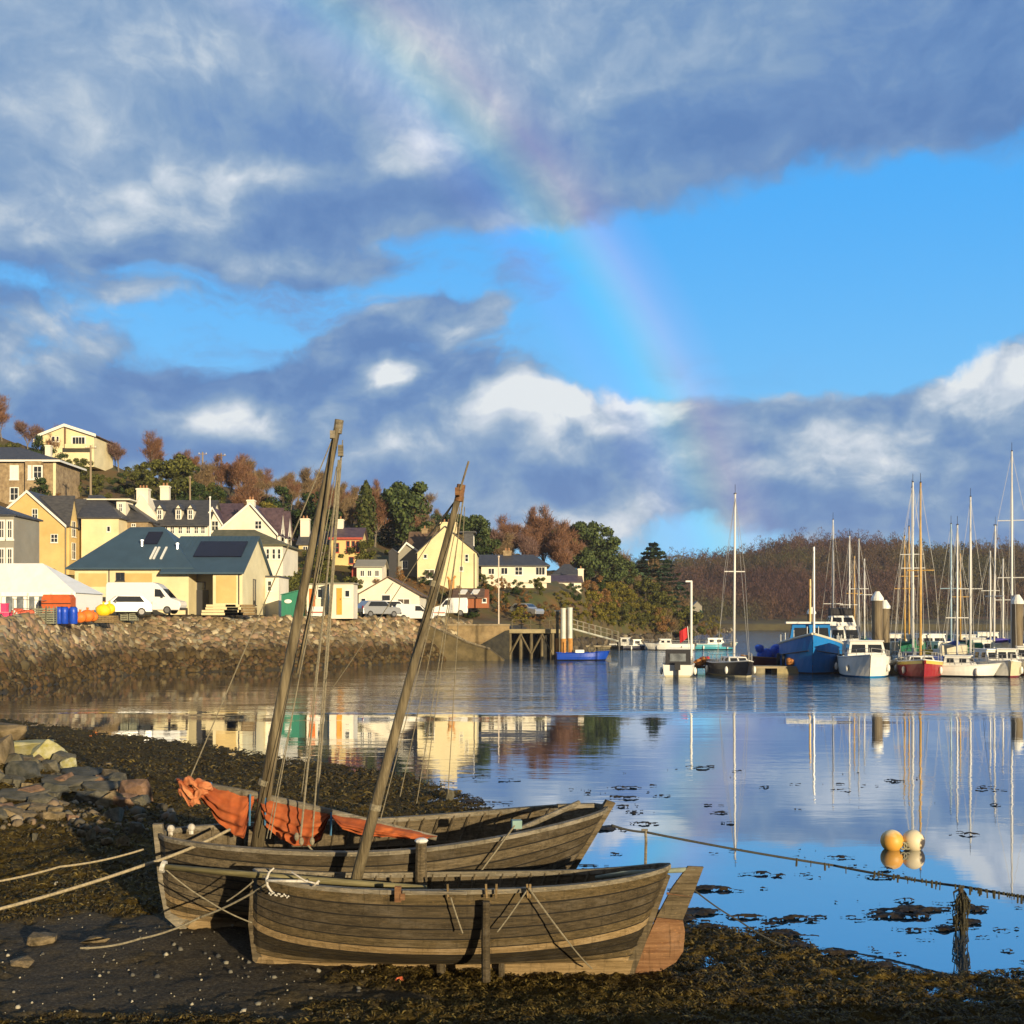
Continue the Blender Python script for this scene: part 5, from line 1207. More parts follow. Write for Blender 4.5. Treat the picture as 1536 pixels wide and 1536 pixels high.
h = cabin('white cabin with a bright orange door, nearest the parked vehicles', 494, 530, 876, 922, 108, WHITE, ((505,513),), mat('light_orange_paint', (.75,.33,.04), .6)); h.win_px(518, 524, 886, 895, 108, bars=(0,0))
Y = 106; h = House('green_shed', 'green corrugated shed at the end of the cream harbour building', 435, 921, Y, 'shed')
k = MB(); k.prism([(wx(422,Y),wz(926,Y)),(wx(449,Y),wz(926,Y)),(wx(449,Y),wz(886,Y)),(wx(422,Y),wz(893,Y))], 3, 'y', Y); h.part('wall', k, mat('green_sheet', lin((38,120,96)), .6, scale=6, stretch=(6,1,.2), var=.25))
k = MB(); k.prism([(wx(421,Y),wz(892.5,Y)),(wx(450,Y),wz(885.5,Y)),(wx(450,Y),wz(884.5,Y)),(wx(421,Y),wz(891.5,Y))], 3.3, 'y', Y-.15); h.part('roof', k, mat('green_sheet_roof', lin((60,130,110)), .6))
k = MB(); k.ball((wx(432,Y), Y-.03, wz(902,Y)), .32, 10, 6, (1.1,.1,.6)); h.part('emblem', k, WHITEP)
Y = 112; h = House('annexe', 'small white flat-roofed annexe beside the cream gable wall', 409, 895, Y, 'building')
k = MB(); walls(k, wx(398,Y), wx(418,Y), Y, Y+5, wz(926,Y), wz(866,Y)); h.part('wall', k, WHITE)
k = MB(); walls(k, wx(397,Y), wx(419,Y), Y-.2, Y+5.2, wz(866,Y), wz(865,Y)+.1); h.part('roof', k, SLATE); h.win_px(402, 407, 872, 886, Y, bars=(0,1))

# --- marquee
Y = 84; h = House('marquee', 'long white frame marquee with arched windows at the frame edge', 70, 932, Y, 'marquee')
CANV = mat('white_canvas', (.90,.90,.87), .6, scale=1.0, var=.05, stretch=(2,.3,1), bump=.3, bscale=2)
x0, x1 = wx(-150,Y), wx(114,Y); ze, zr = wz(889,Y), wz(845,Y+3)
k = MB(); yr = Y+3; xr = wx(64, yr)
vs = [(x0,Y,ze),(x1,Y,ze),(x1,Y+6,ze),(x0,Y+6,ze),(x0,yr,zr),(xr,yr,zr)]
NS_ = 24; r_front = []
for i in range(NS_+1):
    f_ = i/NS_; a = Vector((x0+(x1-x0)*f_, Y-.1, ze)); b = Vector((x0+(xr-x0)*f_, yr, zr))
    r_front.append([a, a.lerp(b, .33)+Vector((0,0,-.10*abs(math.sin(f_*NS_*PI/4)))), a.lerp(b, .66)+Vector((0,0,-.08*abs(math.sin(f_*NS_*PI/4)))), b])
k.loft(r_front); k.add([(x1,Y-.1,ze),(x1,Y+6,ze),(xr,yr,zr)], [(0,1,2)]); k.add([(x1,Y+6,ze),(x0,Y+6,ze),(x0,yr,zr),(xr,yr,zr)], [(0,1,2,3)])
k.box(((x0+x1)/2, Y-.1, ze-.12), (x1-x0, .05, .3)); h.part('roof', k, CANV)
k = MB(); walls(k, x0, x1-.2, Y+.05, Y+.12, wz(934,Y), ze); walls(k, x1-.28, x1-.2, Y+.05, Y+6, wz(934,Y), ze); wl_ = h.part('side_wall', k, CANV)
px_ = -140
i = 0
while px_ < 100:
    a, b = wx(px_, Y), wx(px_+10, Y); zz0, zz1 = wz(918,Y), wz(897,Y); cx, rr = (a+b)/2, (b-a)/2
    k = MB(); k.prism([(a,zz0),(b,zz0),(b,zz1)]+[(cx+rr*math.cos(t_), zz1+rr*.8*math.sin(t_)) for t_ in np.linspace(.3, PI-.3, 7)]+[(a,zz1)], .05, 'y', Y); h.part('window', k, mat('clear_vinyl', (.16,.18,.20), .2, var=.4, scale=2)); px_ += 16.5; i += 1
for px_ in (-100, -50, 0, 42, 77, 108): k = MB(); k.box((wx(px_,Y-.3), Y-.25, (wz(932,Y)+ze)/2), (.09,.09,ze-wz(932,Y))); h.part('pole', k, WHITEP)
# ---------------------------------------------------------------- rock-armoured bank
rs = np.random.RandomState(12)
def bank_rocks(p0, p1, n, f0, f1, smin, smax):
    px = rs.uniform(p0, p1, n); f = f0+(f1-f0)*rs.rand(n)
    yk = np.array([np.interp(px, LC, [LK[c][k][0] for c in range(len(LC))]) for k in (1, 2)]); zk = np.array([np.interp(px, LC, [LK[c][k][1] for c in range(len(LC))]) for k in (1, 2)])
    Y = yk[0]+(yk[1]-yk[0])*f; Z = zk[0]+(zk[1]-zk[0])*f
    return np.stack([(px-768)/F*Y, Y, Z], -1), smin+(smax-smin)*rs.rand(n)**1.6
A1, S1 = bank_rocks(-260, 705, 9500, .28, 1.03, .26, .56)
A2, S2 = bank_rocks(-260, 705, 2200, .02, .34, .12, .34)
arm = island_mat('armour_stone', [(0,(.08,.062,.04)), (.3,(.19,.145,.08)), (.55,(.27,.205,.11)), (.75,(.33,.205,.13)), (.9,(.25,.23,.16)), (1,(.52,.44,.29))], zweed=(.9, 2.1))
o = scatter_np('riprap', np.concatenate([A1, A2]), np.concatenate([S1, S2]), arm, ICO_V, ICO_F, seed=9, squash=None)
tag(o, 'tumbled armour stones heaped along the harbour bank', 'rocks')
bankw = mat('bank_weed', (.022,.017,.008), .8, scale=.8, c2=(.055,.042,.018), bump=1, bscale=3)
hillside.data.materials.append(bankw)
# the faces of the bank itself (below the promenade) are weed and mud
mi = []
for pgn in hillside.data.polygons: mi.append(1 if pgn.center.z < 3.6 and pgn.center.y < 140 else 0)
hillside.data.polygons.foreach_set('material_index', mi)

# ---------------------------------------------------------------- trees
def bare_tree(name, seed, h=9., spread=.42, m_tr=None, m_cr=None, twigs=4600):
    rg = random.Random(seed); rn = np.random.RandomState(seed)
    root = thing(name, 'x', 'tree'); tr = MB(); ends = []
    def branch(p, d, l, r, lev):
        n = 4; pts = [p]; dd = d.copy()
        for i in range(n):
            dd = (dd+Vector((rg.uniform(-.16,.16), rg.uniform(-.16,.16), rg.uniform(-.04,.12)))).normalized(); pts.append(pts[-1]+dd*l/n)
        tr.tube(pts, r, 5 if lev < 2 else 3, r2=r*.5, cap=False)
        for q in pts[2:]: ends.append((q, dd, lev))
        if lev < 3:
            for i in range(4 if lev == 0 else 3):
                a = rg.uniform(0, 2*PI); t = rg.uniform(.45, 1) if lev else .4+.6*(i+1)/4
                q = pts[0].lerp(pts[-1], t) if lev else pts[min(n, int(t*n))]
                nd_ = (dd+Vector((math.cos(a), math.sin(a), rg.uniform(-.1,.3)))*rg.uniform(.6,.95)).normalized()
                branch(q, nd_, l*rg.uniform(.55,.75), r*.55, lev+1)
    branch(Vector((0,0,-.3)), Vector((0,0,1)), h*.42, h*.020, 0)
    o = tr.build('trunk', m_tr, root)
    E_ = [e for e in ends if e[2] >= 1]; n = twigs
    idx = rn.randint(0, len(E_), n); P = np.array([E_[i][0] for i in idx])+rn.normal(0, .10*h*.35, (n, 3))
    Dv = np.array([E_[i][1] for i in idx])+rn.normal(0, .65, (n, 3)); Dv[:, 2] += .35; Dv /= np.linalg.norm(Dv, axis=1)[:, None]
    L_ = rn.uniform(.05, .13, n)*h; W_ = np.cross(Dv, rn.normal(0, 1, (n, 3))); W_ /= np.linalg.norm(W_, axis=1)[:, None]; wd = rn.uniform(.002, .0052, n)*h
    V_ = np.stack([P-W_*wd[:, None], P+W_*wd[:, None], P+Dv*L_[:, None]], 1).reshape(-1, 3)
    mesh_np('crown', V_, np.arange(3*n).reshape(-1, 3), m_cr, root)
    return root
def leafy_tree(name, seed, h=8., w_=.45, base=.2, m_tr=None, m_cr=None, n=5200, kind='round', leaf=.030):
    rg = random.Random(seed); rn = np.random.RandomState(seed); root = thing(name, 'x', 'tree')
    tr = MB(); tr.tube([(0,0,-.4), (h*.01,0,h*.3), (-.01*h,.01*h,h*.75)], h*.022, 6, r2=h*.008)
    for i in range(6):
        a = rg.uniform(0, 6.28); z = h*rg.uniform(base+.05, .7); tr.tube([(0,0,z), (math.cos(a)*h*w_*.6, math.sin(a)*h*w_*.6, z+h*.12)], h*.008, 4, r2=h*.003)
    tr.build('trunk', m_tr, root)
    if kind == 'round':
        cl = []
        for i in range(22):
            a = rg.uniform(0, 6.28); q = rg.random()**.6; zz = rg.random()
            rr = w_*h*(.35+.65*math.sin(PI*min(1, .15+.8*zz)))*q
            cl.append((math.cos(a)*rr, math.sin(a)*rr, h*(base+(1-base)*zz*.9), h*rg.uniform(.09,.17)))
        cl = np.array(cl); idx = rn.randint(0, len(cl), n); dv = rn.normal(0, 1, (n, 3)); dv /= np.linalg.norm(dv, axis=1)[:, None]
        P = cl[idx, :3]+dv*cl[idx, 3][:, None]*(rn.rand(n)**.35)[:, None]*np.array([1, 1, .8]); N_ = dv+rn.normal(0, .5, (n, 3))
    elif kind == 'spire':
        t = rn.rand(n)**.8; a = rn.rand(n)*6.28; r_ = w_*h*np.sin(PI*np.clip(.12+.88*t, 0, 1))**.7*(rn.rand(n)**.4)
        P = np.stack([np.cos(a)*r_, np.sin(a)*r_, h*(base+(1-base)*t)], -1); N_ = np.stack([np.cos(a), np.sin(a), np.ones(n)*.3], -1)+rn.normal(0, .4, (n, 3))
    else:   # conifer with whorled boughs
        nw = 16; k_ = rn.randint(0, nw, n); bi = rn.randint(0, 9, n); t = k_/nw
        a = bi*.698+k_*1.3+rn.normal(0, .13, n); R_ = w_*h*(1-t)**.85*(.7+.5*((bi*7+k_*3) % 5)/5); s_ = rn.rand(n)**.6
        P = np.stack([np.cos(a)*R_*s_, np.sin(a)*R_*s_, h*(base+(1-base)*t)+.10*h*s_*(t-.25)*(1-t)-rn.rand(n)*.03*h], -1); N_ = np.stack([np.zeros(n), np.zeros(n), np.ones(n)], -1)+rn.normal(0, .5, (n, 3))
    N_ /= np.linalg.norm(N_, axis=1)[:, None]; T = np.cross(N_, rn.normal(0, 1, (n, 3))); T /= np.linalg.norm(T, axis=1)[:, None]; B_ = np.cross(N_, T)
    s_ = rn.uniform(.5, 1.2, n)[:, None]*leaf*h
    V_ = np.stack([P-T*s_, P+B_*s_*.6, P+T*s_, P-B_*s_*.6], 1).reshape(-1, 3)
    mesh_np('crown', V_, np.arange(4*n).reshape(-1, 4), m_cr, root)
    return root
def leafm(name, a, b_, c): return island_mat(name, [(0, a), (.5, b_), (1, c)], .8, spec=.15)
BARK = mat('bark', (.10,.085,.065), .9, scale=5, c2=(.22,.19,.15)); BARKD = mat('dark_bark', (.05,.04,.03), .9, scale=5, c2=(.11,.09,.06))
TW1 = leafm('twigs_russet', (.09,.045,.028), (.19,.095,.055), (.30,.17,.10)); TW2 = leafm('twigs_brown', (.10,.068,.038), (.19,.13,.07), (.30,.22,.12)); TW3 = leafm('twigs_purple', (.09,.05,.045), (.17,.10,.085), (.27,.18,.14))
GR1 = leafm('leaves_dark', (.012,.022,.008), (.030,.052,.016), (.065,.095,.03)); GR2 = leafm('leaves_olive', (.03,.035,.010), (.075,.082,.020), (.15,.15,.035)); GR3 = leafm('leaves_gorse', (.05,.048,.010), (.13,.12,.022), (.27,.22,.035)); GR4 = leafm('needles', (.010,.022,.014), (.028,.055,.030), (.06,.10,.055)); BRK = leafm('bracken', (.09,.045,.018), (.20,.105,.04), (.33,.19,.075))
PT = {
 'bare1': bare_tree('bare_tree', 1, 9, m_tr=BARK, m_cr=TW1), 'bare2': bare_tree('bare_tree', 2, 9, m_tr=BARK, m_cr=TW2), 'bare3': bare_tree('bare_tree', 3, 9, m_tr=BARK, m_cr=TW3), 'bare4': bare_tree('bare_tree', 4, 9, m_tr=BARK, m_cr=TW2),
 'ever1': leafy_tree('evergreen_tree', 5, 9, .42, .12, BARKD, GR1), 'ever2': leafy_tree('evergreen_tree', 6, 9, .5, .1, BARKD, GR2), 'pine': leafy_tree('pine_tree', 7, 9, .48, .25, BARKD, leafm('pine_needles', (.02,.035,.012), (.055,.08,.025), (.11,.14,.05))),
 'spruce': leafy_tree('spruce_tree', 8, 9, .40, .08, BARKD, GR4, 4200, 'conifer', .030), 'spire': leafy_tree('cypress_tree', 9, 9, .17, .04, BARKD, leafm('cypress_green', (.02,.03,.01), (.05,.06,.018), (.10,.11,.03)), 1800, 'spire', .03),
 'bush': leafy_tree('bush', 10, 9, .62, .02, BARKD, GR2, 4400), 'gorse': leafy_tree('gorse_bush', 11, 9, .7, .0, BARKD, GR3, 4600), 'bracken': leafy_tree('bracken_bush', 12, 9, .75, .0, BARKD, BRK, 3600), 'dbush': leafy_tree('bush', 13, 9, .65, .0, BARKD, GR1, 4400)}
for v in PT.values(): v.location = (0, -400, -60)
used_pt = set(); cnt_pt = {}
GL = {'bare': ('bare brown winter tree on the wooded hillside', 'bare trees on the hillside'), 'bush': ('bush on the slope among the houses', 'bushes on the slope')}
def plant(kind, px, Y, h, label, group, dz=0., wide=1.0, py=None, cat='tree'):
    z = zland(px, Y) if py is None else wz(py, Y)
    p = (wx(px, Y), Y, z+dz); s_ = h/9.; sc_ = (s_*wide, s_*wide, s_)
    if kind not in used_pt:
        used_pt.add(kind); o = PT[kind]; o.location = p; o.rotation_euler[2] = rnd.uniform(0, 6.28); o.scale = sc_
        o['label'] = label
        if group: o['group'] = group
    else: o = dup(PT[kind], p, rnd.uniform(0, 6.28), label, group, sc_)
    o['category'] = cat
    return o
PLANTED = []
def scatter(n, px0, px1, Y0, Y1, kinds, h0, h1, label, group, mind=3.0, dz=0, cat='tree', wide=1.0, pyt=None):
    c = 0; tries = 0
    while c < n and tries < n*30:
        tries += 1; px = rnd.uniform(px0, px1); Y = rnd.uniform(Y0(px) if callable(Y0) else Y0, Y1(px) if callable(Y1) else Y1)
        x = wx(px, Y)
        if any((x-a)**2+(Y-b)**2 < mind**2 for a, b in PLANTED): continue
        PLANTED.append((x, Y)); plant(rnd.choice(kinds), px, Y, rnd.uniform(h0, h1), label, group, dz, wide*rnd.uniform(.85, 1.2), cat=cat); c += 1
ridge = lambda px: float(np.interp(px, LC, [k_[7][0] for k_ in LK]))
# hand-placed trees
for kind, px, Y, h, label in (
  ('bare1', 3, 188, 7.5, 'tall russet-headed bare tree at the frame edge on the ridge'), ('bare3', 42, 189, 6.5, 'bare tree with a pale trunk just beside the ridge bungalow'), ('ever1', 58, 186, 4.5, 'dark evergreen against the end of the ridge bungalow'),
  ('bare3', 178, 196, 7.0, 'first of three big bare trees standing on the skyline beyond the bungalow'), ('bare1', 225, 200, 8.0, 'largest of the three bare trees on the skyline beyond the bungalow'), ('bare3', 262, 203, 6.5, 'last of the three bare trees on the skyline beyond the bungalow'),
  ('bare1', 366, 208, 7.2, 'lone tall reddish birch rising over the skyline behind the white villa'), ('bare1', 402, 212, 6.0, 'reddish birch over the skyline next to the lone tall one'),
  ('dbush', 88, 184, 4.2, 'dark bush right under the ridge bungalow windows'), ('bush', 124, 184, 4.0, 'olive bush under the bay window of the ridge bungalow'), ('ever1', 62, 158, 6.0, 'round dark shrub in front of the stone villa corner'), ('ever2', 262, 168, 9.5, 'bright olive-green tree above the terrace chimneys'), ('ever1', 300, 163, 6.5, 'dark green bushy tree behind the purple roofs'),
  ('gorse', 398, 168, 4.5, 'yellow-green conical shrub behind the white villa ridge'), ('ever1', 425, 172, 7, 'dark tree behind the white villa gablets'),
  ('spire', 549, 166, 10.0, 'narrow cypress-like evergreen standing above the yellow house'), ('pine', 605, 176, 11.5, 'big rounded grey-green evergreen between the yellow house and the tall cream house'), ('spruce', 583, 182, 8.5, 'small spruce beside the big rounded evergreen'),
  ('ever1', 484, 160, 7.5, 'dark evergreen behind the two masts of the larger boat'), ('ever1', 462, 162, 7.0, 'dark evergreen just behind the white cottage chimney'), ('bush', 552, 150, 4.5, 'rounded bright green bush beside the yellow house'),
  ('pine', 712, 190, 8.5, 'dark pine rising just behind the tall cream house'), ('pine', 695, 196, 8.5, 'dark pine partly hidden by the tall cream house'), ('ever1', 727, 192, 6.5, 'lower dark pine on the slope behind the long bungalow end'),
  ('pine', 880, 232, 12.5, 'broad green pine, largest of the clump beyond the cottages'), ('pine', 905, 236, 11.5, 'green pine on the seaward side of the clump beyond the cottages'), ('pine', 862, 228, 11.0, 'green pine on the inland side of the clump beyond the cottages'), ('pine', 926, 244, 9.0, 'smaller olive pine at the end of the clump'),
  ('spruce', 980, 262, 17.5, 'pointed spruce with upswept boughs standing alone against the sky'), ('bare2', 955, 262, 12.5, 'bare brown tree just inland of the lone spruce'), ('bare2', 998, 262, 11.5, 'bare brown tree just seaward of the lone spruce'), ('bare4', 940, 268, 14.0, 'pale bare tree behind the pine clump'), ('bare2', 1012, 270, 9.5, 'rounded brown bare tree sloping down to the point'), ('bare4', 968, 258, 9, 'low bare tree under the lone spruce'),
  ('bare1', 800, 236, 12.5, 'tall bare tree on the skyline over the long bungalow'), ('bare1', 815, 238, 13.5, 'highest rounded bare tree on the skyline over the cottages'), ('bare3', 785, 236, 11.5, 'bare tree with a domed head on the skyline over the long bungalow'), ('bare3', 858, 250, 13.5, 'bare tree top showing above the pine clump'),
  ('dbush', 886, 200, 4.5, 'dark gorse bush in the middle of the headland slope'), ('dbush', 862, 170, 2.6, 'dark round bush below the low white cottage'), ('bush', 430, 121, 4.8, 'bushy olive shrub over the green shed'), ('bush', 405, 123, 3.8, 'olive shrub behind the white annexe'), ('bush', 452, 124, 4.2, 'olive shrub behind the deep orange door cabin')):
    plant(kind, px, Y, h, label, wide=1.45 if px == 980 else 1.0, group='bushes on the slope' if 'bush' in kind or kind in ('gorse',) else 'trees on the hill'); PLANTED.append((wx(px, Y), Y))
scatter(12, 90, 330, lambda p: ridge(p)-6, lambda p: ridge(p)+3, ['bare1','bare3','bare4'], 4.5, 6.5, 'bare reddish tree along the ridge', 'bare trees along the ridge', 3.5)
H_ = 'bare brown winter tree on the wooded hillside'; HG = 'bare trees on the hillside'
scatter(24, -60, 330, lambda p: 168, lambda p: ridge(p)-8, ['ever1','ever2','dbush','bush'], 3.2, 5.2, 'dark or olive evergreen bush on the slope under the ridge', 'evergreen bushes under the ridge', 4.0)
scatter(14, 90, 420, 150, 168, ['bush','bracken','dbush','bracken'], 2.2, 3.6, 'low shrub behind the upper houses', 'shrubs behind the upper houses', 3.5)
scatter(46, 280, 640, lambda p: 172, lambda p: ridge(p)+3, ['bare1','bare2','bare4','bare2'], 5.5, 8.5, H_, HG, 4.2)
scatter(16, 620, 770, lambda p: 180, lambda p: ridge(p), ['bare2','bare4','ever1'], 5.0, 7.5, H_, HG, 4.0)
scatter(22, 730, 860, lambda p: 205, lambda p: ridge(p), ['bare1','bare3','bare1'], 8., 11., 'bare russet tree in the wood over the bungalow', 'bare russet trees over the bungalow', 4.5)
scatter(16, 850, 1030, lambda p: 240, lambda p: 268, ['bare2','bare4','bare2','ever2'], 6., 9., 'brown tree on the point below the skyline', 'brown trees on the point', 4.5)
scatter(12, 775, 885, lambda p: np.interp(p, LC, [k_[2][0] for k_ in LK])+1, lambda p: np.interp(p, LC, [k_[3][0] for k_ in LK])+2, ['gorse','bracken','gorse'], 1.4, 2.4, 'low golden bush above the pier rocks', 'low golden bushes above the pier rocks', 2.2)
scatter(36, 882, 1010, lambda p: np.interp(p, LC, [k_[2][0] for k_ in LK])+1.5, lambda p: np.interp(p, LC, [k_[4][0] for k_ in LK]), ['gorse','gorse','bush','gorse','bracken'], 3.2, 5.0, 'yellow-green gorse bush on the headland slope', 'gorse bushes on the headland', 2.6)
scatter(16, 715, 815, 141, 160, ['bracken','bush','bracken','dbush'], 1.6, 2.6, 'low rusty shrub on the bank below the bungalow', 'rusty shrubs on the bank', 3.0)
scatter(14, 1000, 1075, 262, 380, ['bracken','gorse','bare2'], 3.0, 5.0, 'low scrub on the narrow point', 'scrub on the narrow point', 5)
scatter(12, 560, 720, 136, 143, ['bracken','bracken','dbush'], 1.8, 2.6, 'rusty shrub below the tall cream house', 'rusty shrubs under the cream house', 2.6)
scatter(9, 418, 530, 128, 146, ['bush','dbush','bush'], 2.4, 3.8, 'green garden shrub above the cabins', 'garden shrubs above the cabins', 3)
scatter(7, 20, 112, 122, 128, ['bracken','dbush'], 1.6, 2.4, 'brown shrub on the bank under the ochre house', 'brown shrubs under the ochre house', 3)
# the wood on the far hill reads as one mass
rn = np.random.RandomState(77); T_ = 5200; px = rn.uniform(880, 1880, T_); g = rn.rand(T_)**.8
yk0 = 463+g*180; zz_ = np.array([zfar(a, b) for a, b in zip(px, yk0)]); ok = zz_ > 2.2; px, yk0, zz_ = px[ok], yk0[ok], zz_[ok]; T_ = len(px)
X_ = (px-768)/F*yk0; th = rn.uniform(5, 12, T_)*(.75+.5*rn.rand(T_)**3); tw = 95
P = np.repeat(np.stack([X_, yk0, zz_], -1), tw, 0); hh_ = np.repeat(th, tw); n = T_*tw
q = rn.rand(n); a = rn.rand(n)*6.28; r_ = hh_*.38*np.sqrt(rn.rand(n))*np.sin(PI*np.clip(.2+.75*q, 0, 1))
P = P+np.stack([np.cos(a)*r_, np.sin(a)*r_, hh_*(.0+.9*q)], -1)
dv = rn.normal(0, .5, (n, 3)); dv[:, 2] = np.abs(dv[:, 2])+.6; dv /= np.linalg.norm(dv, axis=1)[:, None]; W_ = np.cross(dv, rn.normal(0, 1, (n, 3))); W_ /= np.linalg.norm(W_, axis=1)[:, None]
V_ = np.stack([P-W_*.15, P+W_*.15, P+dv*rn.uniform(.5, 1.35, n)[:, None]], 1).reshape(-1, 3)
fm_ = bpy.data.materials.new('far_wood'); nt, N, L = nodes_of(fm_); g_ = N.new('ShaderNodeNewGeometry')
nn = N.new('ShaderNodeTexNoise'); nn.inputs['Scale'].default_value = .012; nn.inputs['Detail'].default_value = 3; L.new(g_.outputs['Position'], nn.inputs['Vector'])
r1_ = N.new('ShaderNodeValToRGB'); L.new(nn.outputs[0], r1_.inputs[0]); E = r1_.color_ramp.elements; E[0].position, E[0].color, E[1].position, E[1].color = .42, (.090,.050,.044,1), .60, (.085,.080,.038,1); e = E.new(.5); e.color = (.11,.066,.046,1)
r2_ = N.new('ShaderNodeMapRange'); L.new(g_.outputs['Random Per Island'], r2_.inputs[0]); r2_.inputs[3].default_value = .65; r2_.inputs[4].default_value = 1.4
vm = N.new('ShaderNodeVectorMath'); vm.operation = 'SCALE'; L.new(r1_.outputs[0], vm.inputs[0]); L.new(r2_.outputs[0], vm.inputs['Scale']); L.new(vm.outputs[0], N['Principled BSDF'].inputs['Base Color']); N['Principled BSDF'].inputs['Roughness'].default_value = 1; N['Principled BSDF'].inputs['Specular IOR Level'].default_value = .0
o = mesh_np('far_wood', V_, np.arange(3*n).reshape(-1, 3), fm_, kind='stuff'); tag(o, 'russet winter wood covering the far hill', 'wood')
# dark weedy shore stones round the headland
A3, S3 = [], []
for i in range(1500):
    px = rnd.uniform(780, 1100); yk = float(np.interp(px, LC, [k_[1][0] for k_ in LK])); A3.append((wx(px, yk), yk+rnd.uniform(-1, 4), rnd.uniform(-.1, 1.1))); S3.append(rnd.uniform(.3, .8))
o = scatter_np('shore_stones', np.array(A3), np.array(S3), island_mat('shore_stone', [(0,(.03,.025,.018)), (.6,(.08,.065,.045)), (.9,(.16,.13,.09)), (1,(.3,.26,.18))]), ICO_V, ICO_F, seed=14); tag(o, 'dark weedy stones along the headland waterline', 'rocks')
# ---------------------------------------------------------------- vehicles and quayside clutter
WHV = mat('van_white', (.80,.80,.78), .3, var=.03, coat=.3); TYRE = mat('tyre', (.02,.02,.02), .8); RIMM = mat('rim', (.16,.16,.165), .5, metal=.3); CGL = mat('car_glass', (.02,.022,.025), .08, spec=.9); LAMPR = mat('tail_lamp', (.4,.02,.02), .3); LAMPW = mat('head_lamp', (.7,.7,.65), .2)
SILV = mat('silver_paint', (.42,.43,.44), .3, metal=.5, var=.04); BLKP = mat('black_trim', (.02,.02,.022), .5)
def vehicle(name, label, cat, px, py, Y, L_, prof, W_, bodym, glass, wheels, face=1, rz=0., extras=()):
    """prof: side outline (x,z) with x from rear 0 to nose L_; face=1 nose towards +x"""
    t = thing(name, label, cat, (wx(px, Y), Y, wz(py, Y)), rz+(0 if face == 1 else PI), 'parked vehicles')
    k = MB(); pr = [(x-L_/2, z) for x, z in prof]
    n = len(pr); ins = .10
    cx = sum(p[0] for p in pr)/n; cz = sum(p[1] for p in pr)/n
    mx_ = max(z for _, z in pr)
    def ring(y, s_): return [(x*(1-(1-s_)*.6), y, z if z < .5 else cz+(z-cz)*s_) for x, z in pr]
    def wid(z): return W_/2*(1-.13*max(0, z-1.0)/max(.6, mx_-1.0))
    rings = [[(x*.985, -wid(z)+.0, z) for x, z in pr], [(x, -wid(z)+ins, z) for x, z in pr], [(x, wid(z)-ins, z) for x, z in pr], [(x*.985, wid(z), z) for x, z in pr]]
    rings[0] = [(x*.985, -wid(z), cz+(z-cz)*.97) for x, z in pr]; rings[3] = [(x*.985, wid(z), cz+(z-cz)*.97) for x, z in pr]
    k.loft(rings, closed=True, caps=True); b = k.build('body', bodym, t); fixn(b)
    md = b.modifiers.new('b', 'BEVEL'); md.width = .05; md.segments = 2; md.limit_method = 'ANGLE'; md.angle_limit = R(25)
    for nm, poly, yy in glass:
        P = [(x-L_/2, z) for x, z in poly]
        if yy == 'side':
            for s_ in (-1, 1):
                k = MB(); k.add([(x, s_*(wid(z)+.006), z) for x, z in P]+[(x, s_*(wid(z)-.03), z) for x, z in P], [tuple(range(len(P))), tuple(range(2*len(P)-1, len(P)-1, -1))]+[(i, (i+1) % len(P), (i+1) % len(P)+len(P), i+len(P)) for i in range(len(P))]); fixn(k.build(nm, CGL, t))
        else:
            (xa, za), (xb, zb_) = P; nx, nz = (zb_-za), -(xb-xa); l_ = math.hypot(nx, nz); nx, nz = nx/l_*.03, nz/l_*.03
            if yy == 'rear': nx, nz = -abs(nx), abs(nz)
            else: nx, nz = abs(nx), abs(nz)
            wa, wb_ = wid(za)-.09, wid(zb_)-.14
            k = MB(); o4 = [(xa,-wa,za),(xa,wa,za),(xb,wb_,zb_),(xb,-wb_,zb_)]
            k.add([(x+nx*.4, y, z+nz*.4) for x, y, z in o4]+[(x-nx, y, z-nz) for x, y, z in o4], ((0,1,2,3),(7,6,5,4),(0,4,5,1),(1,5,6,2),(2,6,7,3),(3,7,4,0))); fixn(k.build(nm, CGL, t))
    for wxp in wheels:
        for s_ in (-1, 1):
            k = MB(); y0 = s_*(W_/2-.20); y1 = s_*(W_/2+.01); c = (wxp-L_/2)
            k.tube([(c, y0, .34), (c, y0+(y1-y0)*.15, .34), (c, y0+(y1-y0)*.9, .34), (c, y1, .34)], [.30,.34,.34,.30], 20); wh = k.build('wheel', TYRE, t)
            k = MB(); k.tube([(c, y1-s_*.02, .34), (c, y1+s_*.012, .34)], .21, 14); k.build('rim', RIMM, wh)
    for s_ in (-1, 1):
        k = MB(); k.box((-L_/2+.02, s_*(W_/2-.16), 1.0), (.07,.16,.32)); k.build('tail_lamp', LAMPR, t)
        k = MB(); k.box((L_/2-.10, s_*(W_/2-.24), .78), (.14,.26,.16)); k.build('headlight', LAMPW, t)
        k = MB(); k.box((L_*.5-1.35 if L_ < 5 else L_*.5-1.55, s_*(W_/2+.1), 1.15 if L_ < 5 else 1.45), (.12,.16,.2)); k.build('mirror', BLKP, t)
    k = MB(); k.box((L_/2-.03, 0, .42), (.12, W_*.94, .2)); k.build('bumper', BLKP, t)
    k = MB(); k.box((-L_/2+.0, 0, .42), (.10, W_*.94, .2)); k.build('bumper', BLKP, t)
    return t
vanp = [(0,.32),(6.2,.32),(6.35,.75),(6.25,1.05),(5.5,1.32),(4.75,2.15),(4.35,2.52),(3.9,2.66),(.12,2.66),(0,2.5)]
vang = [('windscreen', ((5.45,1.36),(4.80,2.12)), 'front'), ('side_window', [(4.15,1.45),(5.05,1.42),(4.62,2.05),(4.15,2.1)], 'side')]
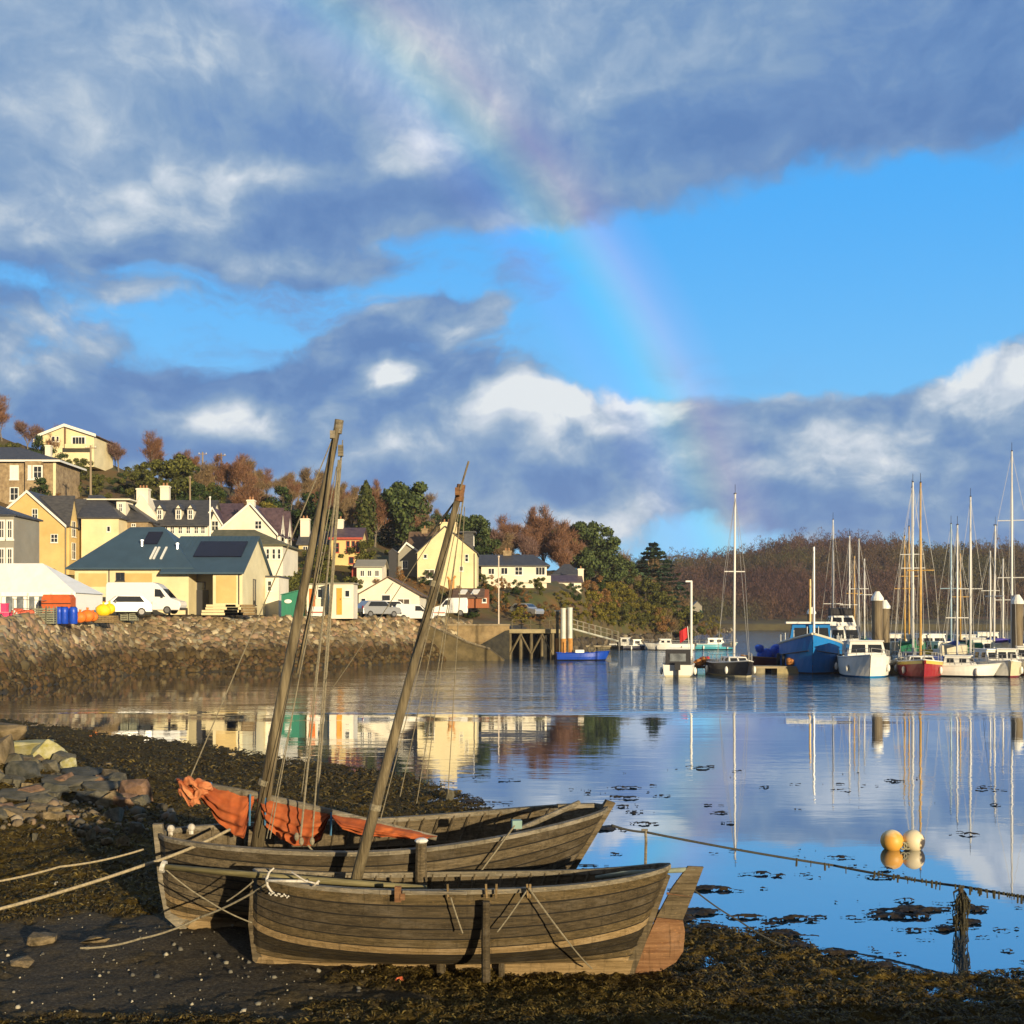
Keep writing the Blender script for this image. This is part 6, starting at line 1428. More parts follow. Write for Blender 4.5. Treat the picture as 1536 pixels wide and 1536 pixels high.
vehicle('panel_van', 'big white high-roofed panel van in front of the cream harbour building', 'van', 220, 921, 96, 6.35, vanp, 2.0, WHV, vang, (1.4, 5.2))
smp = [(0,.28),(3.9,.28),(4.05,.62),(3.95,.88),(3.2,1.05),(2.55,1.68),(2.3,1.80),(.1,1.82),(0,1.6)]
smg = [('windscreen', ((3.18,1.06),(2.60,1.64)), 'front'), ('side_window', [(2.05,1.10),(3.0,1.08),(2.55,1.58),(2.05,1.60)], 'side')]
vehicle('panel_van', 'small white van with plain sides, nearest the top of the stone bank', 'van', 625, 932, 118, 4.25, smp, 1.75, WHV, smg, (.85, 3.2))
vehicle('panel_van', 'white van standing behind the nearer mast tip, last of the row before the slipway', 'van', 675, 924, 127, 4.0, [(x*.95, z*1.12) for x, z in smp], 1.8, WHV, [(a, [(x*.95, z*1.12) for x, z in b_], c) for a, b_, c in smg], (.8, 3.05), face=-1)
suvp = [(0,.32),(4.4,.32),(4.5,.7),(4.35,.98),(3.35,1.10),(2.75,1.62),(2.3,1.70),(.75,1.68),(.15,1.15),(0,.9)]
suvg = [('windscreen', ((3.3,1.12),(2.78,1.60)), 'front'), ('rear_window', ((.2,1.16),(.72,1.62)), 'rear'), ('side_window', [(.6,1.12),(3.1,1.12),(2.65,1.58),(.95,1.58)], 'side')]
vehicle('parked_car', 'silver-grey estate car seen from behind at the white-gabled shed', 'car', 567, 926, 115, 4.5, suvp, 1.8, SILV, suvg, (.85, 3.6), rz=R(38))
vehicle('parked_car', 'white car squeezed between the silver estate and the small van', 'car', 590, 925, 119, 4.4, suvp, 1.8, WHV, suvg, (.85, 3.6), rz=R(20))
vehicle('parked_car', 'pale car nosing out alone on the rough ground past the flagpole', 'car', 789, 925, 146, 4.3, suvp, 1.8, SILV, suvg, (.85, 3.5), rz=R(-40), face=1)
vehicle('parked_car', 'white pick-up sized car in front of the big van, nose to the marquee', 'car', 186, 924, 91.5, 4.2, suvp, 1.8, WHV, suvg, (.85, 3.5), rz=R(25), face=-1)
def small(name, label, cat, px, py, Y, group=None): return thing(name, label, cat, (wx(px, Y), Y, wz(py, Y)), 0, group)
def parts(t, *ps):
    for nm, k, m in ps: fixn(k.build(nm, m, t))
# crates, barrels and bags by the marquee
PINK = mat('pink_plastic', lin((238,70,120)), .5); CG = mat('grey_crate', lin((128,130,112)), .7, scale=6, var=.2); BLU = mat('blue_drum', lin((22,70,190)), .4); YEL = mat('yellow_sack', lin((245,200,30)), .6); ORG = mat('orange_sack', lin((225,120,40)), .6, scale=5); RDN = mat('red_net', lin((178,60,42)), .8, scale=9, c2=lin((210,120,90)))
for i, (px, z) in enumerate(((3, 0), (12, 0), (7, .62))):
    Yb = 78; t = thing('fish_crate', ('pink fish crate at the frame edge, bottom row', 'pink fish crate, bottom row, next to the red net heap', 'pink fish crate, topmost of its stack')[i], 'crate', (wx(px, Yb), Yb, 4.12+z), rnd.uniform(-.1,.1), 'pink fish crates')
    k = MB(); 
    for a, b_, c, d, e, f_ in ((0,-.19,.3,.40,.03,.58),(0,.19,.3,.40,.03,.58),(-.19,0,.3,.03,.36,.58),(.19,0,.3,.03,.36,.58),(0,0,.03,.38,.36,.05)): k.box((a, b_, c), (d, e, f_))
    parts(t, ('tub', k, PINK)); k = MB(); k.box((0,0,.585), (.46,.46,.05)); parts(t, ('rim', k, PINK))
t = small('net_heap', 'heap of red fishing net with pale floats beside the pink crates', 'net', 34, 935, 79); k = MB(); rg = random.Random(4)
for i in range(14): k.ball((rg.uniform(-.6,.6), rg.uniform(-.3,.3), rg.uniform(.1,.8)*(.9 if i < 9 else 1)), rg.uniform(.25,.38), 9, 6, jit=.15, rg=rg)
t2 = k.build('net', RDN, t); k = MB()
for i in range(8): k.ball((rg.uniform(-.6,.6), -.38, rg.uniform(.3,1.0)), .07, 6, 4)
k.build('float', WHITEP, t)
for i, px in enumerate((54, 66, 77, 188, 201)):
    t = small('cage_crate', ('grey slatted crate beside the red net heap', 'middle one of three grey slatted crates by the net heap', 'grey slatted crate against the blue drums', 'grey slatted crate in front of the white car', 'grey slatted crate with a dark hole by the fence end')[i], 'crate', px, 936 if px < 100 else 931, 79.5 if px < 100 else 92, 'grey slatted crates')
    k = MB()
    for z in np.arange(.08, 1.2, .16): k.box((0,-.28,z), (.58,.03,.11)); k.box((0,.28,z), (.58,.03,.11)); k.box((-.28,0,z), (.03,.55,.11)); k.box((.28,0,z), (.03,.55,.11))
    parts(t, ('side', k, CG)); k = MB()
    for sx in (-1,1):
        for sy in (-1,1): k.box((sx*.27, sy*.26, .62), (.06,.06,1.24))
    k.box((0,0,.04), (.56,.54,.05)); parts(t, ('frame', k, CG))
for i, px in enumerate((89, 97, 110)):
    t = small('plastic_drum', ('blue plastic drum nearest the grey crates', 'blue plastic drum in the middle of the three', 'blue plastic drum beside the orange sacks')[i], 'drum', px, 936, 80.5, 'blue plastic drums')
    k = MB(); k.tube([(0,0,0),(0,0,.05),(0,0,.35),(0,0,.40),(0,0,.75),(0,0,.80),(0,0,1.12),(0,0,1.2)], [.24,.28,.29,.31,.29,.31,.28,.22], 18); k.build('barrel', BLU, t, smooth=True); k = MB(); k.tube([(0,0,1.18),(0,0,1.24)], .2, 14); k.build('lid', BLKP, t)
def sack(px, py, Y, s, m, label, grp):
    t = small('sack', label, 'sack', px, py, Y, grp); k = MB(); k.ball((0,0,s*.5), s*.6, 14, 10, (1,.8,.85), .05, rg); k.build('bag', m, t, smooth=True); k = MB(); k.tube([(0,0,s*.95),(0.02,0,s*1.2)], .06, 6, r2=.1); k.build('neck', m, t)
sack(120, 934, 83, .8, ORG, 'orange bulk sack leaning on the blue drums', 'bulk sacks'); sack(131, 933, 84, .9, ORG, 'orange bulk sack between the other orange one and the yellow sack', 'bulk sacks'); sack(139, 932, 84.5, .7, ORG, 'smallest orange bulk sack', 'bulk sacks')
sack(155, 925, 86, .95, YEL, 'bright yellow bulk sack raised on a pallet', 'bulk sacks'); sack(164, 921, 86.5, .8, YEL, 'second yellow bulk sack towards the white car', 'bulk sacks')
t = small('pallet_stack', 'stack of pallets carrying the yellow sacks', 'pallets', 158, 934, 86); k = MB()
for i in range(4):
    for yy in (-.4,0,.4): k.box((0,yy,.05+i*.14), (1.6,.1,.09))
    for xx in np.linspace(-.75,.75,7): k.box((xx,0,.115+i*.14), (.12,1,.022))
parts(t, ('boards', k, W_tan))
t = small('tarpaulin_box', 'rust-orange tarpaulin-covered bin under the marquee eave', 'bin', 88, 921, 82); k = MB(); k.prism([(-1.05,0),(1.05,0),(1.05,1.15),(.9,1.4),(-.9,1.4),(-1.05,1.1)], 1.0, 'y', -.5); parts(t, ('cover', k, mat('rust_tarp', lin((190,90,40)), .7, scale=3))); k = MB(); k.box((0,-.52,.75), (2.14,.03,.06)); parts(t, ('strap', k, BLKP))
# edge posts and rail
t = small('edge_fence', 'low timber rail on posts along the top of the stone bank', 'fence', 270, 929, 97)
bx0 = t.location
def top(px): return Vector((wx(px, float(np.interp(px, LC, [k_[2][0] for k_ in LK]))+.8), float(np.interp(px, LC, [k_[2][0] for k_ in LK]))+.8, 4.15))
for px in range(176, 400, 26):
    k = MB(); p = top(px)-bx0; k.box((p.x, p.y, p.z+.5), (.16,.16,1.0)); k.build('post', W_dark, t)
k = MB(); 
for px in range(176, 384, 26): rope(k, top(px)-bx0+Vector((0,0,.42)), top(px+26)-bx0+Vector((0,0,.42)), .05, 0, 2, 4)
k.build('rail', W_dark, t)
t = small('edge_fence', 'mesh site fence panels on the bank in front of the crates', 'fence', 75, 934, 78); bx1 = t.location
for px in (20, 75, 130, 175, 205):
    k = MB(); p = top(px)-bx1; k.tube([(p.x,p.y,p.z-.2), (p.x,p.y,p.z+1.5)], .035, 6); k.build('post', GREYW, t)
k = MB()
for a, b_ in ((20,75),(75,130),(130,175)):
    for z in (.2,.85,1.45): rope(k, top(a)-bx1+Vector((0,0,z)), top(b_)-bx1+Vector((0,0,z)), .02, 0, 2, 4)
k.build('rail', GREYW, t)
for i, (px, w_, lab) in enumerate(((333, 3.4, 'long cream stack of boards under the blue-roofed building porch'), (352, 1.6, 'short cream crate beside the long board stack'), (372, 1.4, 'brown pallet against the sunlit gable wall'))):
    t = small('board_stack', lab, 'boards', px, 923, 99.5); k = MB()
    for j in range(4): k.box((rnd.uniform(-.1,.1), 0, .12+j*.24), (w_*(1-.08*j), .9, .2))
    parts(t, ('boards', k, CREAM2 if i < 2 else W_tan))
# tall things
def pole(name, label, px, py0, py1, Y, r, m, arms=True, group='utility poles'):
    t = small(name, label, 'pole', px, py1, Y, group); h_ = wz(py0, Y)-wz(py1, Y); k = MB(); k.tube([(0,0,-1), (0,0,h_)], r, 8, r2=r*.75); k.build('shaft', m, t)
    if arms:
        k = MB(); k.box((0,0,h_-.35), (1.5,.12,.12)); k.build('crossarm', m, t)
        for s_ in (-.6, 0, .6): k = MB(); k.tube([(s_,0,h_-.29),(s_,0,h_-.1)], .05, 6); k.build('insulator', WHITEP, t)
    else: k = MB(); k.ball((0,0,h_), r*1.5, 8, 6); k.build('cap', m, t)
    return t
PW = mat('pole_wood', (.26,.20,.13), .8, scale=3, stretch=(4,4,.3))
pole('utility_pole', 'tall pale utility pole just below the ridge bungalow', 136, 668, 742, 150, .16, PW); pole('utility_pole', 'utility pole on the skyline, inland one of the pair', 304, 678, 724, 190, .16, PW); pole('utility_pole', 'utility pole on the skyline, seaward one of the pair', 332, 680, 730, 192, .15, PW); pole('utility_pole', 'short pole among the trees beside the olive-green tree', 285, 716, 748, 160, .14, PW, False)
pole('flagpole', 'tall bare white flagpole at the landward end of the timber pier', 748, 835, 935, 130, .09, mat('pole_pinkish', (.62,.52,.42), .5), False, None); pole('flagpole', 'white pole in front of the white terrace, between blue roof and purple roof', 315, 746, 800, 118, .08, WHITEP, False, None)
t = small('orange_column', 'orange-brown column of bark like a cut tree trunk by the tall cream house', 'trunk', 677, 902, 138); k = MB(); k.tube([(0,0,-.3),(.03,0,1.2),(-.02,0,2.6)], [.42,.36,.42], 10); k.tube([(-.05,0,2.4),(-.5,0,3.0)], .14, 6); k.tube([(.05,0,2.4),(.5,0,3.1)], .14, 6); k.build('bark', mat('orange_bark', (.50,.22,.05), .8, scale=3, c2=(.62,.32,.10)), t)
for a, b_ in ((677, 708),):
    pass
for px, lab in ((474, 'white block barrier under the deep orange door'), (657, 'low white barrier by the last van')):
    t = small('barrier', lab, 'barrier', px, 924, 108 if px < 600 else 124); k = MB(); k.prism([(-.35,0),(.35,0),(.2,.9),(-.2,.9)], 1.6, 'x', -.8); parts(t, ('block', k, WHITEP)); k = MB(); k.box((0,-.3,.35), (1.55,.03,.12)); parts(t, ('stripe', k, REDP))
t = small('motorcycle', 'parked yellow-green motorcycle beside the bright orange door', 'motorcycle', 527, 927, 112); 
for s_ in (-.65,.65): k = MB(); k.tube([(s_+.3*math.cos(a), 0, .32+.3*math.sin(a)) for a in np.linspace(0, 2*PI, 15)], .06, 6, cap=False); k.build('wheel', TYRE, t)
k = MB(); k.tube([(-.6,0,.35),(-.2,0,.65),(.35,0,.7),(.65,0,.35)], .08, 6); k.ball((.1,0,.75), .2, 8, 6, (1.4,.7,.8)); k.build('frame', mat('lime_paint', (.5,.6,.05), .4), t); k = MB(); k.box((-.3,0,.85), (.6,.25,.1)); k.build('seat', BLKP, t); k = MB(); k.tube([(.4,-.3,1.05),(.4,.3,1.05)], .02, 5); k.build('handlebar', BLKP, t)

# ---------------------------------------------------------------- slipway, quay wall and timber pier
QS = mat('quay_stone', (.20,.14,.07), .9, scale=1.2, c2=(.34,.25,.13), bump=.8, bscale=4, dirt=.6, dirtc=(.09,.075,.03)); QW = mat('dark_wall', (.012,.012,.010), .8, scale=2, c2=(.035,.032,.022), bump=.8, bscale=6)
Y = 121; h = House('quay_wall', 'stone quay wall with a lower face darkened as painted shade beside the timber pier', 700, 985, Y, 'wall', None)
k = MB(); k.box(((wx(655,Y)+wx(764,Y))/2, Y+6, 1.3), (wx(764,Y)-wx(655,Y), 12, 4.6)); h.part('masonry', k, QS)
k = MB(); k.prism([(wx(700,Y),-1),(wx(764,Y),-1),(wx(764,Y),wz(945,Y)),(wx(758,Y),wz(946,Y)),(wx(712,Y),wz(972,Y)),(wx(690,Y),wz(978,Y))], .12, 'y', Y-.12); h.part('shade_face', k, QW)  # near-black slab paints shade onto the lower quay face
k = MB(); k.box(((wx(655,Y)+wx(764,Y))/2, Y+.3, 3.68), (wx(764,Y)-wx(655,Y)+.2, .9, .16)); h.part('coping', k, mat('coping_stone', (.30,.24,.15), .9, scale=2, dirt=.4))
Y = 116; h = House('slipway', 'sloping stone slipway running down across the quay face to the water', 690, 985, Y, 'slipway', None)
k = MB(); k.prism([(wx(636,Y),-1),(wx(764,Y),-1),(wx(756,Y),.05),(wx(735,Y),wz(975,Y)),(wx(700,Y),wz(965,Y)),(wx(660,Y),wz(947,Y)),(wx(636,Y),wz(935,Y))], 3.6, 'y', Y+.8); h.part('ramp', k, mat('ramp_mud', (.07,.055,.025), .9, scale=1, c2=(.15,.115,.055), bump=.8, bscale=5))
k = MB(); pts = [(wx(660,Y),Y+.75,wz(944,Y)),(wx(700,Y),Y+.75,wz(963,Y)),(wx(735,Y),Y+.75,wz(974,Y))]; k.tube(pts, .14, 5); h.part('kerb', k, mat('kerb_wood', (.10,.08,.05), .8, c2=(.24,.2,.13)))
TIM = mat('pier_timber', (.07,.055,.03), .8, scale=1.5, c2=(.19,.155,.085), stretch=(1,1,.4), dirt=.4)
Y = 122; h = House('timber_pier', 'timber pier on braced piles beyond the quay wall', 800, 988, Y, 'pier', None); zd = wz(946,Y)
k = MB(); k.box(((wx(763,Y)+wx(840,Y))/2, Y+2.4, zd), (wx(840,Y)-wx(763,Y), 5.2, .3)); h.part('deck', k, TIM)
k = MB(); k.box(((wx(763,Y)+wx(840,Y))/2, Y-.28, zd-.05), (wx(840,Y)-wx(763,Y), .14, .42)); h.part('edge_beam', k, mat('pale_beam', (.30,.25,.14), .8, scale=2, var=.2))
for px in (765, 781, 797, 813, 829, 838):
    for dy in (0, 4.6): k = MB(); k.tube([(wx(px,Y), Y+dy, -1), (wx(px,Y), Y+dy, zd-.15)], .17, 8); h.part('pile', k, TIM)
for a, b_ in ((765,781),(781,797),(797,813),(813,829)):
    k = MB(); k.tube([(wx(a,Y), Y-.2, .5), (wx(b_,Y), Y-.2, zd-.4)], .10, 5) if (a//16) % 2 else k.tube([(wx(a,Y), Y-.2, zd-.4), (wx(b_,Y), Y-.2, .5)], .10, 5); h.part('brace', k, TIM)
k = MB(); k.box((wx(801,Y), Y+5.2, 1.3), (wx(838,Y)-wx(765,Y), .2, 2.8)); h.part('back_wall', k, QW)
for a in range(768, 838, 14): k = MB(); k.tube([(wx(a,Y+4.6), Y+4.6, zd+.1), (wx(a,Y+4.6), Y+4.6, zd+1.15)], .05, 5); h.part('rail_post', k, TIM)
k = MB(); k.tube([(wx(768,Y+4.6), Y+4.6, zd+1.15), (wx(838,Y+4.6), Y+4.6, zd+1.15)], .05, 5); k.tube([(wx(768,Y+4.6), Y+4.6, zd+.65), (wx(838,Y+4.6), Y+4.6, zd+.65)], .04, 5); h.part('handrail', k, TIM)
STEELP = mat('pale_steel', lin((196,200,190)), .5, scale=1.5, dirt=.3, dirtc=(.3,.2,.1)); RUSTP = mat('orange_rust', (.34,.15,.035), .85, scale=1.5, c2=(.52,.27,.07))
for i, (px, Yp, top_, lab) in enumerate(((845, 119, 914, 'nearer of the two rust-footed steel mooring piles at the pier head'), (855, 121, 913, 'farther of the two rust-footed steel mooring piles at the pier head'), (836, 120, 917, 'timber-faced fender pile at the pier head'))):
    t = small('mooring_pile', lab, 'pile', px, yw(0)*0+HZ+CAM_H*F/Yp, Yp, 'mooring piles at the pier head'); hh_ = wz(top_, Yp)
    k = MB(); k.tube([(0,0,2.2),(0,0,hh_)], .27 if i < 2 else .16, 12); k.build('shaft', STEELP if i < 2 else TIM, t); k = MB(); k.tube([(0,0,-1),(0,0,2.25)], .30 if i < 2 else .2, 12); k.build('rusty_foot', RUSTP, t)
    k = MB(); k.tube([(0,0,hh_),(0,0,hh_+.12)], .3, 12); k.build('cap', STEELP, t)
# gangway
Y = 138; h = House('gangway', 'pale metal gangway with open handrails sloping down from the pier to the pontoons', 895, 955, Y, 'gangway', None)
a_, b_ = Vector((wx(858,Y), Y, wz(943,Y))), Vector((wx(928,Y), Y, wz(962,Y)))
k = MB(); 
for dy in (0, 1.4): k.tube([a_+Vector((0,dy,0)), b_+Vector((0,dy,0))], .12, 6)
k.add([a_+Vector((0,0,.1)), b_+Vector((0,0,.1)), b_+Vector((0,1.4,.1)), a_+Vector((0,1.4,.1))], [(0,1,2,3)]); h.part('deck', k, STEELP)
k = MB()
for dy in (0, 1.4):
    for z in (.6, 1.15): k.tube([a_+Vector((0,dy,z)), b_+Vector((0,dy,z))], .045, 5)
    for i in range(9): p = a_.lerp(b_, i/8)+Vector((0,dy,0)); k.tube([p, p+Vector((0,0,1.15))], .04, 5)
h.part('handrail', k, mat('rail_grey', (.30,.27,.20), .7))
# ---------------------------------------------------------------- marina
def gloss(name, c, rough=.35): return mat(name, c, rough, var=.05, scale=2, dirt=.25, dirtc=tuple(v*.6 for v in c))
HW = gloss('gelcoat_white', (.80,.80,.76)); HN = gloss('hull_navy', (.012,.014,.035)); HB = gloss('hull_black', (.012,.012,.016)); HR = gloss('hull_red', (.30,.025,.03)); HBL = gloss('hull_blue', lin((30,120,196))); HG = gloss('hull_green', (.02,.13,.07)); HGY = gloss('hull_grey', (.22,.22,.23)); HT = gloss('hull_teal', lin((60,150,170))); HMR = gloss('hull_maroon', (.09,.02,.018)); HCB = gloss('hull_cobalt', lin((22,70,180)))
ANTI = {'navy': gloss('antifoul_dark', (.015,.015,.02)), 'blue': gloss('antifoul_blue', lin((30,130,200))), 'cream': gloss('waterline_cream', (.6,.55,.38)), 'red': gloss('antifoul_red', (.18,.03,.03))}
DECK = gloss('deck_cream', (.66,.62,.50), .6); ALU = mat('mast_alu', (.72,.72,.70), .35, var=.05); VARN = mat('mast_varnish', (.55,.34,.10), .4, scale=2, var=.2); WIRE = mat('rigging_wire', (.30,.30,.30), .5); CVB = mat('cover_blue', lin((40,70,150)), .8); CVG = mat('cover_green', lin((30,110,80)), .8); CVT = mat('cover_cream', (.6,.55,.42), .8); TEAK = mat('teak', (.28,.16,.06), .7, scale=4); BLC = mat('canopy_black', (.02,.02,.025), .7); REDC = mat('red_cloth', lin((190,40,45)), .8)
def hullf(L_, B, fb, sheer=.3, tr=.7, ent=1.0):
    def sec(u):
        b = B/2*((tr+(1-tr)*math.sin(min(1, u/.45)*PI/2)) if u < .45 else max(0.0, 1-((u-.45)/.55)**2.2)**ent)
        zd = fb*(1+sheer*max(0, (u-.3)/.7)**2+.04*(1-u)); x = -L_/2+L_*u; rk = .10*L_*max(0, u-.8)/.2
        return x, b, zd, rk
    return sec
def make_hull(t, L_, B, fb, hm, am, sheer=.3, tr=.72, stripe=None):
    sec = hullf(L_, B, fb, sheer, tr); k = MB(); N_ = 18; up, lo_, dk = [], [], []
    for i in range(N_+1):
        u = i/N_; x, b, zd, rk = sec(u); b = max(b, .02)
        xs = lambda z: x+rk*(z/zd-1)*.9
        up.append([(xs(.12), -b*.93, .12), (xs(zd*.5), -b*.985, zd*.5), (x, -b, zd)]); lo_.append([(xs(-.3), 0, -.35), (xs(-.15), -b*.7, -.12), (xs(.12), -b*.93, .12)])
        dk.append([(x, -b, zd), (x, b, zd)])
    mir = lambda rr: [[(p[0], -p[1], p[2]) for p in r_][::-1] for r_ in rr]
    k.loft(up); k.loft(mir(up)); a0 = up[0]; k.add([a0[0], a0[1], a0[2], (a0[2][0], -a0[2][1], a0[2][2]), (a0[1][0], -a0[1][1], a0[1][2]), (a0[0][0], -a0[0][1], a0[0][2])], [(0,1,2,3,4,5)])
    h = k.build('hull', hm, t); fixn(h)
    k = MB(); k.loft(lo_); k.loft(mir(lo_)); a0 = lo_[0]; k.add([a0[0], a0[1], a0[2], (a0[2][0], -a0[2][1], a0[2][2]), (a0[1][0], -a0[1][1], a0[1][2])], [(0,1,2,3,4)]); fixn(k.build('waterline', am, h))
    k = MB(); k.loft([[(p[0][0], p[0][1]*.97, p[0][2]-.03), (p[1][0], p[1][1]*.97, p[1][2]-.03)] for p in dk]); k.build('deck', DECK, t)
    for s_ in (-1, 1):
        k = MB(); k.tube([(p[0][0], s_*p[0][1], p[0][2]) for p in dk], .045, 5); k.build('rubbing_strake', stripe or HW, h)
    return sec, h
def cabin_part(t, x0, x1, b, z0, z1, m, nm='cabin', taper=.2, wins=True, front=True):
    k = MB(); pr = [(x0, z0), (x1, z0), (x1-taper*1.2, z1), (x0+taper*.3, z1)]
    vs = []; 
    for s_ in (-1, 1): vs += [(x, s_*b*(1 if z == z0 else .82), z) for x, z in pr]
    k.add(vs, [(0,1,2,3), (7,6,5,4), (0,4,5,1), (1,5,6,2), (2,6,7,3), (3,7,4,0)]); c = k.build(nm, m, t); fixn(c)
    if wins:
        za, zb_ = z0+(z1-z0)*.35, z0+(z1-z0)*.82
        for s_ in (-1, 1):
            n = max(1, int((x1-x0)/1.0))
            for i in range(n):
                a = x0+(x1-x0-taper)*(i+.2)/n+.1; bb = x0+(x1-x0-taper)*(i+.85)/n; ya = s_*b*(1-.18*.35); yb = s_*b*(1-.18*.82)
                k = MB(); k.add([(a,ya+s_*.012,za),(bb,ya+s_*.012,za),(bb,yb+s_*.012,zb_),(a,yb+s_*.012,zb_),(a,ya-s_*.03,za),(bb,ya-s_*.03,za),(bb,yb-s_*.03,zb_),(a,yb-s_*.03,zb_)], [(0,1,2,3),(7,6,5,4),(0,4,5,1),(1,5,6,2),(2,6,7,3),(3,7,4,0)]); fixn(k.build('window', CGL, c))
        if front:
            for s_ in (-1, 1):
                xa = x1-taper*1.2*.35; xb = x1-taper*1.2*.85; y1, y0 = s_*b*.80, s_*b*.07
                k = MB(); k.add([(xa+.02,y0,za),(xa+.02,y1,za),(xb+.02,y1*.93,zb_),(xb+.02,y0,zb_),(xa-.03,y0,za),(xa-.03,y1,za),(xb-.03,y1*.93,zb_),(xb-.03,y0,zb_)], [(0,1,2,3),(7,6,5,4),(0,4,5,1),(1,5,6,2),(2,6,7,3),(3,7,4,0)]); fixn(k.build('windscreen', CGL, c))
    return c
def rig(t, x, z0, h_, r, m, B, L_, sp=(.62,), boom=True, cover=CVB, lean=0., top=True, wires=True):
    k = MB(); ld = lean
    k.tube([(x, 0, z0), (x-ld*.5, 0, z0+(h_-z0)*.5), (x-ld, 0, h_)], r, 9, r2=r*.7); ms = k.build('mast', m, t, smooth=True)
    for s_ in sp:
        z = z0+(h_-z0)*s_; k = MB(); k.tube([(x-ld*s_, -B*.30, z), (x-ld*s_, B*.30, z)], .04, 5); k.build('spreader', m, ms)
    if top: k = MB(); k.tube([(x-ld, 0, h_), (x-ld, 0, h_+.7)], .018, 4); k.box((x-ld, 0, h_+.02), (.35,.12,.07)); k.build('masthead', DARK, ms)
    if wires:
        ww = .016
        for s_ in (-1, 1):
            zz = z0+(h_-z0)*(sp[-1] if sp else .6); k = MB(); k.tube([(x-.1, s_*B*.47, z0*.8), (x-ld*.6, s_*B*.30, zz), (x-ld, 0, h_-.15)], ww, 3); k.build('shroud', WIRE, t)
        for xe in (L_/2-.1, -L_/2+.1): k = MB(); k.tube([(xe, 0, z0*.9), (x-ld, 0, h_-.1)], ww, 3); k.build('stay', WIRE, t)
    if boom:
        k = MB(); k.tube([(x, 0, z0+.9), (x-L_*.36, 0, z0+.95)], .07, 6); bo = k.build('boom', m, t); k = MB(); k.tube([(x-.1, 0, z0+1.12), (x-L_*.15, 0, z0+1.13), (x-L_*.34, 0, z0+1.08)], [.22,.17,.09], 8); k.build('sail_cover', cover, bo, smooth=True)
    return ms
def rails(t, sec, n=9, h_=.6, fenders=0, fm=HW):
    k = MB()
    for s_ in (-1, 1):
        pts = []
        for i in range(n+1):
            x, b, zd, rk = sec(.04+.94*i/n); p = (x, s_*max(b-.08, 0.02), zd); k.tube([p, (p[0], p[1], p[2]+h_)], .018, 3); pts.append((p[0], p[1], p[2]+h_))
        k.tube(pts, .016, 3); k.tube([(a, b_, c-.28) for a, b_, c in pts], .012, 3)
    k.build('guard_rail', WIRE, t)
    for i in range(fenders):
        u = .25+.5*i/max(1, fenders-1)
        for s_ in (-1, 1):
            x, b, zd, rk = sec(u); k = MB(); k.ball((x, s_*(b+.10), zd*.45), .13, 8, 8, (1,1,2.2)); k.build('fender', fm, t, smooth=True)
def water_at(px, Y): return (wx(px, Y), Y, 0)
def face(px, rz): return rz-math.degrees(math.atan((px-768)/F)) if -95 < rz < -55 else rz
def yacht(label, px, Y, L_, B, rz, hm, am, mh, mpx=None, mm=ALU, sp=(.55,), cover=CVB, fb=.95, r=.085, lean=0., boom=True, canopy=None, group='moored sailing yachts', extra_mast=None, name='sailing_yacht', mastx=.06, nof=2):
    t = thing(name, label, 'sailboat', water_at(px, Y), R(face(px, rz)), group)
    sec, h = make_hull(t, L_, B, fb, hm, am)
    cabin_part(t, -L_*.10, L_*.22, B*.30, fb, fb+.5, HW, taper=.35)
    k = MB(); k.box((-L_*.30, 0, fb+.10), (L_*.28, B*.62, .22)); k.build('cockpit_coaming', DECK, t)
    if canopy: k = MB(); k.prism([(-L_*.2,fb+.3),(-L_*.05,fb+.3),(-L_*.06,fb+1.25),(-L_*.17,fb+1.35),(-L_*.21,fb+1.1)], B*.66, 'y', -B*.33); fixn(k.build('sprayhood', canopy, t))
    mz = mh
    x_ = L_*mastx
    rig(t, x_, fb+.3, mz, r, mm, B, L_, sp, boom, cover, lean)
    if extra_mast: rig(t, x_-extra_mast[0], fb+.2, extra_mast[1], r*.8, mm, B, L_*.5, (.6,), True, cover, lean*.5)
    rails(t, sec, 8, .6, nof); return t
def zt(py, Y): return wz(py, Y)
# front row
yacht('small black-hulled sloop with a cream waterline at the inner end of the pontoon', 1098, 86, 7.2, 2.7, -70, HB, ANTI['cream'], zt(742,86), sp=(.53,), cover=CVT, fb=.95, canopy=None, r=.10, lean=-.25)
# blue fishing boat
Y = 92; t = thing('fishing_boat', 'bright blue wooden fishing boat with white-roofed blue wheelhouse and dark bow shadow side', 'boat', water_at(1216, Y), R(face(1216, -88)), 'working boats'); HBD = HBL
sec, h = make_hull(t, 10.0, 5.0, 2.15, HBL, ANTI['navy'], .45, .8, stripe=HW)
cabin_part(t, -3.6, 1.0, 1.75, 2.1, 3.9, HBL, 'wheelhouse', .12); k = MB(); k.box((-1.3, 0, 3.98), (5.2, 3.9, .16)); k.build('wheelhouse_roof', HW, t)
for s_ in (-1, 1):
    k = MB(); k.tube([(sec(u)[0], s_*max(.05, sec(u)[1]), sec(u)[2]+.02) for u in np.linspace(0, 1, 12)], .10, 6); k.build('gunwale', gloss('strake_cream', (.62,.58,.46)), t)
    k = MB(); k.tube([(sec(u)[0], s_*max(.05, sec(u)[1]*.98+.03), sec(u)[2]*.60) for u in np.linspace(0, .97, 12)], .055, 6); k.build('rubbing_strake', HN, t)
for x_, y_, hh_, m in ((1.4, .2, zt(822,Y), ALU), (-1.2, 0, zt(868,Y), VARN)):
    k = MB(); k.tube([(x_, y_, 1.8), (x_, y_, hh_)], .10, 8, r2=.08); k.build('mast', m, t)
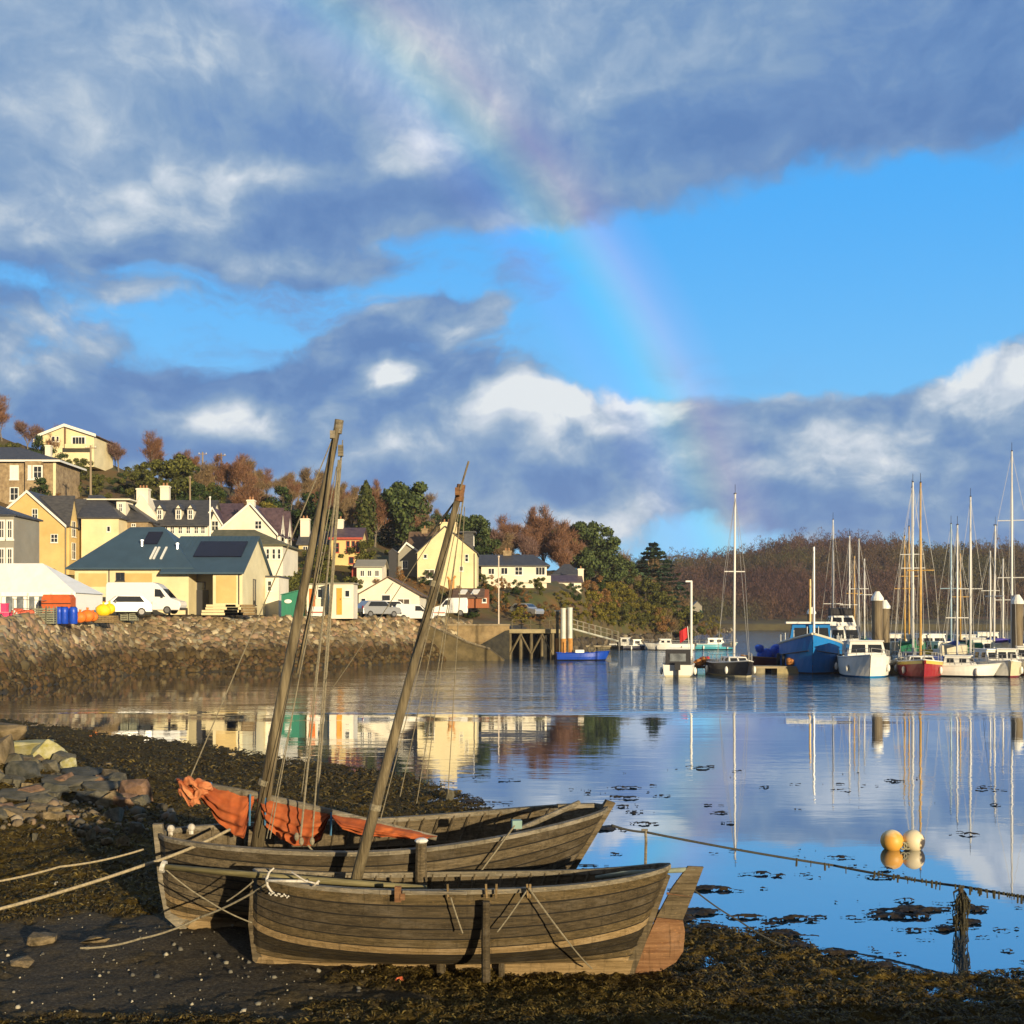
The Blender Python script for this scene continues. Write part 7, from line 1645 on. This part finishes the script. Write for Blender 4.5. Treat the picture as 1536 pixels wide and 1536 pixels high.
k = MB(); k.tube([(1.4,.2,5.2), (4.6,0,2.6)], .02, 3); k.tube([(1.4,.2,zt(826,Y)), (5.2,0,2.7)], .02, 3); k.tube([(1.4,.2,zt(826,Y)), (-5,0,2.2)], .02, 3); k.build('stay', WIRE, t)
k = MB(); k.tube([(3.1,-1.2,2.3),(3.1,1.2,2.3)], .16, 8); k.box((3.1,0,2.15), (.4,1.6,.5)); k.build('winch', DARK, t)
k = MB(); [k.tube([(sec(u)[0], s_*(sec(u)[1]-.05), sec(u)[2]), (sec(u)[0], s_*(sec(u)[1]-.05), sec(u)[2]+.7)], .03, 4) for u in np.linspace(.05, .95, 8) for s_ in (-1, 1)]; k.build('stanchion', HW, t)
for u in (.55, .7):
    for s_ in (-1, 1): k = MB(); x, b, zd, rk = sec(u); k.tube([(x+.45*math.cos(a), s_*(b+.12), .95+.45*math.sin(a)) for a in np.linspace(0, 2*PI, 13)], .13, 6, cap=False); k.build('tyre_fender', TYRE, t)
# maroon rowing / work boat under a blue sheet
t = thing('work_boat', 'dark maroon open work boat heaped with a bright blue sheet, beside the blue fishing boat', 'boat', water_at(1150, 95), R(205), 'working boats'); sec, h = make_hull(t, 5.2, 2.0, 1.0, HMR, ANTI['navy'], .3, .7, stripe=TEAK)
k = MB(); rg = random.Random(9)
for i in range(9): k.ball((rg.uniform(-1.3,1.3), rg.uniform(-.4,.4), 1.25+rg.uniform(0,.6)), rg.uniform(.4,.65), 9, 6, (1,.9,.8), .15, rg)
k.build('sheet', mat('blue_sheet', lin((30,90,210)), .6, scale=6), t, smooth=True); k = MB(); k.ball((2.0,-.9,.8), .42, 10, 8); k.build('fender', mat('pink_fender', lin((190,80,70)), .6), t, smooth=True)
# cabin motor boat with outboard
def motorboat(label, px, Y, L_, B, rz, hm, am, ch, wide=.36, canopy=None, outboard=False, fb=.9, group='moored motor boats', flag=False, fly=False, rail=True, cabx=(-.15,.22)):
    t = thing('motor_boat', label, 'motorboat', water_at(px, Y), R(face(px, rz)), group); sec, h = make_hull(t, L_, B, fb, hm, am, .25, .9)
    c = cabin_part(t, L_*cabx[0], L_*cabx[1], B*wide, fb, fb+ch, HW, taper=.45)
    k = MB(); k.box((L_*(cabx[0]+cabx[1])/2-.15, 0, fb+ch+.04), (L_*(cabx[1]-cabx[0])*.85, B*wide*1.75, .08)); k.build('cabin_roof', HW, c)
    if canopy: k = MB(); k.prism([(-L_*.46,fb),(L_*cabx[0],fb),(L_*cabx[0],fb+ch),(-L_*.40,fb+ch)], B*.78, 'y', -B*.39); cn = k.build('canopy', canopy, t); fixn(cn); k = MB(); k.box((-L_*.44, 0, fb+ch*.5), (.05, B*.5, ch*.5)); k.build('window', mat('clear_vinyl', (.3,.3,.3), .2), cn)
    if outboard: k = MB(); k.box((-L_/2-.25, 0, .8), (.42,.40,.55)); k.box((-L_/2-.22, 0, .2), (.2,.14,.9)); k.build('outboard_motor', BLKP, t)
    if fly: cabin_part(t, L_*(cabx[0]), L_*(cabx[1]-.12), B*wide*.8, fb+ch+.08, fb+ch+1.0, HW, 'flybridge', .4); k = MB(); k.prism([(-L_*.15,fb+ch+1.0),(L_*.02,fb+ch+1.0),(0,fb+ch+1.7),(-L_*.12,fb+ch+1.75)], B*.5, 'y', -B*.25); fixn(k.build('canopy', BLC, t))
    if rail: rails(t, sec, 7, .5, 2)
    if flag: k = MB(); k.tube([(-L_/2+.2, -.6, fb), (-L_/2-.1, -.7, fb+1.8)], .03, 5); fp = k.build('flagstaff', HW, t); k = MB(); k.loft([[(-L_/2-.08-.25*i, -.7+.06*math.sin(i*1.7), fb+1.75-.04*i), (-L_/2-.05-.25*i, -.7+.06*math.sin(i*1.7+.5), fb+1.1-.05*i)] for i in range(5)]); k.build('flag', REDC, fp)
    return t
motorboat('small white cabin boat with black canopy and black outboard, first on the pontoon', 1018, 86, 5.0, 2.35, 80, HW, ANTI['cream'], 1.15, .36, BLC, True, .85, flag=False)
motorboat('white motor cruiser with a bright blue waterline between the blue boat and red yacht', 1297, 85.5, 8.0, 3.7, -84, HW, ANTI['blue'], 1.25, .38, None, False, 1.35)
motorboat('tall white flybridge cruiser with black canopy rising behind the blue fishing boat', 1262, 106, 10, 3.9, -80, HW, ANTI['navy'], 1.7, .38, None, False, 1.9, fly=True)
# white steel masts between
yacht('red-hulled yacht with yellow rail stripe and varnished mast beside the white cruiser', 1380, 85, 8.4, 3.2, -86, HR, ANTI['red'], zt(725,85), mm=VARN, sp=(.5,), cover=CVT, fb=1.05, r=.10, nof=2)
k = MB(); tt = [o for o in col.objects if o.get('label', '').startswith('red-hulled')][0]; s2 = hullf(8.4, 3.2, 1.05, .3, .72)
for s_ in (-1, 1):
    k.loft([[(s2(u)[0]+.0, s_*(s2(u)[1]+.015), s2(u)[2]-.02), (s2(u)[0], s_*(s2(u)[1]+.005), s2(u)[2]-.26)] for u in np.linspace(.02, .98, 16)])
k.build('rail_stripe', gloss('stripe_yellow', (.62,.45,.08)), tt)
MAST_ROWS = [
 # label, px of hull, Y, length, beam, heading, hull, antifoul, mast top row, mast material, spreaders, cover
 ('white ketch directly behind the red-hulled yacht with twin tall pale masts', 1369, 96, 9.5, 3.2, -88, HW, 'navy', 724, ALU, (.5,), CVG, (2.0, None)),
 ('varnished-mast yacht close inland of the red-hulled yacht', 1356, 100, 8.5, 2.9, -80, HW, 'red', 804, VARN, (.55,), CVT, None),
 ('white yacht with yellow varnished mast, second behind the red-hulled yacht', 1363, 106, 8.0, 2.8, -84, HN, 'cream', 790, VARN, (.6,), CVB, None),
 ('yacht with a single tall raked white mast behind the flybridge cruiser', 1249, 112, 9.5, 3.1, -86, HW, 'navy', 780, ALU, (.35,), CVB, None),
 ('white-hulled yacht seaward of the raked mast, with a mast wind vane', 1273, 110, 8.8, 3.0, -80, HW, 'blue', 804, ALU, (.4,), CVB, None),
 ('varnish-masted small yacht behind the white motor cruiser', 1281, 113, 7.5, 2.6, -84, HGY, 'red', 834, VARN, (.6,), CVT, None),
 ('thin white-masted sloop just inland of the big capped piles', 1288, 106, 8.5, 2.9, -88, HW, 'navy', 808, ALU, (.55,), CVB, None),
 ('small sloop with the shortest mast, right beside the big capped piles', 1296, 115, 7.0, 2.5, -82, HN, 'red', 838, ALU, (.6,), CVG, None),
 ('blue-masted yacht, first of the group past the red-hulled yacht', 1426, 100, 8.8, 3.0, -84, HW, 'blue', 786, mat('mast_bluish', (.35,.5,.62), .4), (.5,), CVB, None),
 ('white sloop with a blue sail cover low over its cabin beside the yellow-covered launch', 1434, 90, 8.0, 2.9, -78, HW, 'blue', 788, ALU, (.3,), CVB, None),
 ('varnish-masted yacht behind the blue-covered sloop', 1440, 104, 8.2, 2.8, -86, HN, 'cream', 830, VARN, (.55,), CVT, None),
 ('green-hulled yacht with a tall thick white mast and a green cover', 1455, 94, 9.0, 3.1, -86, HG, 'red', 746, ALU, (.42,), CVG, None),
 ('white sloop with a short mast in the back row past the green hull', 1485, 108, 7.8, 2.7, -84, HW, 'navy', 826, ALU, (.6,), CVB, None),
 ('grey-hulled yacht with a purple-blue sail cover along its boom, broad to the viewer', 1496, 94, 8.6, 3.0, -150, HGY, 'navy', 788, ALU, (.45,), mat('cover_purple', lin((70,60,150)), .8), None),
 ('navy sloop with a thin mast in the back row beside the grey-hulled yacht', 1504, 110, 7.8, 2.7, -86, HN, 'red', 838, ALU, (.55,), CVT, None),
 ('large white yacht under the tallest mast of all, beside the frame-edge pile', 1517, 92, 11.0, 3.5, -86, HW, 'blue', 678, ALU, (.38,.66), CVB, None),
 ('white yacht cut by the frame edge with its sail cover green', 1556, 98, 9.0, 3.1, -84, HW, 'navy', 770, ALU, (.5,), CVG, None),
]
for (lab, px, Y, L_, B, rz, hm, am, top_, mm, sp, cv, ex) in MAST_ROWS:
    yacht(lab, px, Y, L_, B, rz, hm, ANTI[am], zt(top_, Y), mm=mm, sp=sp, cover=cv, r=.10 if top_ < 760 else .085, canopy=rnd.choice([None, CVB, CVT, CVG]), extra_mast=(2.2, zt(728, Y)) if ex else None, mastx=.05, lean=rnd.uniform(-.1, .25), fb=rnd.uniform(.9, 1.15))
motorboat('white day cruiser with a cream tent cover behind the red-hulled yacht', 1392, 101, 8, 3.2, -70, HW, ANTI['navy'], 1.6, .38, CVT, False, 1.3)
motorboat('low white speedboat with a blue bow cover, nose-in past the red-hulled yacht', 1436, 84.5, 6.0, 2.5, -30, HW, ANTI['navy'], .7, .34, CVB, False, .8)
motorboat('white launch with yellow oilskins on deck behind the low speedboat', 1420, 92, 6.5, 2.5, -60, HW, ANTI['blue'], .9, .34, mat('yellow_cover', (.7,.5,.05), .7), False, .85)
motorboat('white motor boat squeezed between green hull and the grey yacht', 1470, 99, 7, 2.8, -75, HW, ANTI['navy'], 1.3, .36, BLC, False, 1.1)
motorboat('little white cabin boat under the tallest mast', 1496, 91, 5.0, 2.2, -40, HW, ANTI['blue'], .9, .36, None, True, .7)
for lab, px, Y, L_, B, rz, hm, am, ch, cnp in (
 ('white cruiser with green cockpit tent between the green hull and the blue mast', 1446, 112, 8, 3.0, -82, HW, 'navy', 1.7, CVG), ('white fishing launch low between the two masts past the red-hulled yacht', 1411, 97, 6.5, 2.5, -60, HW, 'red', 1.3, None),
 ('navy motor launch with cream cabin in the back row under the green sail cover', 1462, 105, 7, 2.7, -85, HN, 'cream', 1.5, CVT), ('white cabin cruiser in the back row just inland of the grey-hulled yacht', 1478, 116, 9, 3.2, -80, HW, 'navy', 1.9, BLC),
 ('white sloop-sized launch in the front row under the grey-hulled yacht', 1484, 85.5, 6.2, 2.4, -60, HW, 'navy', .95, None), ('cream half-cabin boat in the front row hard by the frame-edge pile', 1508, 85, 5.4, 2.2, -82, gloss('hull_cream', (.62,.56,.38)), 'red', 1.0, CVB),
 ('teal day boat with a blue tent moored beside the grey-hulled yacht', 1524, 97, 6, 2.3, -70, HT, 'navy', 1.1, CVB), ('white motor cruiser seen through the rigging behind the red-hulled yacht twin masts', 1345, 109, 8.5, 3.1, -84, HW, 'blue', 1.8, None),
 ('small grey dinghy cruiser behind the white motor cruiser bow', 1322, 104, 6, 2.3, -60, HGY, 'navy', 1.2, BLC), ('white launch at the frame edge past the capped pile', 1540, 88, 6, 2.4, -85, HW, 'red', 1.1, None)):
    motorboat(lab, px, Y, L_, B, rz, hm, ANTI[am], ch, .36, cnp, False, 1.0)
# far boats by the gangway
motorboat('dark-hulled speedboat at the gangway foot, nearest the pier', 953, 160, 4.6, 2.0, 20, HN, ANTI['navy'], .8, .35, None, True, .6, 'moored motor boats')
motorboat('long white motor boat with low cabin and red ensign, moored past the gangway', 1003, 158, 6.8, 2.5, 180, HW, ANTI['navy'], .7, .34, None, True, .8, flag=False, cabx=(-.05,.25))
motorboat('long pale teal-hulled cruiser moored beyond the small black sloop', 1070, 160, 7.0, 2.5, 5, HT, ANTI['navy'], .8, .34, None, False, .8)
motorboat('pale cabin boat showing behind the gangway end', 938, 170, 4.5, 2.0, -20, HW, ANTI['cream'], .9, .35, None, False, .6)
# blue boat by the pier
t = thing('work_boat', 'long low cobalt blue open boat moored at the pier head with fishing gear aboard', 'boat', water_at(875, 118), R(3), 'working boats'); sec, h = make_hull(t, 5.6, 2.1, .75, HCB, ANTI['navy'], .3, .8, stripe=HCB)
k = MB(); k.box((-.4,0,.9), (.9,.7,.4)); k.build('box', HW, t); k = MB(); k.tube([(.9+.35*math.cos(a),0,1.15+.35*math.sin(a)) for a in np.linspace(0,2*PI,11)], .1, 5); k.build('hauler', TIM, t); k = MB(); k.tube([(-1.6,0,.6),(-1.6,0,2.0)], .05, 5); k.build('post', TIM, t)
# pontoon with piles
PON = mat('pontoon_deck', (.20,.17,.11), .8, scale=1.2, c2=(.34,.29,.19), stretch=(.3,3,1)); FLT = mat('pontoon_float', (.06,.055,.05), .8, c2=(.30,.26,.16), scale=.8)
t = thing('pontoon', 'long low floating pontoon the front row of boats lies against', 'pontoon', (wx(1300,90), 90, 0)); x0 = wx(1300, 90)
k = MB(); k.box(((wx(1005,90)+wx(1700,90))/2-x0, 0, .48), (wx(1700,90)-wx(1005,90), 2.0, .16)); k.build('deck', PON, t)
for i in range(14):
    xa = wx(1008,90)+i*2.65; k = MB(); k.box((xa+1-x0, -.05, .15), (1.7, 2.04, .5)); k.build('float', FLT if i % 3 else mat('pontoon_float_pale', (.30,.25,.13), .8), t)
t = thing('pontoon', 'far pale pontoon below the gangway with small boats tied up', 'pontoon', (wx(900,165), 165, 0)); k = MB(); k.box((0,0,.4), (wx(955,165)-wx(850,165), 2.2, .25)); k.build('deck', PON, t); k = MB(); k.box((0,0,.1), (wx(950,165)-wx(855,165), 1.8, .35)); k.build('float', FLT, t)
t = thing('pontoon', 'finger pontoon between the red-hulled yacht and the low speedboat', 'pontoon', (wx(1424,87), 87, 0)); k = MB(); k.box((0,0,.42), (.9,7,.14)); k.build('deck', PON, t); k = MB(); k.box((0,-2.9,.12), (1.1,1.0,.5)); k.build('float', mat('pontoon_float_pale', (.30,.25,.13)), t)
PILE = mat('pile_brown', (.10,.075,.045), .7, scale=1.5, c2=(.20,.155,.09), stretch=(2,2,.3), dirt=.3)
for px, top_, Y, lab in ((1316, 885, 92, 'tall brown pile with white cone cap, nearer of the pair behind the white cruiser'), (1327, 897, 99, 'tall brown pile with white cone cap, farther of the pair behind the white cruiser'), (1526, 890, 91, 'tall brown pile with white cone cap by the frame edge'), (1217, 905, 124, 'distant brown pile behind the blue fishing boat')):
    t = thing('mooring_pile', lab, 'pile', (wx(px,Y), Y, 0), 0, 'capped marina piles'); hh_ = zt(top_+16, Y); k = MB(); k.tube([(0,0,-1),(0,0,hh_)], .42, 16); k.build('shaft', PILE, t); k = MB(); k.tube([(0,0,hh_),(0,0,hh_+.22),(0,0,hh_+.75)], [.50,.50,.16], 14); k.build('cap', HW, t)
t = thing('lamp_pole', 'slim white pole standing beside the first small cabin boat', 'pole', (wx(1037,88), 88, 0)); hh_ = zt(872,88); k = MB(); k.tube([(0,0,0),(0,0,hh_)], .09, 8); k.build('shaft', HW, t); k = MB(); k.box((-.2,0,hh_), (.5,.2,.12)); k.build('lamp', HW, t)
t = thing('ensign', 'red ensign on a short staff above the first small cabin boat', 'flag', (wx(1036,90), 90, .5)); k = MB(); k.tube([(0,0,0),(-.25,0,3.2)], .03, 5); k.build('staff', HW, t); k = MB(); k.loft([[(-.24-.13*i, .08*math.sin(i*1.5), 3.15-.07*i), (-.18-.13*i, .08*math.sin(i*1.5+.4), 2.35-.10*i)] for i in range(6)]); k.build('cloth', REDC, t)
for i, (px, r_, lab) in enumerate(((1440,.42,'white round fender float beside the low speedboat'), (1462,.40,'white round float in the middle of the three by the pontoon'), (1474,.34,'smallest white round float, seaward end of the three'))):
    t = thing('float', lab, 'float', water_at(px, 84), 0, 'white floats by the pontoon'); k = MB(); k.ball((0,0,r_*.55), r_, 14, 10, (1,1,.9)); k.build('ball', mat('cream_float', (.66,.62,.46), .6, dirt=.4, dirtc=(.3,.25,.1)), t, smooth=True); k = MB(); k.tube([(0,0,r_*1.3),(0,0,r_*1.6)], .07, 6); k.build('eye', DARK, t)
for i, (px, Y, m, lab) in enumerate(((1050,88.5,mat('orange_net',(.45,.18,.04)),'orange net bundle on the pontoon inland of the black sloop'), (1058,89.5,REDC,'dark red cover bundle on the pontoon beside the orange net'), (1344,89,CVT,'cream canvas bundle on the pontoon by the red-hulled yacht'), (1188,89.5,mat('orange_net',(.45,.18,.04)),'orange buoy bundle on the pontoon under the blue fishing boat'))):
    t = thing('bundle', lab, 'bundle', (wx(px,Y), Y, .55), 0, 'gear bundles on the pontoon'); k = MB(); rg = random.Random(i)
    for j in range(6): k.ball((rg.uniform(-.4,.4), rg.uniform(-.25,.25), .2+rg.uniform(0,.35)), rg.uniform(.2,.32), 8, 6, jit=.2, rg=rg)
    k.build('heap', m, t, smooth=True)
# ---------------------------------------------------------------- thin moist air
hzb = MB(); hzb.box((0, 600, 56), (3300, 1500, 116)); hm_ = bpy.data.materials.new('haze'); nt, N, L = nodes_of(hm_); N.clear()
pv = N.new('ShaderNodeVolumePrincipled'); pv.inputs['Color'].default_value = (.80,.84,1,1); pv.inputs['Density'].default_value = .00014; pv.inputs['Anisotropy'].default_value = .0
ou = N.new('ShaderNodeOutputMaterial'); L.new(pv.outputs[0], ou.inputs['Volume'])
o = hzb.build('haze', hm_); tag(o, 'thin pale haze in the air over the bay', 'haze', None, 'stuff')
